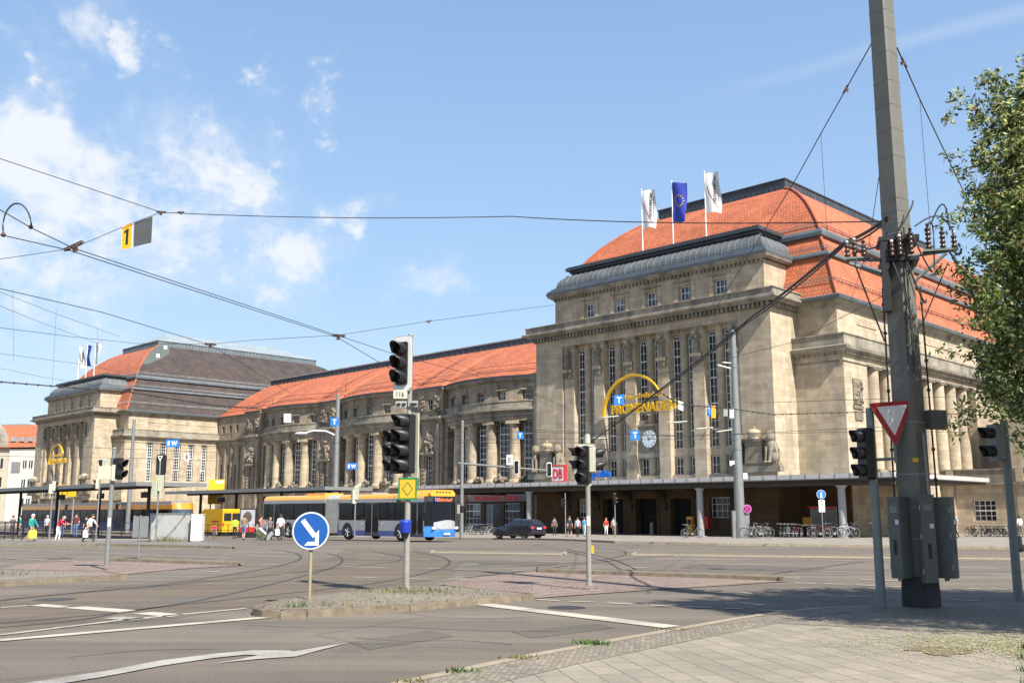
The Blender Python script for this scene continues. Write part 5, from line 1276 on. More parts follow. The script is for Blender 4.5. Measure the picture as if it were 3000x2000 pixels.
m = MB(WHITE); m.box(-.62, -.3, -.3, -.1, 5.1, 5.35); m.cyl((-.55, -.2, 5.0), (-.55, -.2, 5.12), .1, .1, 10); m.build('camera', T); m = MB(WHITE); m.box(.3, .6, -.2, .1, 4.1, 4.5); m.build('switch_box', T)
m = MB(WHITE); m.cyl((-.2, 0, 11.9), (-1.3, -.5, 12.1), .06, .05, 8); m.cyl((-.2, 0, 12.3), (-.9, -.4, 12.3), .04, .04, 8); m.build('arm', T)
m = MB(WHITE); m.cyl((.45, -.32, 2.02), (.45, -.34, 2.02), .30, .30, 24); m.use(simple('sign_magenta', (.42, .04, .32), .4)).cyl((.45, -.34, 2.02), (.45, -.345, 2.02), .29, .29, 24); m.use(BLUED).cyl((.45, -.345, 2.02), (.45, -.35, 2.02), .215, .215, 24); m.use(REDB); m.obox((.45, -.353, 2.02), (1, 0, 0), .03, .002, .2)
for sg in (-1, 1): m.add([(.45-.15*sg-.03, -.354, 2.02-.15), (.45-.15*sg+.03, -.354, 2.02-.15), (.45+.15*sg+.03, -.354, 2.02+.15), (.45+.15*sg-.03, -.354, 2.02+.15)], [(0, 1, 2, 3)])
m.build('no_stopping_sign', T)
T = mast(979, 1560, 108, 14.8, .36, .2, 'tall galvanised mast behind the long bus')
m = MB(WHITE); m.tube([(-.2, 0, 10.4), (-1.2, 0, 10.85), (-2.6, 0, 10.9), (-3.6, -.1, 10.6)], .09, 8); m.ball((-3.9, -.1, 10.6), .7, .3, .14); m.build('lamp_arm', T)
T = mast(1352, 1560, 80, 9.2, .15, .12, 'slim signal mast with long horizontal arm beside the bus front')
m = MB(GALV); m.cyl((-.3, 0, 5.85), (7.0, -.4, 5.25), .09, .06, 10); m.build('signal_arm', T)
for dx, dz in ((4.35, 5.05), (6.95, 4.85)): signal_head(T, (dx, -.5, dz), R(10), 3, .32, BLACK, WHITE, .05, .2, .115)
m = MB(WHITE); m.box(3.55, 4.05, -.4, -.25, 5.7, 6.5); m.use(BLACK); text(m, "E", .22, .4, lambda x, z, d: (3.8+x, -.405, 5.9+z), 0, .02); m.build('letter_sign', T)
m = MB(GREYM); m.box(-.35, -.1, -.15, .15, 1.9, 2.6); m.build('control_box', T)
mast(372, 1560, 108, 12.1, .26, .16, 'slim grey mast before the far left hall')
# blue walkers sign
q = at(2412, 1578, 69); T = thing('road_sign', 'round blue pedestrian sign with white plates above parked bicycles', 'road sign', (q.x, 69, gz(69)+.12))
m = MB(GALV); m.cyl((0, 0, 0), (0, 0, 3.15), .035, .035, 10); m.build('pole', T)
m = MB(WHITE); m.cyl((0, -.04, 2.95), (0, -.06, 2.95), .31, .31, 28); m.use(BLUEL).cyl((0, -.06, 2.95), (0, -.064, 2.95), .29, .29, 28); m.use(WHITE); m.ball((0, -.068, 3.1), .04, .004, .04); m.poly([(-.07, -.068, 2.74), (.07, -.068, 2.74), (.05, -.068, 3.04), (-.05, -.068, 3.04)]); m.build('sign_face', T)
m = MB(WHITE); m.box(-.21, .21, -.06, -.04, 2.12, 2.58); m.box(-.21, .21, -.06, -.04, 1.76, 2.10); m.use(BLACK)
for z in (2.5, 2.4, 2.3, 2.2, 2.0, 1.88): m.box(-.14, .12, -.063, -.06, z-.025, z+.01)
m.build('text_plate', T)
# telephone shelter
q = at(2415, 1568, 88); T = thing('phone_booth', 'open glass phone shelter with red top rim under the canopy', 'phone booth', (q.x, 88, gz(88)+.12))
m = MB(GALV)
for x in (-1.05, 0.15, 1.15): m.cyl((x, 0, 0), (x, 0, 2.45), .05, .05, 8)
m.build('frame', T); m = MB(RED); m.box(-1.1, 1.2, -.05, .9, 2.45, 2.6); m.build('top_rim', T); m = MB(glass('clear_glass', (.05, .06, .06), .05)); m.box(-1.0, .1, .0, .02, .3, 2.4); m.box(.2, 1.1, .0, .02, .3, 2.4); m.build('glass_panel', T)
# small furniture against the arcade
def mini(name, lab, cat, x, y, fn):
    T = MB(); fn(T); tag(T.build(name, None, sp(x, y, .12), ANG), lab, cat)
mini('ticket_machine', 'tall orange machine beside the canopy column', 'machine', -8.9, -1.0, lambda m: m.use(ORNG).box(-.3, .3, -.2, .2, 0, 1.75).use(BLACK).box(-.22, .22, -.22, -.2, 1.0, 1.5))
mini('letter_box', 'red vending cabinet standing right of the column', 'cabinet', -7.0, -1.2, lambda m: m.use(RED).box(-.35, .35, -.25, .25, .6, 1.75).use(BLACKM).box(-.05, .05, -.05, .05, 0, .6))
mini('letter_box', 'yellow post box in the shade behind bicycles', 'post box', 2.3, 1.2, lambda m: m.use(YEL).box(-.5, .5, -.25, .25, .9, 1.7).use(BLACKM).box(-.3, -.2, -.05, .05, 0, .9).box(.2, .3, -.05, .05, 0, .9))
for i, x in enumerate((-17.0, -12.6)):
    m = MB(SANDW); m.cyl((0, 0, 0), (0, 0, 1.15), .2, .17, 12); m.ball((0, 0, 1.15), .17, .17, .08); o = m.build('bollard', None, sp(x, -2.2, .12)); tag(o, ('stone bollard left of the middle arcade door', 'stone bollard right of the middle arcade door')[i], 'bollard', 'stone bollards before the arcade')
# cabinets on the left island
T = thing('utility_cabinet', 'long pale grey utility cabinet with lid on the far left island', 'cabinet', (-19.2, 57.6, gz(57)+.11), R(3))
m = MB(simple('cabinet_grey', (.34, .34, .325), .5, .1, .08, 3, dirt=.2)); m.box(-1.3, .95, -.3, .3, .08, 1.52); m.use(GREYM).box(-1.25, .9, -.28, .28, 0, .08); m.use(GALV).box(-1.34, .98, -.34, .34, 1.52, 1.58); m.use(GREYM); [m.box(x, x+.012, -.305, -.3, .12, 1.5) for x in (-.55, .2)]; m.build('body', T)
T = thing('utility_cabinet', 'narrow white utility cabinet at the right end of the grey one', 'cabinet', (-17.75, 57.2, gz(57)+.11), R(3))
m = MB(WHITE); m.box(-.3, .3, -.3, .3, .05, 1.48); m.box(-.32, .32, -.32, .32, 1.48, 1.53); m.use(GREYM).box(-.28, .28, -.28, .28, 0, .05); m.build('body', T)
m = weeds(-19.3, 57.0, gz(57)+.11, 160, .6, .12, GRASS, .1, .4); m.build('cabinet_weeds', kind='stuff')
# ---------------------------------------------------------------- shelters, boards and rails at the tram stop
def shelter(near, L, D, z, label, posts):
    T = thing('tram_shelter', label, 'shelter', (near[0], near[1], gz(near[1])), ANG)
    zz = z-gz(near[1])
    m = MB(simple('shelter_soffit', (.17, .16, .15), .7) if 'shelter_soffit' not in MATS else MATS['shelter_soffit']); m.prism([(0, zz-.2), (D, zz-.2), (D, zz-.05), (0, zz-.05)], lambda a, b, d: (d, a, b), -L, 0)
    m.use(ZINCL).box(-L-.1, .1, -.1, D+.1, zz-.05, zz+.0); m.use(GALV); m.box(-L-.12, .12, -.14, -.1, zz-.26, zz+.06); m.box(.1, .14, -.14, D+.14, zz-.26, zz+.06); m.build('shelter_roof', T)
    for x in posts: m = MB(BLACKM); m.box(x-.11, x+.11, D/2-.11, D/2+.11, 0, zz-.2); m.build('post', T)
    m = MB(BLACKM); m.box(-L, 0, D/2-.12, D/2+.12, zz-.36, zz-.202); m.build('beam', T)
    for i in range(3): m = MB(BLACKM); m.box(-4.5-9*i, -3.2-9*i, D/2-.5, D/2-.35, zz-1.15, zz-.65); m.cyl((-4-9*i, D/2-.4, zz-.65), (-4-9*i, D/2-.4, zz-.5), .03, .03, 5); m.build('display_board', T)
shelter((-30.6, 82.0), 62, 6.0, 4.15, 'long flat tram shelter roof on dark posts, left of the yellow board', [-4, -14, -24, -34, -44, -54])
shelter((-16.6, 89.5), 30, 5.0, 3.98, 'flat tram shelter roof behind the rear of the bus', [-3, -11, -19.5, -27])
shelter((-62, 96), 50, 5.0, 4.5, 'distant tram shelter roof at the far left edge', [-3, -13, -23])
def board(u, v, Y, w, h, z0, label, fn):
    q = at(u, v, Y); T = thing('info_board', label, 'board', (q.x, Y, gz(Y)))
    m = MB(YELB); m.box(-w/2, w/2, 0, .12, z0, z0+h); fn(m, w, h, z0); m.build('board_panel', T); m = MB(GREYM); m.box(-w/2+.2, -w/2+.32, .12, .24, 0, z0+h*.8); m.box(w/2-.32, w/2-.2, .12, .24, 0, z0+h*.8); m.build('post', T)
def yb1(m, w, h, z0):
    m.use(WHITE).box(-.1, w/2-.08, -.01, 0, z0+h-.42, z0+h-.12); m.box(.15, w/2-.08, -.01, 0, z0+.25, z0+.85); m.use(BLUE); text(m, "LVB", .5, .2, lambda x, z, d: (.35+x, -.014, z0+h-.37+z), 0)
    m.use(simple('ochre_bars', (.6, .35, .02), .6)); [m.box(-w/2+.15+.22*i, -w/2+.24+.22*i, -.01, 0, z0+.15, z0+1.0) for i in range(4)]; m.box(-w/2+.1, w/2-.1, -.01, 0, z0+1.12, z0+1.2)
board(627, 1560, 112, 1.75, 2.7, 3.2, 'tall yellow timetable board above the tram shelter roof', yb1)
def yb2(m, w, h, z0):
    m.use(simple('violet_strip', (.35, .3, .6), .6)).box(-.35, w/2-.15, -.01, 0, z0+h-.42, z0+h-.12); m.use(BLACK); m.add([(-.6, -.012, z0+.1), (-.54, -.012, z0+.1), (-.3, -.012, z0+.75), (-.36, -.012, z0+.75)], [(0, 1, 2, 3)]); m.box(-.4, .4, -.012, 0, z0+.72, z0+.78); m.add([(-.05, -.012, z0+.0), (.01, -.012, z0+.0), (.2, -.012, z0+.75), (.14, -.012, z0+.75)], [(0, 1, 2, 3)])
board(186, 1560, 112, 2.1, 1.3, 4.0, 'wide yellow board at the far left before the distant hall', yb2)
T = thing('advert_panel', 'lit advert case with a dark portrait beside the waiting people', 'advert panel', (at(724, 1560, 92).x, 92, gz(92)))
m = MB(BLACKM); m.box(-.75, .75, 0, .25, 0, 2.6); m.build('case', T); m = MB(simple('poster_grey', (.35, .36, .38), .5)); m.box(-.65, .65, -.02, 0, .95, 2.5); m.use(simple('poster_face', (.08, .06, .055), .6)); m.ball((0, -.02, 1.85), .38, .012, .5); m.use(RED).box(-.65, .65, -.022, -.02, .5, .93); m.build('poster', T)
def railing(P, h, label, n, z=.15, glassy=False):
    a, b = Vector(P[0]), Vector(P[1]); T = thing('railing', label, 'railing', (a.x, a.y, gz(a.y)+z)); rel = lambda t, hh: Vector(((b.x-a.x)*t, (b.y-a.y)*t, hh+gz(a.y+(b.y-a.y)*t)-gz(a.y)))
    for i in range(n): m = MB(BLACKM); m.cyl(rel(i/(n-1), 0), rel(i/(n-1), h), .035, .035, 6); m.build('post', T)
    m = MB(BLACKM)
    for hh in (h, h*.55, h*.12): m.cyl(rel(0, hh), rel(1, hh), .022, .022, 6)
    m.build('rail', T)
railing([(-22.8, 66.0), (-44.5, 71)], 1.0, 'grey platform railing behind the woman in green', 16)
railing([(-31, 60.9), (-28.3, 58.6)], 1.05, 'short grey railing at the left edge', 4)
railing([(-21.2, 81.5), (-27, 84.5)], 1.0, 'grey platform railing before the yellow van', 7)
# ---------------------------------------------------------------- vehicles
def wheel(parent, x, y, r, w, rim=SILV, side=-1):
    m = MB(RUBBER); m.lathe([(r*.62, -w/2), (r*.95, -w/2), (r, -w*.35), (r, w*.35), (r*.95, w/2), (r*.62, w/2)], (0, 0, 0), 24)
    for v in m.v: v.y, v.z = v.z, -v.y
    o = m.build('wheel', parent, (x, y, r))
    k = MB(rim); k.cyl((0, side*w*.46, 0), (0, side*w*.30, 0), r*.62, r*.62, 20)
    for i in range(5): a = i*2*math.pi/5; k.use(rim).cyl((0, side*w*.5, 0), (r*.58*math.cos(a), side*w*.47, r*.58*math.sin(a)), r*.1, r*.08, 6)
    k.use(BLACKM).cyl((0, side*w*.52, 0), (0, side*w*.4, 0), r*.16, r*.16, 10); k.build('rim', o); return o
BUSG = simple('bus_silver', (.34, .345, .355), .35, .2, .05); BUSB = carpaint('bus_blue', (.035, .20, .62)); BUSV = simple('bus_skirt', (.06, .08, .25), .4); BUSO = carpaint('bus_orange', (.80, .36, .03)); BUSGL = glass('bus_glass', (.006, .007, .008), .08); BUSGL.node_tree.nodes['Principled BSDF'].inputs['Specular IOR Level'].default_value = .28
B = thing('articulated_bus', 'long silver articulated bus with orange roof and blue front', 'bus', (-4.9, 60.0, gz(60)+.01), ANG); B.scale = (.909, 1, .97)
def bus_section(x0, x1, nose):
    m = MB(BUSG); W2 = 2.5
    m.use(BUSV).box(x0, x1, 0, W2, .28, .62); m.use(BUSG).box(x0, x1, -.005, W2+.005, .62, 1.28); m.use(BLACKM).box(x0, x1, .02, W2-.02, 1.28, 2.42); m.use(BUSG).box(x0, x1, -.005, W2+.005, 2.42, 2.66)
    m.use(BUSO); pr = [(0, 2.66), (.05, 2.80), (.16, 2.92), (.4, 2.98), (1.25, 3.0), (2.1, 2.98), (2.34, 2.92), (2.45, 2.8), (2.5, 2.66)]
    m.prism(pr, lambda a, b, d: (d, a, b), x0, x1); m.build('bus_body', B)
bus_section(-20.15, -11.8, False); bus_section(-10.0, -.55, True)
m = MB(simple('bellows', (.26, .26, .255), .8, 0, .15, 5)); vs = []
n = 26
for i in range(n+1):
    x = -11.8+1.8*i/n; g = .0 if i % 2 else .09
    vs += [(x, .03+g, .4), (x, .03+g, 2.75-g), (x, .3, 2.97-g), (x, 2.2, 2.97-g), (x, 2.47-g, 2.75-g), (x, 2.47-g, .4)]
m.add(vs, [(6*i+k, 6*i+k+1, 6*i+7+k, 6*i+6+k) for i in range(n) for k in range(5)]); m.build('bellows', B)
for (x0, x1) in ((-19.9, -19.5), (-17.65, -15.9), (-15.8, -14.0), (-13.9, -12.0), (-9.85, -8.4), (-8.3, -7.0), (-5.2, -3.6), (-3.5, -2.0)):
    m = MB(BUSGL); m.box(x0, x1, -.012, .0, 1.32, 2.38); m.use(BLACKM); m.box(x0, x1, -.016, -.012, 2.05, 2.08); m.build('window', B)
for (x0, x1) in ((-19.35, -17.85), (-6.85, -5.36), (-1.83, -.62)):
    m = MB(simple('bus_door', (.035, .036, .038), .4) if 'bus_door' not in MATS else MATS['bus_door']); m.box(x0, x1, -.02, 0, .34, 2.42); m.use(BUSGL); h = (x1-x0)/2
    for k in (0, 1): m.box(x0+h*k+.08, x0+h*k+h-.05, -.026, -.02, .55, 2.32)
    m.use(GREYM); m.box(x0+h-.015, x0+h+.015, -.03, -.02, .36, 2.4); m.build('door', B)
for x in (-16.6, -8.96, -3.0): wheel(B, x, .14, .5, .28); wheel(B, x, 2.36, .5, .28, SILV, 1)
for x in (-16.6, -8.96, -3.0):
    m = MB(BLACKM); P = [(x+.62*math.cos(math.pi*i/14), .5+.62*math.sin(math.pi*i/14)) for i in range(15)]+[(x-.62, .28), (x+.62, .28)]; m.prism(P, lambda a, b, d: (a, d, b), -.008, .0); m.build('wheel_arch', B)
# curved nose
def nose(z0, z1, b0, b1, mat, inset=0.0, mb=None):
    m = mb or MB(); m.use(mat); n = 14; vs = []
    for i in range(n+1):
        t = -1+2*i/n; y = 1.25+t*(1.25-inset); e = (1-abs(t)**3.2)
        vs += [(-.55+b0*e, y, z0), (-.55+b1*e, y, z1)]
    m.add(vs, [(2*i, 2*i+2, 2*i+3, 2*i+1) for i in range(n)], True); return m
m = nose(.30, .62, .62, .70, BUSB); nose(.62, .95, .70, .68, BUSB, 0, m); m.build('bumper', B)
m = nose(.95, 1.30, .68, .62, BUSGL); nose(1.30, 2.45, .62, .42, BUSGL, 0, m); nose(2.45, 2.78, .42, .34, BLACKM, 0, m); m.build('windscreen', B)
m = MB(simple('bus_front_panel', (.40, .41, .42), .35, .2, .04)); n = 12; vs = []
for i in range(n+1):
    t = -.72+1.6*i/n; y = 1.25+t*1.25*.95; e = 1-abs(t)**3.2; top = 1.16+.16*math.sin(math.pi*min(1, max(0, (t+.75)/1.65)))
    vs += [(-.52+.70*e, y, .76), (-.515+.665*e, y, top)]
m.add(vs, [(2*i, 2*i+2, 2*i+3, 2*i+1) for i in range(n)], True); m.build('front_panel', B)
m = MB(BUSO); m.prism([(.3, 2.78), (2.2, 2.78), (2.25, 2.95), (2.05, 3.16), (.45, 3.16), (.25, 2.95)], lambda a, b, d: (d, a, b), -2.6, -.25); m.use(BLACKM); [m.box(-.25, -.24, .7+.25*i, .85+.25*i, 2.98, 3.06) for i in range(5)]; m.build('roof_pod', B)
m = MB(BUSO); m.box(-15, -12.6, .5, 2.0, 2.99, 3.12); m.use(GREYM); m.box(-8.5, -7, .6, 1.9, 2.99, 3.1); m.build('roof_unit', B)
m = MB(BLACKM); m.box(-.18, -.12, .45, 2.05, 2.40, 2.72); m.use(simple('led_orange', (.9, .16, .04), .5, 0, .03, emit=.8)); text(m, "Bahnhof", 1.1, .20, lambda x, z, d: (-.115, 1.35+x, 2.47+z), 0); m.use(simple('led_violet', (.4, .3, .9), .5, 0, .03, emit=.5)); text(m, "72", .25, .2, lambda x, z, d: (-.115, .62+x, 2.47+z), 0); m.build('destination_display', B)
m = MB(BLACKM); m.box(-3.4, -2.6, -.02, -.01, 2.44, 2.64); m.use(MATS['led_orange']); text(m, "72", .25, .14, lambda x, z, d: (-2.8+x, -.022, 2.47+z), 0); m.build('side_display', B)
for y in (.35, 2.15):
    m = MB(WHITE); m.ball((.02, y, .82), .05, .16, .09); m.build('headlight', B)
m = MB(WHITE); m.box(.165, .175, 1.0, 1.52, .42, .53); m.build('number_plate', B)
for y in (-.25, 2.75): m = MB(BLACK); m.box(-.25, -.12, y-.1, y+.1, 1.75, 2.2); m.cyl((-.18, y, 2.2), (-.3, 1.25+(y-1.25)*.8, 2.55), .025, .025, 6); m.build('mirror', B)
for x, y, z in ((-2.2, -.01, 1.35), (-5.0, -.01, 1.05), (-7.2, -.01, 1.0)): m = MB(WHITE); m.box(x-.05, x+.05, y-.006, y+.006, z, z+.1); m.build('sticker', B)
# car: lofted hatchback estate
def car_mesh(st, paintm, glassm):
    """st: (x, zbottom, zbelt, half width, zroof, half roof width)"""
    body = MB(paintm); gl = MB(glassm); vs = []
    for (x, zb, zl, hw, zr, hr) in st:
        half = [(hw*.86, zb), (hw*.99, zb+.10), (hw*1.0, zb+(zl-zb)*.55), (hw*.965, zl), (hr, zr-.06 if zr > zl+.1 else zr), (hr*.8, zr)]
        vs += [(x, -a, b) for a, b in half]+[(x, a, b) for a, b in reversed(half)]
    n = 12; N_ = len(st); fb = []; fg = []
    for i in range(N_-1):
        for k in range(n-1):
            f = (i*n+k, (i+1)*n+k, (i+1)*n+k+1, i*n+k+1)
            tall = st[i][4] > st[i][2]+.1 or st[i+1][4] > st[i+1][2]+.1
            (fg if tall and k in (3, 7) else fb).append(f)
    fb += [tuple(range(n)), tuple((N_-1)*n+k for k in range(n))[::-1]]
    body.add(vs, fb, True); gl.add(vs, fg, True); return body, gl, vs, n
CARB = carpaint('car_black', (.014, .013, .022), .25)
cp = Vector((1.38, 73.0)); K = thing('estate_car', 'black estate car driving away left past the arcade', 'car', (cp.x, cp.y, gz(73)+.01), ANG); K.scale = (.93, .93, 1)
st = [(-4.5, .30, .55, .60, .55, .5), (-4.42, .24, .72, .78, .72, .6), (-4.1, .22, .82, .86, .83, .7), (-3.35, .20, .90, .89, .92, .72), (-3.05, .20, .93, .90, .97, .70), (-2.45, .20, .95, .90, 1.36, .60), (-2.1, .20, .95, .90, 1.43, .60), (-1.3, .20, .96, .90, 1.45, .60), (-.75, .20, .97, .90, 1.42, .59), (-.35, .22, .98, .88, 1.34, .57), (-.05, .26, .99, .84, 1.05, .62), (.02, .32, .80, .80, .80, .7), (.0, .36, .5, .74, .5, .6)]
bd, gl, vs, n = car_mesh(st, CARB, GLASS)
for m in (bd, gl):
    for v in m.v: v.y += .9
bd.build('body', K); gl.build('side_glass', K)
for x in (-3.62, -.85): wheel(K, x, .13, .325, .22); wheel(K, x, 1.67, .325, .22, SILV, 1)
for x in (-3.62, -.85):
    m = MB(BLACKM); P = [(x+.40*math.cos(math.pi*i/12), .33+.40*math.sin(math.pi*i/12)) for i in range(13)]+[(x-.40, .22), (x+.40, .22)]; m.prism(P, lambda a, b, d: (a, d, b), -.012, .01); m.build('wheel_arch', K)
m = MB(GLASS); m.quad((-.30, .42, 1.32), (-.30, 1.38, 1.32), (-.0, 1.52, 1.04), (-.0, .28, 1.04)); m.build('rear_window', K)
for y in (.22, 1.58): m = MB(simple('tail_red', (.55, .02, .015), .25) if 'tail_red' not in MATS else MATS['tail_red']); m.ball((-.03, y, .82), .09, .2, .1); m.build('tail_light', K)
m = MB(WHITE); m.box(.025, .035, .64, 1.16, .72, .84); m.build('number_plate', K)
for x0, x1 in ((-1.28, -1.22), (-2.32, -2.26), (-.52, -.40)): m = MB(CARB); m.add([(x0, .285, 1.42), (x1, .285, 1.42), (x1, .012, .96), (x0, .012, .96)], [(0, 1, 2, 3)]); m.build('pillar', K)
m = MB(CARB); m.ball((-2.75, -.08, 1.0), .09, .12, .08); m.build('mirror', K)
# yellow van
vp = at(650, 1555, 98); V = thing('delivery_van', 'yellow delivery van parked behind the tram shelter', 'van', (vp.x, 98, gz(98)), ANG)
m = MB(carpaint('van_yellow', (.62, .36, .008))); m.prism([(-5.4, .4), (-5.4, 1.0), (-5.15, 1.25), (-4.5, 1.9), (-4.0, 2.45), (-3.5, 2.6), (-.1, 2.6), (0, 2.5), (0, .4)], lambda a, b, d: (a, d, b), 0, 2.0); m.build('body', V)
m = MB(GLASS); m.box(-4.3, -3.4, -.012, 0, 1.35, 2.05); m.build('side_window', V)
m = MB(GLASS); m.box(0, .015, .15, .95, 1.45, 2.2); m.box(0, .015, 1.05, 1.85, 1.45, 2.2); m.build('rear_window', V)
for y in (.1, 1.9): m = MB(REDB); m.box(0, .02, y-.07, y+.07, .9, 1.3); m.build('tail_light', V)
m = MB(RED); m.add([(-2.2, -.012, 1.35), (-.7, -.012, 1.35), (-.5, -.012, 1.5), (-2.0, -.012, 1.5)], [(0, 1, 2, 3)]); m.build('stripe', V)
for x in (-4.4, -1.0): wheel(V, x, .12, .36, .24); wheel(V, x, 1.88, .36, .24, SILV, 1)
# trams
TORNG = carpaint('tram_orange', (.58, .24, .02))
def tram(pos, L, label):
    T = thing('tram', label, 'tram', (pos[0], pos[1], gz(pos[1])), ANG, 'trams waiting at the stop')
    m = MB(BLUED); m.box(-L, -1.2, 0, 2.3, .3, 1.25); m.use(TORNG).box(-3.4, -1.3, -.006, 0, .8, 1.24).box(-L*.5-1.2, -L*.5, -.006, 0, .8, 1.24); m.use(BLACKM).box(-L, -1.2, .02, 2.28, 1.25, 2.6); m.use(TORNG).box(-L, -1.2, -.005, 2.3, 2.6, 3.05); m.use(GREYM).box(-L, -1.5, .1, 2.2, 3.05, 3.4); m.build('tram_body', T)
    k = 0; x = -2.0
    while x > -L+2:
        if k % 4 == 2: m = MB(BLUED); m.box(x-1.5, x, -.02, 0, .32, 2.5); m.use(BUSGL); m.box(x-1.4, x-.8, -.026, -.02, .6, 2.4); m.box(x-.7, x-.1, -.026, -.02, .6, 2.4); m.build('door', T)
        else: m = MB(BUSGL); m.box(x-1.5, x, -.012, 0, 1.32, 2.55); m.build('window', T)
        x -= 1.65; k += 1
    for x in (-L*.33, -L*.66): m = MB(BLACKM); m.box(x-.4, x+.4, -.01, 2.31, .35, 3.2); m.build('joint', T)
    m = MB(BLUED); n = 10
    for z0, z1, b0, b1, mt in ((.3, 1.25, .95, 1.2, BLUE), (1.25, 2.6, 1.2, .75, GLASSB), (2.6, 3.2, .75, .3, TORNG)):
        vs = []; m.use(mt)
        for i in range(n+1): t = -1+2*i/n; e = 1-abs(t)**2.6; vs += [(-1.2+b0*e+.1, 1.15+t*1.15, z0), (-1.2+b1*e+.1, 1.15+t*1.15, z1)]
        m.add(vs, [(2*i, 2*i+2, 2*i+3, 2*i+1) for i in range(n)], True)
    m.build('tram_front', T)
tram((-33.5, 101), 42, 'orange and dark blue tram with blue nose behind the tram shelter')
tram((-50, 92), 36, 'orange and dark blue tram at the far left behind waiting people')
# ---------------------------------------------------------------- bicycles
def bike(frame_mat, label):
    T = thing('bicycle', label, 'bicycle', (0, 0, 0))
    for x in (-.53, .53):
        m = MB(RUBBER); n = 20; vs = []
        for i in range(n):
            a = 2*math.pi*i/n
            for k in range(5): b = 2*math.pi*k/5; r = .335+.018*math.cos(b); vs.append((r*math.cos(a), .018*math.sin(b), r*math.sin(a)))
        m.add(vs, [(5*i+k, 5*((i+1) % n)+k, 5*((i+1) % n)+(k+1) % 5, 5*i+(k+1) % 5) for i in range(n) for k in range(5)], True)
        m.use(GREYM)
        for i in range(n): a, b = 2*math.pi*i/n, 2*math.pi*(i+1)/n; m.cyl((.312*math.cos(a), 0, .312*math.sin(a)), (.312*math.cos(b), 0, .312*math.sin(b)), .012, .012, 4, False)
        for i in range(9): a = 2*math.pi*i/9; m.cyl((0, .012, 0), (.31*math.cos(a), 0, .31*math.sin(a)), .004, .004, 3, False)
        m.cyl((0, -.05, 0), (0, .05, 0), .03, .03, 6); m.build('wheel', T, (x, 0, .353))
    m = MB(frame_mat); t = lambda a, b, r=.018: m.cyl(a, b, r, r, 6)
    t((-.05, 0, .30), (-.17, 0, .85)); t((-.05, 0, .30), (.36, 0, .78)); t((-.15, 0, .78), (.35, 0, .84)); t((-.53, 0, .353), (-.05, 0, .30), .012); t((-.53, 0, .353), (-.15, 0, .78), .012); t((.34, 0, .92), (.40, 0, .68)); t((.40, 0, .68), (.53, 0, .353), .014)
    for x, a0, a1 in ((-.53, .15, 2.6), (.53, .6, 3.0)): m.tube([(x+.385*math.cos(a0+(a1-a0)*i/10), 0, .353+.385*math.sin(a0+(a1-a0)*i/10)) for i in range(11)], .014, 5)
    m.use(GREYM).cyl((-.05, -.05, .3), (-.05, .05, .3), .085, .085, 10); t((-.05, -.07, .3), (.08, -.09, .2), .01); t((-.05, .07, .3), (-.18, .09, .4), .01); m.box(-.75, -.35, -.06, .06, .74, .76); m.build('frame', T)
    m = MB(GREYM); m.tube([(.22, -.29, .98), (.33, -.22, 1.02), (.35, 0, 1.0), (.33, .22, 1.02), (.22, .29, .98)], .013, 6); m.cyl((.34, 0, .9), (.35, 0, 1.0), .014, .014, 6); m.use(BLACK); m.cyl((.17, -.30, .97), (.24, -.28, .985), .018, .018, 6); m.cyl((.17, .30, .97), (.24, .28, .985), .018, .018, 6); m.build('handlebar', T)
    m = MB(BLACK); m.ball((-.20, 0, .93), .13, .075, .04); m.cyl((-.17, 0, .82), (-.19, 0, .93), .014, .014, 6); m.build('saddle', T)
    return T
BK = [bike(BLACKM, ''), bike(GREYM, ''), bike(simple('bike_red', (.12, .015, .015), .4), ''), bike(simple('bike_blue', (.02, .035, .09), .4), ''), bike(simple('bike_white', (.7, .7, .68), .4), '')]
used = set()
def place_bike(k, x, y, yaw, label, group='bicycles parked before the station', lean=.06):
    o = BK[k] if k not in used else copy_tree(BK[k]); used.add(k)
    o.location = (x, y, gz(y)+.122); o.rotation_euler = (lean, 0, yaw); o['label'] = label; o['group'] = group
def pb(k, u, Y, yaw, label, **kw): place_bike(k, (u-1500)/2960*Y, Y, R(yaw), label, **kw)
pb(0, 2200, 69.3, 4, 'black bicycle leaning right beside the tall mast'); pb(1, 2222, 69.9, 186, 'silver bicycle behind the black one beside the tall mast'); pb(3, 2232, 70.6, 8, 'blue bicycle at the right of the group beside the tall mast')
G1 = 'bicycles in the rack in the shade right of the tall mast'
for i in range(5): pb((0, 3, 1, 0, 2)[i], 2283+i*11, 74.5, 78+i*3, 'bicycle standing end on in the rack right of the tall mast', group=G1)
pb(2, 2402, 69.5, 3, 'dark red bicycle under the blue pedestrian sign'); pb(0, 2440, 69.9, 182, 'black bicycle just right of the blue pedestrian sign'); pb(4, 2466, 70.2, -28, 'white bicycle leaning right of the blue pedestrian sign'); pb(3, 2483, 70.8, 6, 'blue bicycle at the foot of the canopy column')
pb(1, 2555, 70.5, 70, 'silver bicycle with white saddle left of the yield post')
pb(0, 2025, 80, 175, 'dark bicycle leaning at the canopy column before the last arcade door'); pb(0, 2008, 80.8, 95, 'dark bicycle end on beside the last arcade door')
G2 = 'bicycles in deep shade under the canopy'
rb = random.Random(4)
for i in range(10): pb((0, 3, 0, 2, 1)[i % 5], 2345+i*18, 82+rb.uniform(0, 3), rb.uniform(60, 120), 'bicycle in the deep shade under the canopy', group=G2)
G3 = 'bicycles in the rack along the low east wing'
for i in range(17): pb((1, 2, 0, 4, 3)[rb.randrange(5)], 2838+i*8.2, 91+rb.uniform(-.4, .4)-i*.15, rb.uniform(65, 105), 'bicycle in the sunny rack along the low east wing', group=G3)
G4 = 'bicycles parked beside the shop windows'
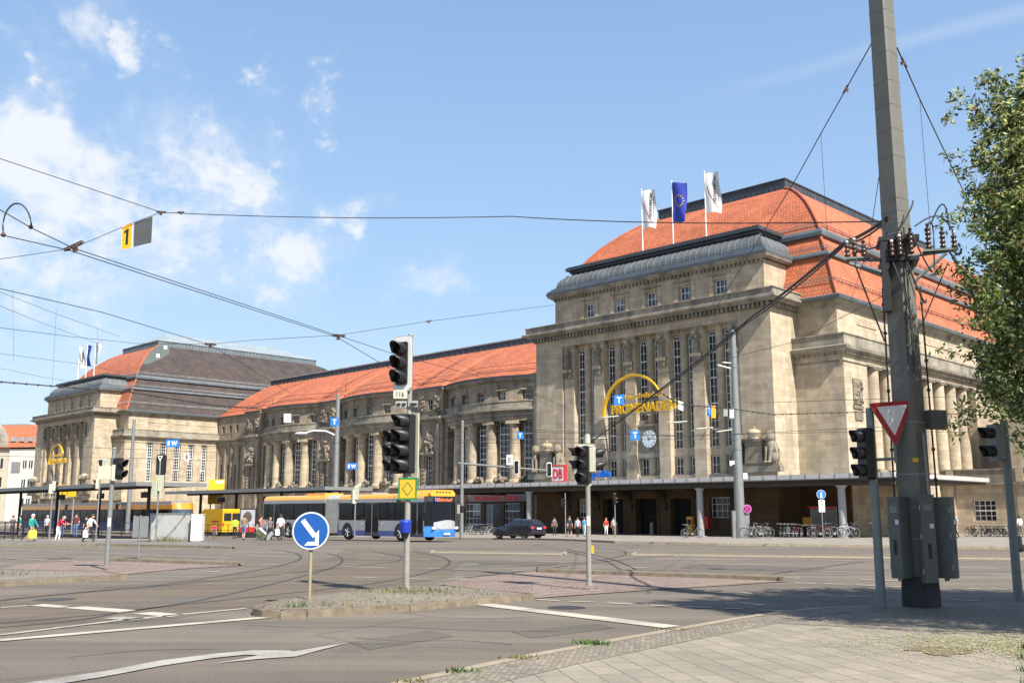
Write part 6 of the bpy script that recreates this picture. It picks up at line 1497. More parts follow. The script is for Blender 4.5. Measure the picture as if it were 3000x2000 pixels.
for i in range(7): pb((0, 1, 0, 3, 0)[i % 5], 1366+i*11, 100+rb.uniform(-1, 2), rb.uniform(20, 140), 'bicycle parked before the restaurant windows', group=G4)
pb(0, 846, 66.5, 20, 'black bicycle partly behind the round blue sign')
# ---------------------------------------------------------------- people
def cloth(name, col): return MATS[name] if name in MATS else simple(name, col, .85, 0, .1, 6)
def person(label, u, Y, h, yaw, shirt, legs, hair, step=0.0, bend=0.0, arms=((.0, .0), (.0, .0)), sleeve='short', leg='long', z=None, dy=0.0, seed=1, x=None):
    """one continuous skinned body facing local -Y; arms = (forward reach of elbow, of hand) per side"""
    k = h/1.75; X = (u-1500)/2960*Y if x is None else x
    J = {'pel': (0, 0, .93), 'sp': (0, -.05*bend, 1.13), 'ch': (0, -.30*bend, 1.33-.05*bend), 'nk': (0, -.42*bend, 1.48-.10*bend), 'hd': (0, -.50*bend-.02, 1.60-.14*bend), 'ht': (0, -.52*bend-.015, 1.67-.15*bend)}
    R_ = {'pel': .135, 'sp': .122, 'ch': .148, 'nk': .058, 'hd': .088, 'ht': .085}
    E = [('pel', 'sp'), ('sp', 'ch'), ('ch', 'nk'), ('nk', 'hd'), ('hd', 'ht')]
    cy = J['ch'][1]; cz = J['ch'][2]
    for i, s in enumerate((-1, 1)):
        st = step*s; e, hnd = arms[i]
        J['sh%d' % i] = (s*.18, cy, cz+.07); J['el%d' % i] = (s*.235, cy-e, cz-.20+abs(e)*.25); J['ha%d' % i] = (s*(.24-.05*(hnd > .2)), cy-hnd-.03, cz-.43+hnd*.62)
        J['hi%d' % i] = (s*.09, 0, .88); J['kn%d' % i] = (s*.095, -st*.55-.03, .49); J['an%d' % i] = (s*.095, -st+(.06 if st < 0 else .02), .085+(.04 if st < -.05 else 0)); J['to%d' % i] = (s*.11, -st-.13, .035)
        R_.update({'sh%d' % i: .062, 'el%d' % i: .043, 'ha%d' % i: .03, 'hi%d' % i: .092, 'kn%d' % i: .06, 'an%d' % i: .042, 'to%d' % i: .035})
        E += [('ch', 'sh%d' % i), ('sh%d' % i, 'el%d' % i), ('el%d' % i, 'ha%d' % i), ('pel', 'hi%d' % i), ('hi%d' % i, 'kn%d' % i), ('kn%d' % i, 'an%d' % i), ('an%d' % i, 'to%d' % i)]
    names = list(J); me = bpy.data.meshes.new('body'); me.from_pydata([J[n] for n in names], [(names.index(a), names.index(b)) for a, b in E], [])
    o = bpy.data.objects.new('body', me); COL.objects.link(o); o.modifiers.new('s', 'SKIN'); o.modifiers['s'].use_smooth_shade = True
    for i, n in enumerate(names):
        r = R_[n]; me.skin_vertices[0].data[i].radius = (r*1.15, r*.82) if n in ('pel', 'sp', 'ch') else (r, r); me.skin_vertices[0].data[i].use_root = n == 'pel'
    o.modifiers.new('u', 'SUBSURF').levels = 1
    dg = bpy.context.evaluated_depsgraph_get(); dg.update(); m2 = bpy.data.meshes.new_from_object(o.evaluated_get(dg))
    bpy.data.objects.remove(o); bpy.data.meshes.remove(me)
    kind = {}
    for a, b in E:
        q = (a[:2], b[:2]); kind[(a, b)] = 0 if q in (('nk', 'hd'), ('hd', 'ht')) else (0 if sleeve == 'short' else 1) if q == ('el', 'ha') else 2 if q in (('hi', 'kn'), ('pe', 'hi')) else (2 if leg == 'long' else 0) if q == ('kn', 'an') else 3 if q == ('an', 'to') else 1
    ev = [(Vector(J[a]), Vector(J[b]), kind[(a, b)]) for a, b in E]
    def zone(p):
        best = (9, 1)
        for a, b, kk in ev:
            d = b-a; t = max(0, min(1, (p-a).dot(d)/d.length_squared)); best = min(best, ((p-(a+d*t)).length, kk))
        return 2 if best[1] == 1 and p.z < .97 and abs(p.x) < .17 else best[1]
    mb = MB(SKIN); mb.use(shirt); mb.use(legs); mb.use(cloth('shoe_dark', (.03, .025, .02)))
    for p in m2.polygons:
        mb.cur = zone(p.center)
        mb.f.append(list(p.vertices)); mb.mi.append(mb.cur); mb.sm.append(True)
    mb.v = [v.co*1.0 for v in m2.vertices]; bpy.data.meshes.remove(m2); mb.cur = 0
    for i, s in enumerate((-1, 1)):                       # five fingers and a thumb on each hand
        hp = Vector(J['ha%d' % i]); d = (hp-Vector(J['el%d' % i])).normalized(); sd = Vector((0, 1, 0)) if abs(d.y) < .7 else Vector((0, 0, 1)); w = d.cross(sd).normalized()
        mb.ball(hp+d*.045, .028, .034, .05, 7, 5)
        for f in range(4): a = hp+d*.08+sd*(f-1.5)*.017; b = a+d*(.035, .045, .042, .03)[f]; mb.tube([a, b, b+d*.022+w*.016*s], .0085, 5)
        mb.tube([hp+d*.03-sd*.03, hp+d*.06-sd*.052, hp+d*.085-sd*.05], .010, 5)
    hd = (Vector(J['hd'])+Vector(J['ht']))/2
    mb.ball(hd+Vector((0, -.092, -.01)), .014, .022, .02, 6, 4)
    for s in (-1, 1): mb.ball(hd+Vector((s*.088, .005, 0)), .012, .02, .03, 6, 4)
    mb.use(BLACK); [mb.ball(hd+Vector((s*.034, -.082, .022)), .011, .008, .008, 6, 4) for s in (-1, 1)]; mb.use(cloth('lips', (.35, .12, .10))); mb.ball(hd+Vector((0, -.083, -.052)), .024, .01, .007, 6, 4)
    for v in mb.v: v *= k
    zz = gz(Y) if z is None else z
    T = thing('person', label, 'person', (X, Y, zz), R(yaw)); mb.build('body', T)
    hm = MB(hair); c = (hd+Vector((0, .018, .032)))*k; hm.ball(c, .104*k, .108*k, .10*k, 12, 8); hm.ball(c+Vector((0, .05, -.05))*k, .088*k, .07*k, .09*k, 10, 6); hm.build('hair', T)
    return T, J, k
HG = cloth('hair_grey', (.35, .34, .32)); HB = cloth('hair_brown', (.06, .035, .02)); HK = cloth('hair_black', (.015, .012, .01)); HW = cloth('hat_white', (.75, .74, .70)); HL = cloth('hair_blond', (.35, .22, .09))
TEAL = cloth('teal_cloth', (.02, .30, .24)); CRIM = cloth('crimson_cloth', (.62, .02, .06)); WH = cloth('white_cloth', (.74, .72, .70)); BEI = cloth('beige_cloth', (.55, .47, .40)); JEAN = cloth('jeans', (.09, .15, .30)); NAVY = cloth('navy_cloth', (.02, .024, .04)); MAR = cloth('maroon_cloth', (.12, .03, .03)); KH = cloth('khaki_cloth', (.22, .16, .09)); LIME = cloth('hi_vis_vest', (.35, .75, .05)); GR = cloth('grey_cloth', (.12, .11, .11)); SKYB = cloth('sky_blue_cloth', (.08, .32, .48)); PALEB = cloth('pale_blue_cloth', (.45, .55, .68)); BLK = cloth('black_cloth', (.015, .015, .017)); DRED = cloth('red_cloth', (.42, .04, .03))
F = lambda deg: deg                                      # yaw: 0 faces the camera, 90 faces right
person('woman in teal jacket and white hat walking with a yellow bag', 95, 58.2, 1.66, 70, TEAL, GR, HW, .26, .15, ((.0, .12), (.1, .22)), 'long', 'short', gz(58)+.0)
person('person in crimson shirt and white trousers bending forward', 174, 60.8, 1.62, 80, CRIM, WH, HG, .05, .75, ((.25, .45), (.25, .45)))
person('man in white shirt and dark trousers walking with a white bag', 265, 57.0, 1.70, 75, WH, NAVY, HB, .30, .35, ((-.1, -.05), (.12, .25)))
person('man in maroon shirt and blue jeans on the tram platform', 225, 70.5, 1.72, 10, MAR, JEAN, HK, .06, .1, ((.1, .15), (.1, .15)), z=gz(70)+.14)
person('tourist in khaki shirt and denim shorts seen from behind', 716, 67, 1.68, 170, KH, JEAN, HB, .1, .1, ((.1, .3), (.1, .3)), 'short', 'short')
person('person in white and dark red top pushing a loaded trolley', 764, 68.5, 1.66, 60, cloth('rose_cloth', (.35, .15, .14)), GR, HB, .12, .1, ((.25, .4), (.25, .4)))
person('boy in grey shirt pulling a suitcase beside the loaded trolley', 793, 67, 1.5, 200, GR, BLK, HL, .12, .05, ((.0, .02), (-.1, -.15)))
person('person all in white seen from behind with a white bag', 823, 65.3, 1.69, 185, WH, WH, HB, .06, .05)
person('worker in lime hi vis vest behind the waiting tourists', 690, 80, 1.76, 190, LIME, NAVY, HK, .05)
person('sitting passenger in a red top behind the railing', 630, 84, 1.3, 20, CRIM, GR, HK, 0, .2)
for i, (u, Y, c1, c2, lab) in enumerate([(40, 78, GR, NAVY, 'passenger in grey at the far left tram stop'), (62, 79, TEAL, GR, 'passenger in a teal shirt in the shade of the far left shelter'), (140, 80, PALEB, BLK, 'passenger in pale blue in the shade left of the crimson shirt'), (185, 81, BLK, JEAN, 'passenger in black behind the person bending forward'), (255, 82, NAVY, BLK, 'dark dressed passenger right of the man in maroon'), (395, 84, cloth('mauve_cloth', (.3, .2, .3)), GR, 'passenger before the tram door above the cabinets')]):
    person(lab, u, Y, 1.68+.03*(i % 3), (20, -60, 170, 60, -20, 90)[i], c1, c2, (HB, HK, HG)[i % 3], .05*(i % 3), .05, z=gz(Y)+.14, seed=i)
person('person in dark navy suit with shorts beside the thin pedestrian light', 1668, 80.5, 1.70, 30, NAVY, NAVY, HB, .12, .05, sleeve='short', leg='short', z=gz(80)+.12)
person('person in white and lilac shirt under the canopy', 1692, 86, 1.68, -20, cloth('lilac_cloth', (.5, .4, .5)), BLK, HK, .05, z=gz(86)+.12)
person('person in sky blue shirt and pale trousers left of the traffic pole', 1711, 90, 1.72, 150, SKYB, PALEB, HB, .1, z=gz(90)+.12)
person('dim figure in grey standing by the arcade pier', 1624, 95, 1.7, 10, GR, GR, HK, .04, z=gz(95)+.12)
person('person in red top and white trousers at the first arcade door', 1775, 96, 1.64, 5, DRED, WH, HL, .08, .05, z=gz(96)+.12)
person('person in beige jacket beside the red top at the arcade door', 1797, 96.5, 1.68, -30, BEI, KH, HB, .06, z=gz(96)+.12)
person('man in pale blue shirt and black trousers walking past the low wing', 2797, 66.5, 1.72, -75, PALEB, BLK, HG, .22, .3, ((.1, .2), (-.1, -.05)), z=gz(66)+.12)
person('person in white at the right edge behind the traffic light pole', 2985, 78, 1.7, 190, WH, GR, HB, .08, z=gz(78)+.12)
def obj1(name, lab, cat, loc, rz, fn): m = MB(); fn(m); return tag(m.build(name, None, loc, rz), lab, cat)
def bagm(mat, w, h, d):
    def f(m):
        m.use(mat); m.prism([(-w/2, 0), (w/2, 0), (w*.52, h*.5), (w*.4, h), (-w*.4, h), (-w*.52, h*.5)], lambda a, b, q: (a, q, b), -d/2, d/2); m.tube([(-w*.25, 0, h), (-.03, 0, h+.16), (.03, 0, h+.16), (w*.25, 0, h)], .012, 5)
    return f
X_ = lambda u, Y: (u-1500)/2960*Y
obj1('shopping_bag', 'yellow carrier bag held by the woman in teal', 'bag', (X_(101, 57.9), 57.85, gz(58)+.28), R(60), bagm(cloth('yellow_bag', (.75, .60, .08)), .42, .46, .18))
obj1('shopping_bag', 'white carrier bag held by the walking man in white shirt', 'bag', (X_(256, 56.8), 56.75, gz(57)+.36), R(70), bagm(WH, .3, .4, .1))
obj1('shopping_bag', 'white carrier bag held by the person all in white', 'bag', (X_(815, 65.2), 65.2, gz(65)+.34), 0, bagm(WH, .26, .42, .1))
T = thing('luggage_trolley', 'luggage trolley stacked with green and white bags', 'trolley', (X_(765, 66.2), 66.2, gz(66)), R(25))
m = MB(GREYM); m.cyl((-.45, 0, 1.0), (.35, 0, .12), .02, .02, 6); m.cyl((-.45, .3, 1.0), (.35, .3, .12), .02, .02, 6); m.cyl((-.45, 0, 1.0), (-.45, .3, 1.0), .02, .02, 6); m.build('frame', T)
for y in (-.05, .35): m = MB(RUBBER); m.cyl((.33, y-.02, .09), (.33, y+.02, .09), .09, .09, 12); m.build('wheel', T)
m = MB(cloth('olive_bag', (.06, .08, .04))); m.X = Matrix.Rotation(R(42), 4, 'Y'); m.box(-.55, .2, -.05, .35, .12, .5); m.use(WH); m.box(-.58, -.0, -.03, .33, .5, .62); m.use(BLK); m.box(-.2, -.15, -.06, .36, .12, .51); m.build('stacked_bags', T)
T = thing('suitcase', 'grey tilted suitcase pulled by the boy', 'suitcase', (X_(783, 66.6), 66.6, gz(66)+.05), R(15)); m = MB(cloth('case_grey', (.25, .27, .28))); m.X = Matrix.Rotation(R(40), 4, 'Y'); m.box(-.12, .12, 0, .4, 0, .6); m.use(GREYM); m.cyl((0, .1, .6), (0, .1, .95), .01, .01, 5); m.cyl((0, .3, .6), (0, .3, .95), .01, .01, 5); m.cyl((0, .1, .95), (0, .3, .95), .014, .014, 5); m.build('case', T)
# ---------------------------------------------------------------- overhead wires and hung signs
WG = 'overhead tram wires'
def wire(pts, label, r=.012, sag=0.0, beads=0, br=.035, n=24, name='overhead_wire'):
    P = [Vector(p) if isinstance(p, Vector) or abs(p[0]) < 60 and abs(p[1]) < 60 else at(*p) for p in pts]
    if pts[0][0] < 0: P.insert(0, P[0]+(P[0]-P[1]).normalized()*30)
    if pts[-1][0] > 3000: P.append(P[-1]+(P[-1]-P[-2]).normalized()*30)
    out = []
    for a, b in zip(P, P[1:]):
        for i in range(n): t = i/n; q = a.lerp(b, t); q.z -= sag*4*t*(1-t); out.append(q)
    out.append(P[-1]); m = MB(WIRE); m.tube(out, r, 5)
    L = sum((b-a).length for a, b in zip(out, out[1:]))
    if beads:
        acc = 0; nxt = .4
        for a, b in zip(out, out[1:]):
            l = (b-a).length
            while nxt < acc+l: m.ball(a.lerp(b, (nxt-acc)/l), br, br, br, 6, 4); nxt += beads
            acc += l
    o = m.build(name); tag(o, label, 'wire', WG); return o
def insul(u, v, Y, ang=0.0, s=1.0, lab=''):
    q = at(u, v, Y); T = MB(INSUL); T.X = Matrix.Translation(q) @ Matrix.Rotation(ang, 4, 'Y') @ Matrix.Scale(s, 4)
    T.cyl((-.34, 0, .0), (.34, 0, .0), .022, .022, 6); [T.ball((x, 0, 0), .045, .06, .06, 7, 4) for x in (-.24, -.16, .16, .24)]; T.box(-.08, .08, -.04, .04, -.16, .04); T.box(-.3, .3, -.02, .02, .05, .08); T.use(GREYM); T.cyl((-.1, 0, -.16), (.1, 0, -.16), .03, .03, 6)
    tag(T.build('wire_clamp'), lab, 'clamp', 'insulated clamps on the overhead wires')
Y0 = 30
w = lambda *a, **k: wire(*a, **k)
w([(-60, 445, 27), (472, 622, 30)], 'wire from the top left edge to the hanging number board', .013)
w([(472, 622, 30), (1500, 634, 26), (2588, 648, 17.6)], 'long level wire from the number board to the big mast', .013, .1)
w([(472, 622, 30), (370, 660, 30), (215, 727, 30), (-60, 768, 30)], 'short slanting wire that carries the number board', .010)
w([(-60, 580, 27.4), (92, 668, 28.7), (215, 727, 30), (985, 981, 46), (1142, 1033, 52), (1500, 1128, 62)], 'upper one of the paired wires sloping down to the traffic light', .016)
w([(-60, 680, 27.4), (10, 690, 28.3), (205, 734, 30), (985, 986, 46), (1130, 1072, 52), (1300, 1160, 58)], 'lower one of the paired wires sloping down to the traffic light', .016)
w([(-40, 836, 34), (300, 915, 40), (615, 1010, 50), (850, 1150, 62)], 'wire sloping across the far hall roof to the wing', .016)
w([(-40, 840, 40), (180, 925, 48), (350, 985, 56)], 'thin high wire above the far left flags', .010); w([(-40, 880, 40), (120, 945, 48), (300, 1010, 58)], 'second thin wire above the far left flags', .010)
w([(-40, 955, 40), (200, 985, 48), (400, 1006, 56), (612, 1008, 52)], 'wire crossing the tip of the far roof ridge', .012); w([(612, 1008, 52), (740, 996, 50), (985, 982, 46), (1256, 941, 48), (1622, 893, 60)], 'span wire rising rightwards to the nearer hall', .012)
w([(-40, 1115, 42), (120, 1128, 44), (380, 1148, 47), (620, 1186, 52), (800, 1200, 58)], 'thick beaded feeder cable at the left', .028, 0, .55, .055); w([(-40, 1070, 60), (130, 1105, 66), (330, 1135, 75)], 'thin wire under the feeder cable', .010)
w([(-40, 1030, 50), (250, 1068, 60), (500, 1120, 70)], 'faint wire across the far hall front', .010)
for (u0, v0, u1, v1, Y, lb) in ((37, 845, 40, 1060, 45, 'first'), (165, 905, 152, 1145, 50, 'second'), (285, 960, 287, 1010, 56, 'third')): w([(u0, v0, Y), (u1, v1, Y)], f'{lb} thin vertical dropper from the left', .006)
ms = Vector((MX-.2, MY-.1, 0))
w([(ms.x, ms.y, 6.98), (2480, 706, 20), (2200, 930, 30), (1935, 1140, 40), (1722, 1300, 50)], 'thick black feeder cable from the big mast down to the traffic light', .034, .05); w([(ms.x, ms.y, 6.93), (2480, 714, 20), (2190, 945, 30), (1925, 1152, 40)], 'second black feeder cable below the first one', .020, .08)
w([(1935, 1150, 40), (1990, 1184, 42), (2150, 1198, 45), (2265, 1214, 47), (2540, 1206, 48), (3060, 1220, 50)], 'beaded insulated cable across the lit hall side', .020, 0, .42, .045)
w([(2556, 124, 17.6), (2405, 392, 22), (2330, 528, 24), (2100, 900, 36)], 'high guy wire rising to the left side of the mast', .012); w([(2628, 140, 17.6), (2697, 296, 21), (2780, 470, 24), (2900, 722, 30)], 'high guy wire falling right of the mast', .014)
w([(2405, 392, 22), (2424, 700, 22)], 'thin dropper left of the mast against the sky', .006); w([(2695, 296, 21), (2727, 690, 21)], 'thin dropper right of the mast against the sky', .006)
w([(MX-.75, MY, 6.25), (2505, 775, 16.9), (2592, 1000, 17.4)], 'thin stay below the left insulators of the mast', .016); w([(2778, 768, 17.3), (2702, 950, 17.4)], 'thin stay below the right insulators of the mast', .013)
w([(MX+.92, MY, 6.4), (2860, 850, 16), (2990, 1000, 15)], 'beaded cable running right from the mast into the tree', .018, 0, .11, .036); w([(2575, 520, 17.5), (2545, 720, 24), (2490, 890, 36)], 'thin wire from the mast across the red roof', .008)
w([(1545, 1258, 46), (2000, 1276, 46), (2560, 1262, 46), (3050, 1268, 46)], 'upper wire across the nearer hall front', .012); w([(1210, 1262, 56), (1545, 1264, 56), (2000, 1278, 52), (2600, 1250, 50)], 'second wire across the nearer hall front', .014); w([(1210, 1290, 60), (1640, 1285, 60), (2165, 1287, 60)], 'third wire across the nearer hall front', .012)
w([(600, 1290, 70), (1150, 1300, 66), (1700, 1296, 64)], 'wire along the wing columns', .014); w([(-40, 1290, 66), (300, 1312, 68), (640, 1325, 72), (1150, 1330, 74)], 'lower wire before the far hall windows', .014); w([(-40, 1335, 66), (420, 1342, 70), (700, 1352, 74)], 'lowest wire before the far hall windows', .014)
w([(1640, 1125, 60), (2000, 1085, 50), (2330, 1000, 40), (2620, 850, 26)], 'thin wire rising right across the nearer hall', .010); w([(1545, 1142, 70), (1660, 1192, 66)], 'short wire at the left pier of the nearer hall', .012); w([(1720, 1300, 50), (1790, 1240, 50), (1935, 1150, 42)], 'short branch cable above the right hand traffic light', .012)
w([(1814, 1150, 49), (1990, 1182, 46)], 'wire carrying the tram stop sign beside the yellow letters', .010); w([(1300, 1050, 56), (1480, 1120, 62), (1660, 1195, 70)], 'thin wire before the right part of the wing', .010); w([(1140, 1085, 54), (1560, 1155, 62)], 'thin wire below the wing eaves', .010)
w([(2050, 1290, 52), (2110, 1205, 46)], 'short cable looping between two wires', .012); w([(2830, 1160, 40), (2200, 1180, 44)], 'thin wire before the side columns', .010)
for k, (u, v, Y, a, s, lab) in enumerate([(217, 722, 30, -.45, 1.0, 'clamp where the paired wires cross at the upper left'), (472, 622, 30, .1, .5, 'clamp at the end of the number board wire'), (992, 984, 46, .05, 1.0, 'clamp where wires cross left of the tall traffic light'), (616, 1009, 52, .05, 1.0, 'clamp above the far dark roof'), (1256, 941, 48, -.17, .5, 'clamp on the span wire right of the tall traffic light'), (530, 622, 29.6, 0, .35, 'small clamp right of the number board'), (2478, 262, 19.7, -1.05, .38, 'turnbuckle on the guy wire left of the mast'), (2648, 184, 18.4, 1.15, .38, 'turnbuckle on the guy wire right of the mast')]): insul(u, v, Y, a, s, lab)
m = MB(WIRE); m.tube([at(10, 690, 28.3)]+[at(50-42*math.cos(t), 668-72*math.sin(t), 28.4) for t in np.linspace(.1, 2.95, 14)]+[at(92, 668, 28.7)], .024, 6); m.use(INSUL); m.ball(at(10, 688, 28.3), .07); m.ball(at(90, 665, 28.7), .07); tag(m.build('wire_loop'), 'curved black loop cable between two wires at the left edge', 'wire')
def hang(pts, Y, label, fn, Ys=None):
    q = [at(u, v, Y) for u, v in pts]; T = thing('hanging_sign', label, 'sign', q[3]); P = [p-q[3] for p in q]
    m = MB(); fn(m, P); m.build('sign_panel', T)
def numb(m, P):
    m.use(WHITE).prism([(p.x, p.z) for p in P], lambda a, b, d: (a, d, b), 0, .02); c = sum((p for p in P), Vector())/4
    m.use(YEL); m.prism([((p.x-c.x)*.92+c.x, (p.z-c.z)*.95+c.z) for p in P], lambda a, b, d: (a, d, b), -.006, 0); m.use(BLACK); m.poly([(c.x+a, -.009, c.z+b+a*.25) for a, b in [(-.035, -.26), (.045, -.26), (.045, .26), (-.01, .26), (-.10, .19), (-.10, .11), (-.035, .15)]])
hang([(357, 663), (389, 653), (387, 726), (355, 733)], 30, 'hanging yellow number board with a black 1', numb)
hang([(393, 653), (446, 634), (442, 710), (391, 722)], 30, 'hanging dark grey panel beside the yellow number board', lambda m, P: m.use(simple('panel_dark_grey', (.06, .065, .068), .5)).prism([(p.x, p.z) for p in P], lambda a, b, d: (a, d, b), 0, .03))
def sq(txt, col, tc):
    def f(m, P):
        m.use(col).prism([(p.x, p.z) for p in P], lambda a, b, d: (a, d, b), 0, .03); c = sum(P, Vector())/4; h = (P[0]-P[3]).length; w_ = (P[1]-P[0]).length
        m.use(tc)
        if txt: text(m, txt, w_*(.45 if len(txt) == 1 else .8), h*.62, lambda x, z, d: (c.x+x, -.006, c.z-h*.31+z), 0, .05)
    return f
def hs(u, v, s, Y, label, txt, col=BLUEL, tc=WHITE, wd=1.0, sk=.0):
    a = s/2; hang([(u-a*wd, v-a+sk), (u+a*wd, v-a-sk), (u+a*wd, v+a-sk), (u-a*wd, v+a+sk)], Y, label, sq(txt, col, tc))
hs(1814, 1171, 30, 49.0, 'blue hanging T sign left of the yellow letters', 'T', BLUEL, WHITE, 1, 1.5); hs(1861, 1274, 28, 53, 'blue hanging T sign left of the clock', 'T'); hs(1524, 1275, 20, 66, 'small blue hanging T sign before the wing columns', 'T'); hs(980, 1235, 24, 70, 'blue hanging T sign on the tall mast behind the bus', 'T')
hs(505, 1298, 22, 66, 'blue hanging sign with S and W before the far hall windows', 'S W', BLUEL, WHITE, 1.7); hs(1031, 1365, 19, 78, 'small blue hanging sign with S and W above the thin cream light', 'S W', BLUE, WHITE, 1.6); hs(547, 1338, 20, 66, 'white hanging sign with letter E before the far hall windows', 'E', WHITE, BLACK, .75); hs(842, 1224, 25, 66, 'pale blank hanging panel before the wing attic', '', simple('pale_panel', (.6, .7, .72), .4), WHITE, .85)
hs(1994, 1188, 26, 46, 'white blank tag hanging right of the yellow letters', '', WHITE, BLACK, .6, -3); hs(2078, 1202, 30, 46, 'blue tag with a T hanging left of the orange one', 'T', BLUE, WHITE, .4); hs(2091, 1206, 36, 46.2, 'orange tag hanging between two windows', '', ORNG, BLACK, .36); hs(2126, 1207, 24, 46.4, 'grey tag hanging left of the tall mast', '', GREYM, BLACK, .5); hs(2144, 1210, 28, 46.6, 'white tag hanging just left of the tall mast', '', WHITE, BLACK, .45)
for (a, b, Y, lab) in (((1962, 1238), (2013, 1234), 52, 'white tube lamp hung left of the second pilaster light strip'), ((2043, 1256), (2090, 1252), 52, 'white tube lamp hung at the third tall window'), ((2104, 1264), (2146, 1258), 52, 'white tube lamp hung just left of the tall mast'), ((1741, 1283), (1775, 1283), 56, 'white tube lamp hung right of the signal pole top'), ((1768, 1222), (1812, 1218), 58, 'white tube lamp hung below the yellow arch')):
    m = MB(CREAM); m.cyl(at(*a, Y), at(*b, Y), .042, .036, 8); m.use(GREYM); m.cyl(at(*a, Y)-Vector((.1, 0, 0)), at(*a, Y), .035, .035, 6); tag(m.build('tube_lamp'), lab, 'lamp', 'white tube lamps hung on the wires')
# ---------------------------------------------------------------- far left town building
q = at(0, 1500, 262); FB = thing('town_building', 'pale town building with orange tiled roof at the far left', 'building', (q.x, 262, -.5), R(-8))
FB.scale = (1.22, 1.22, 1.22)
m = MB(simple('cream_render', (.46, .41, .31), .85, 0, .1, .5)); m.box(-40, 1.2, 0, 14, 0, 15.6); m.use(simple('white_render', (.56, .53, .48), .85, 0, .06, .5)); m.box(1.2, 16, -.3, 14, 0, 15.4); m.use(SANDL); m.box(-40, 1.2, -.4, 0, 15.4, 16.0); m.build('wall', FB)
m = MB(TILE2); m.prism([(-.8, 15.7), (14.8, 15.7), (10, 20.6), (5.5, 21.0)], lambda a, b, d: (d, a, b), -40, 16); m.build('roof', FB)
m = MB(SANDL); m.prism([(-9, 15.9), (1, 15.9), (-4, 21.5)], lambda a, b, d: (a, d, b), -.6, 3); m.build('gable', FB)
def fw(x, z, w_, h_, y): 
    m = MB(GLASS); m.box(x, x+w_, y-.06, y-.01, z, z+h_); m.use(WFRAMEW); m.box(x-.1, x+w_+.1, y-.1, y-.0, z-.12, z); m.box(x+w_/2-.05, x+w_/2+.05, y-.09, y-.06, z, z+h_); m.build('window', FB)
for z in (3.2, 7.2, 11.2):
    for x in (-12, -8.4, -5.0, -1.6): fw(x, z, 1.3, 2.2, 0)
    for x in (4.6, 6.0, 9, 10.5, 13.5): fw(x, z, .8, 1.7, -.3)
m = MB(simple('grey_panel', (.2, .2, .2), .6)); m.box(2.0, 4.0, -.45, -.32, 10.4, 12.6); m.build('wall_panel', FB)
for k in range(7): m = MB(ZINCL); m.box(1.0+2.0*k, 1.9+2.0*k, .2, 2, 17.0, 17.9); m.build('dormer', FB)
q = at(80, 1500, 330); FB2 = thing('town_building', 'white flat roofed block behind the orange roof at the far left', 'building', (q.x, 300, -.5), R(-15)); m = MB(MATS['white_render']); m.box(-3, 14, 0, 14, 0, 28.0); m.use(GREYM).box(-3.2, 14.2, -.2, 14.2, 28, 28.4); m.build('wall', FB2)
for k in range(4): m = MB(GLASS); m.box(-2+4*k, -.5+4*k, -.08, -.01, 24.5, 26.5); m.build('window', FB2)
# ---------------------------------------------------------------- the tree at the right
TC = Vector((11.0, 13.3, 6.3)); TR = thing('street_tree', 'leafy street tree with yellow green blossom at the right edge', 'tree', (10.9, 13.2, .10))
bark = simple('bark', (.075, .06, .045), .9, 0, .3, 6, .6, 25)
rt = random.Random(21); lo = Vector((10.9, 13.2, .1))
trunk = MB(bark); trunk.tube([(0, 0, -.1), (.03, 0, .5), (-.04, .05, 1.6), (.02, .02, 2.8), (.1, .05, 4.0), (.05, .0, 5.6)], .17, 12); trunk.build('trunk', TR)
limbs = []; lb = MB(bark)
for i in range(16):
    a = i*2.4; z0 = 2.0+i*.22; st_ = Vector((.02, .02, z0)); L_ = rt.uniform(2.6, 4.4); el = rt.uniform(.15, .8)
    d = Vector((math.cos(a)*math.cos(el), math.sin(a)*math.cos(el), math.sin(el)))
    P = [st_+d*L_*t+Vector((0, 0, .35*math.sin(t*2.2))) for t in np.linspace(0, 1, 6)]
    for j in range(5): lb.cyl(P[j], P[j+1], .075*(1-j/6), .075*(1-(j+1)/6), 6, False)
    limbs.append(P)
    for q_ in range(3):
        t = rt.uniform(.4, .9); b0 = st_+d*L_*t; d2 = (d+Vector((rt.uniform(-.8, .8), rt.uniform(-.8, .8), rt.uniform(-.4, .6)))).normalized(); b1 = b0+d2*rt.uniform(.8, 1.6); lb.cyl(b0, b1, .028, .010, 5, False); limbs.append([b0, b1])
lb.build('branches', TR)
def leafmat(name, col, tr):
    m, nt, b = newmat(name); co = nd(nt, 'ShaderNodeTexCoord').outputs['Object']; n1 = nd(nt, 'ShaderNodeTexNoise', {'Vector': co, 'Scale': 1.3, 'Detail': 5.0}); r1 = nd(nt, 'ShaderNodeMapRange', {0: n1.outputs[0], 1: .3, 2: .7, 3: .55, 4: 1.5})
    mx = nd(nt, 'ShaderNodeMix', {0: 1.0, 6: c4(col), 7: r1.outputs[0]}, data_type='RGBA', blend_type='MULTIPLY'); nt.links.new(mx.outputs[2], b.inputs['Base Color']); b.inputs['Roughness'].default_value = .55
    tb = nd(nt, 'ShaderNodeBsdfTranslucent', {'Color': mx.outputs[2]}); ms_ = nd(nt, 'ShaderNodeMixShader', {0: tr}); nt.links.new(b.outputs[0], ms_.inputs[1]); nt.links.new(tb.outputs[0], ms_.inputs[2]); nt.links.new(ms_.outputs[0], nt.nodes['Material Output'].inputs[0]); return m
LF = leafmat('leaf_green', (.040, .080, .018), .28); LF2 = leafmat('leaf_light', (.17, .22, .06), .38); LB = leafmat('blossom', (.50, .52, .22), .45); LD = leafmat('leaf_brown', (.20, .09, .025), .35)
cr = MB(LF); [cr.use(x) for x in (LF2, LB, LD)]
V_, F_, M_ = [], [], []
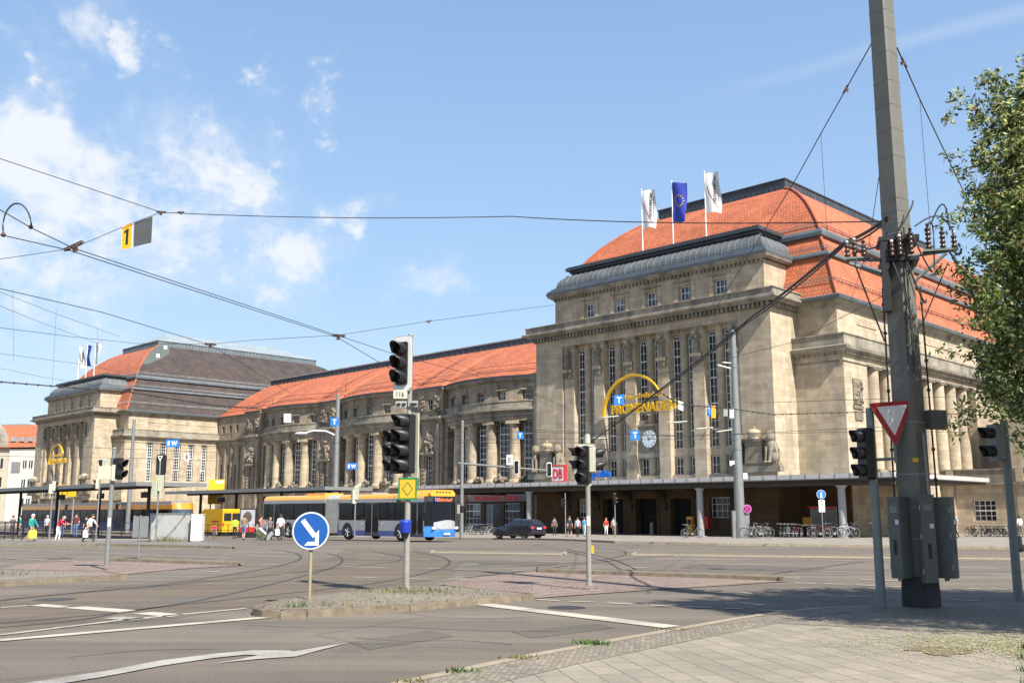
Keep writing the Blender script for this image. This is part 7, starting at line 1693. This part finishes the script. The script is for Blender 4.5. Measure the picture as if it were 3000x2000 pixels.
def leaf(c, s, mi):
    d = Vector((rt.gauss(0, 1), rt.gauss(0, 1), rt.gauss(-.5, .8))).normalized(); u2 = d.orthogonal().normalized(); a = rt.uniform(0, 6.28); w2 = u2*math.cos(a)+d.cross(u2)*math.sin(a)
    b = len(V_); V_.extend([c-d*s, c+w2*s*.36, c+d*s, c-w2*s*.36]); F_.append((b, b+1, b+2, b+3)); M_.append(mi)
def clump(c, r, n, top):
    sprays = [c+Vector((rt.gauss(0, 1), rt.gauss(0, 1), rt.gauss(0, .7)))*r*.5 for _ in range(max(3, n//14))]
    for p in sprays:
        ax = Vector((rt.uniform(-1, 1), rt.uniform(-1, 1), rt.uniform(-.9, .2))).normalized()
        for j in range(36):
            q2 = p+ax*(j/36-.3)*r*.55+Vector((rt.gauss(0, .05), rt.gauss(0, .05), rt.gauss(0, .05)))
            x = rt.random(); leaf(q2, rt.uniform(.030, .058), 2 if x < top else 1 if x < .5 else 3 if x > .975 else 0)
N_ = 0
while N_ < 1500:
    v = Vector((rt.uniform(-1, 1), rt.uniform(-1, 1), rt.uniform(-1, 1))); L_ = v.length
    if L_ > 1 or L_ < .25 or rt.random() > .25+.75*L_: continue
    k = 1+.22*noise.noise(v*2.3+Vector((3, 1, 7)))
    c = Vector((1.1+v.x*4.5*k+max(0, -v.z)*max(0, -v.x)*1.6, v.y*4.5*k, 5.7+v.z*(3.3 if v.z > 0 else 3.3)*k))
    if c.z > 9.2: continue
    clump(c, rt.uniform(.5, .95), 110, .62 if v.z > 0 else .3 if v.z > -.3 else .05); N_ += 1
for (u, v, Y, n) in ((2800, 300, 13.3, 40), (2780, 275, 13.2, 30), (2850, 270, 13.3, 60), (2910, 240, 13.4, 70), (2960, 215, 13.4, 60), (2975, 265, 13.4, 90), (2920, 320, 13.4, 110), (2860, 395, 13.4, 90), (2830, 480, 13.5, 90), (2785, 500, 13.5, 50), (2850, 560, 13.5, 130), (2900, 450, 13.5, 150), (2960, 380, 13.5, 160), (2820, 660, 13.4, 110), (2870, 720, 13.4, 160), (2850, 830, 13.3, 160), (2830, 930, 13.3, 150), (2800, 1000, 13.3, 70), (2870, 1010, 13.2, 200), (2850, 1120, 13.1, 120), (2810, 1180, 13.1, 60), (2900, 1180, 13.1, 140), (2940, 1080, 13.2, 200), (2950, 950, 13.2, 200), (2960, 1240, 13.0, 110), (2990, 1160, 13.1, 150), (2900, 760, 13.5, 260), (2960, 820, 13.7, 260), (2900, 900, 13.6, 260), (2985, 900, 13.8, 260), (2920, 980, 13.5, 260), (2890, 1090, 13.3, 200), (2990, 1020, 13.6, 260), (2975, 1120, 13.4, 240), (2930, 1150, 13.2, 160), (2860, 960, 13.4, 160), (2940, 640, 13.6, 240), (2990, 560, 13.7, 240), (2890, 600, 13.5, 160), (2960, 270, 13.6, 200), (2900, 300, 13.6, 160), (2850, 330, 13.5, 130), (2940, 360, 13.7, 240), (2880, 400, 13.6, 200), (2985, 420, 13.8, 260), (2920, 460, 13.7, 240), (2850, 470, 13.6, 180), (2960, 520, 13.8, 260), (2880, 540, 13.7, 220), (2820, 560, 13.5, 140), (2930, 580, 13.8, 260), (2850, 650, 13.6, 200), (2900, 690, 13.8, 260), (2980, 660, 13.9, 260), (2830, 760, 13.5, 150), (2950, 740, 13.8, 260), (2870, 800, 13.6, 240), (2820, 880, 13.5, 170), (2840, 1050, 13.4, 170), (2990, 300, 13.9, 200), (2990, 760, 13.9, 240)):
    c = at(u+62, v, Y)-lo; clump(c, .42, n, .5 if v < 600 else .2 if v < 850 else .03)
for _ in range(26000):
    v = Vector((rt.gauss(0, .36), rt.gauss(0, .36), rt.gauss(0, .34)))
    if v.length > .8: continue
    leaf(Vector((1.2+v.x*4.5, v.y*4.5, 5.6+v.z*3.4)), rt.uniform(.08, .13), 0)
cr.v = V_; cr.f = [list(f) for f in F_]; cr.mi = M_; cr.sm = [False]*len(F_); cr.build('crown', TR)
# trees behind the low east wing
def far_tree(x, y, h, r, label, seed):
    rg = random.Random(seed); p = sp(x, y, 0); T = thing('street_tree', label, 'tree', p); m = MB(bark); m.cyl((0, 0, 0), (0, 0, h*.6), .25, .12, 8); m.build('trunk', T)
    m = MB(LF); m.use(LF2)
    for i in range(2600):
        v = Vector((rg.gauss(0, .45), rg.gauss(0, .45), rg.gauss(0, .45))); c = Vector((v.x*r, v.y*r, h*.68+v.z*h*.35)); d = Vector((rg.gauss(0, 1), rg.gauss(0, 1), rg.gauss(0, 1))).normalized(); u2 = d.orthogonal().normalized(); s_ = rg.uniform(.12, .28); m.cur = rg.randrange(2); m.add([c-d*s_, c+u2*s_*.5, c+d*s_, c-u2*s_*.5], [(0, 1, 2, 3)])
    m.build('crown', T)
far_tree(44, 18, 9, 3.2, 'distant tree behind the near crown at the right edge', 3)
# leftover bicycle prototypes that were never placed
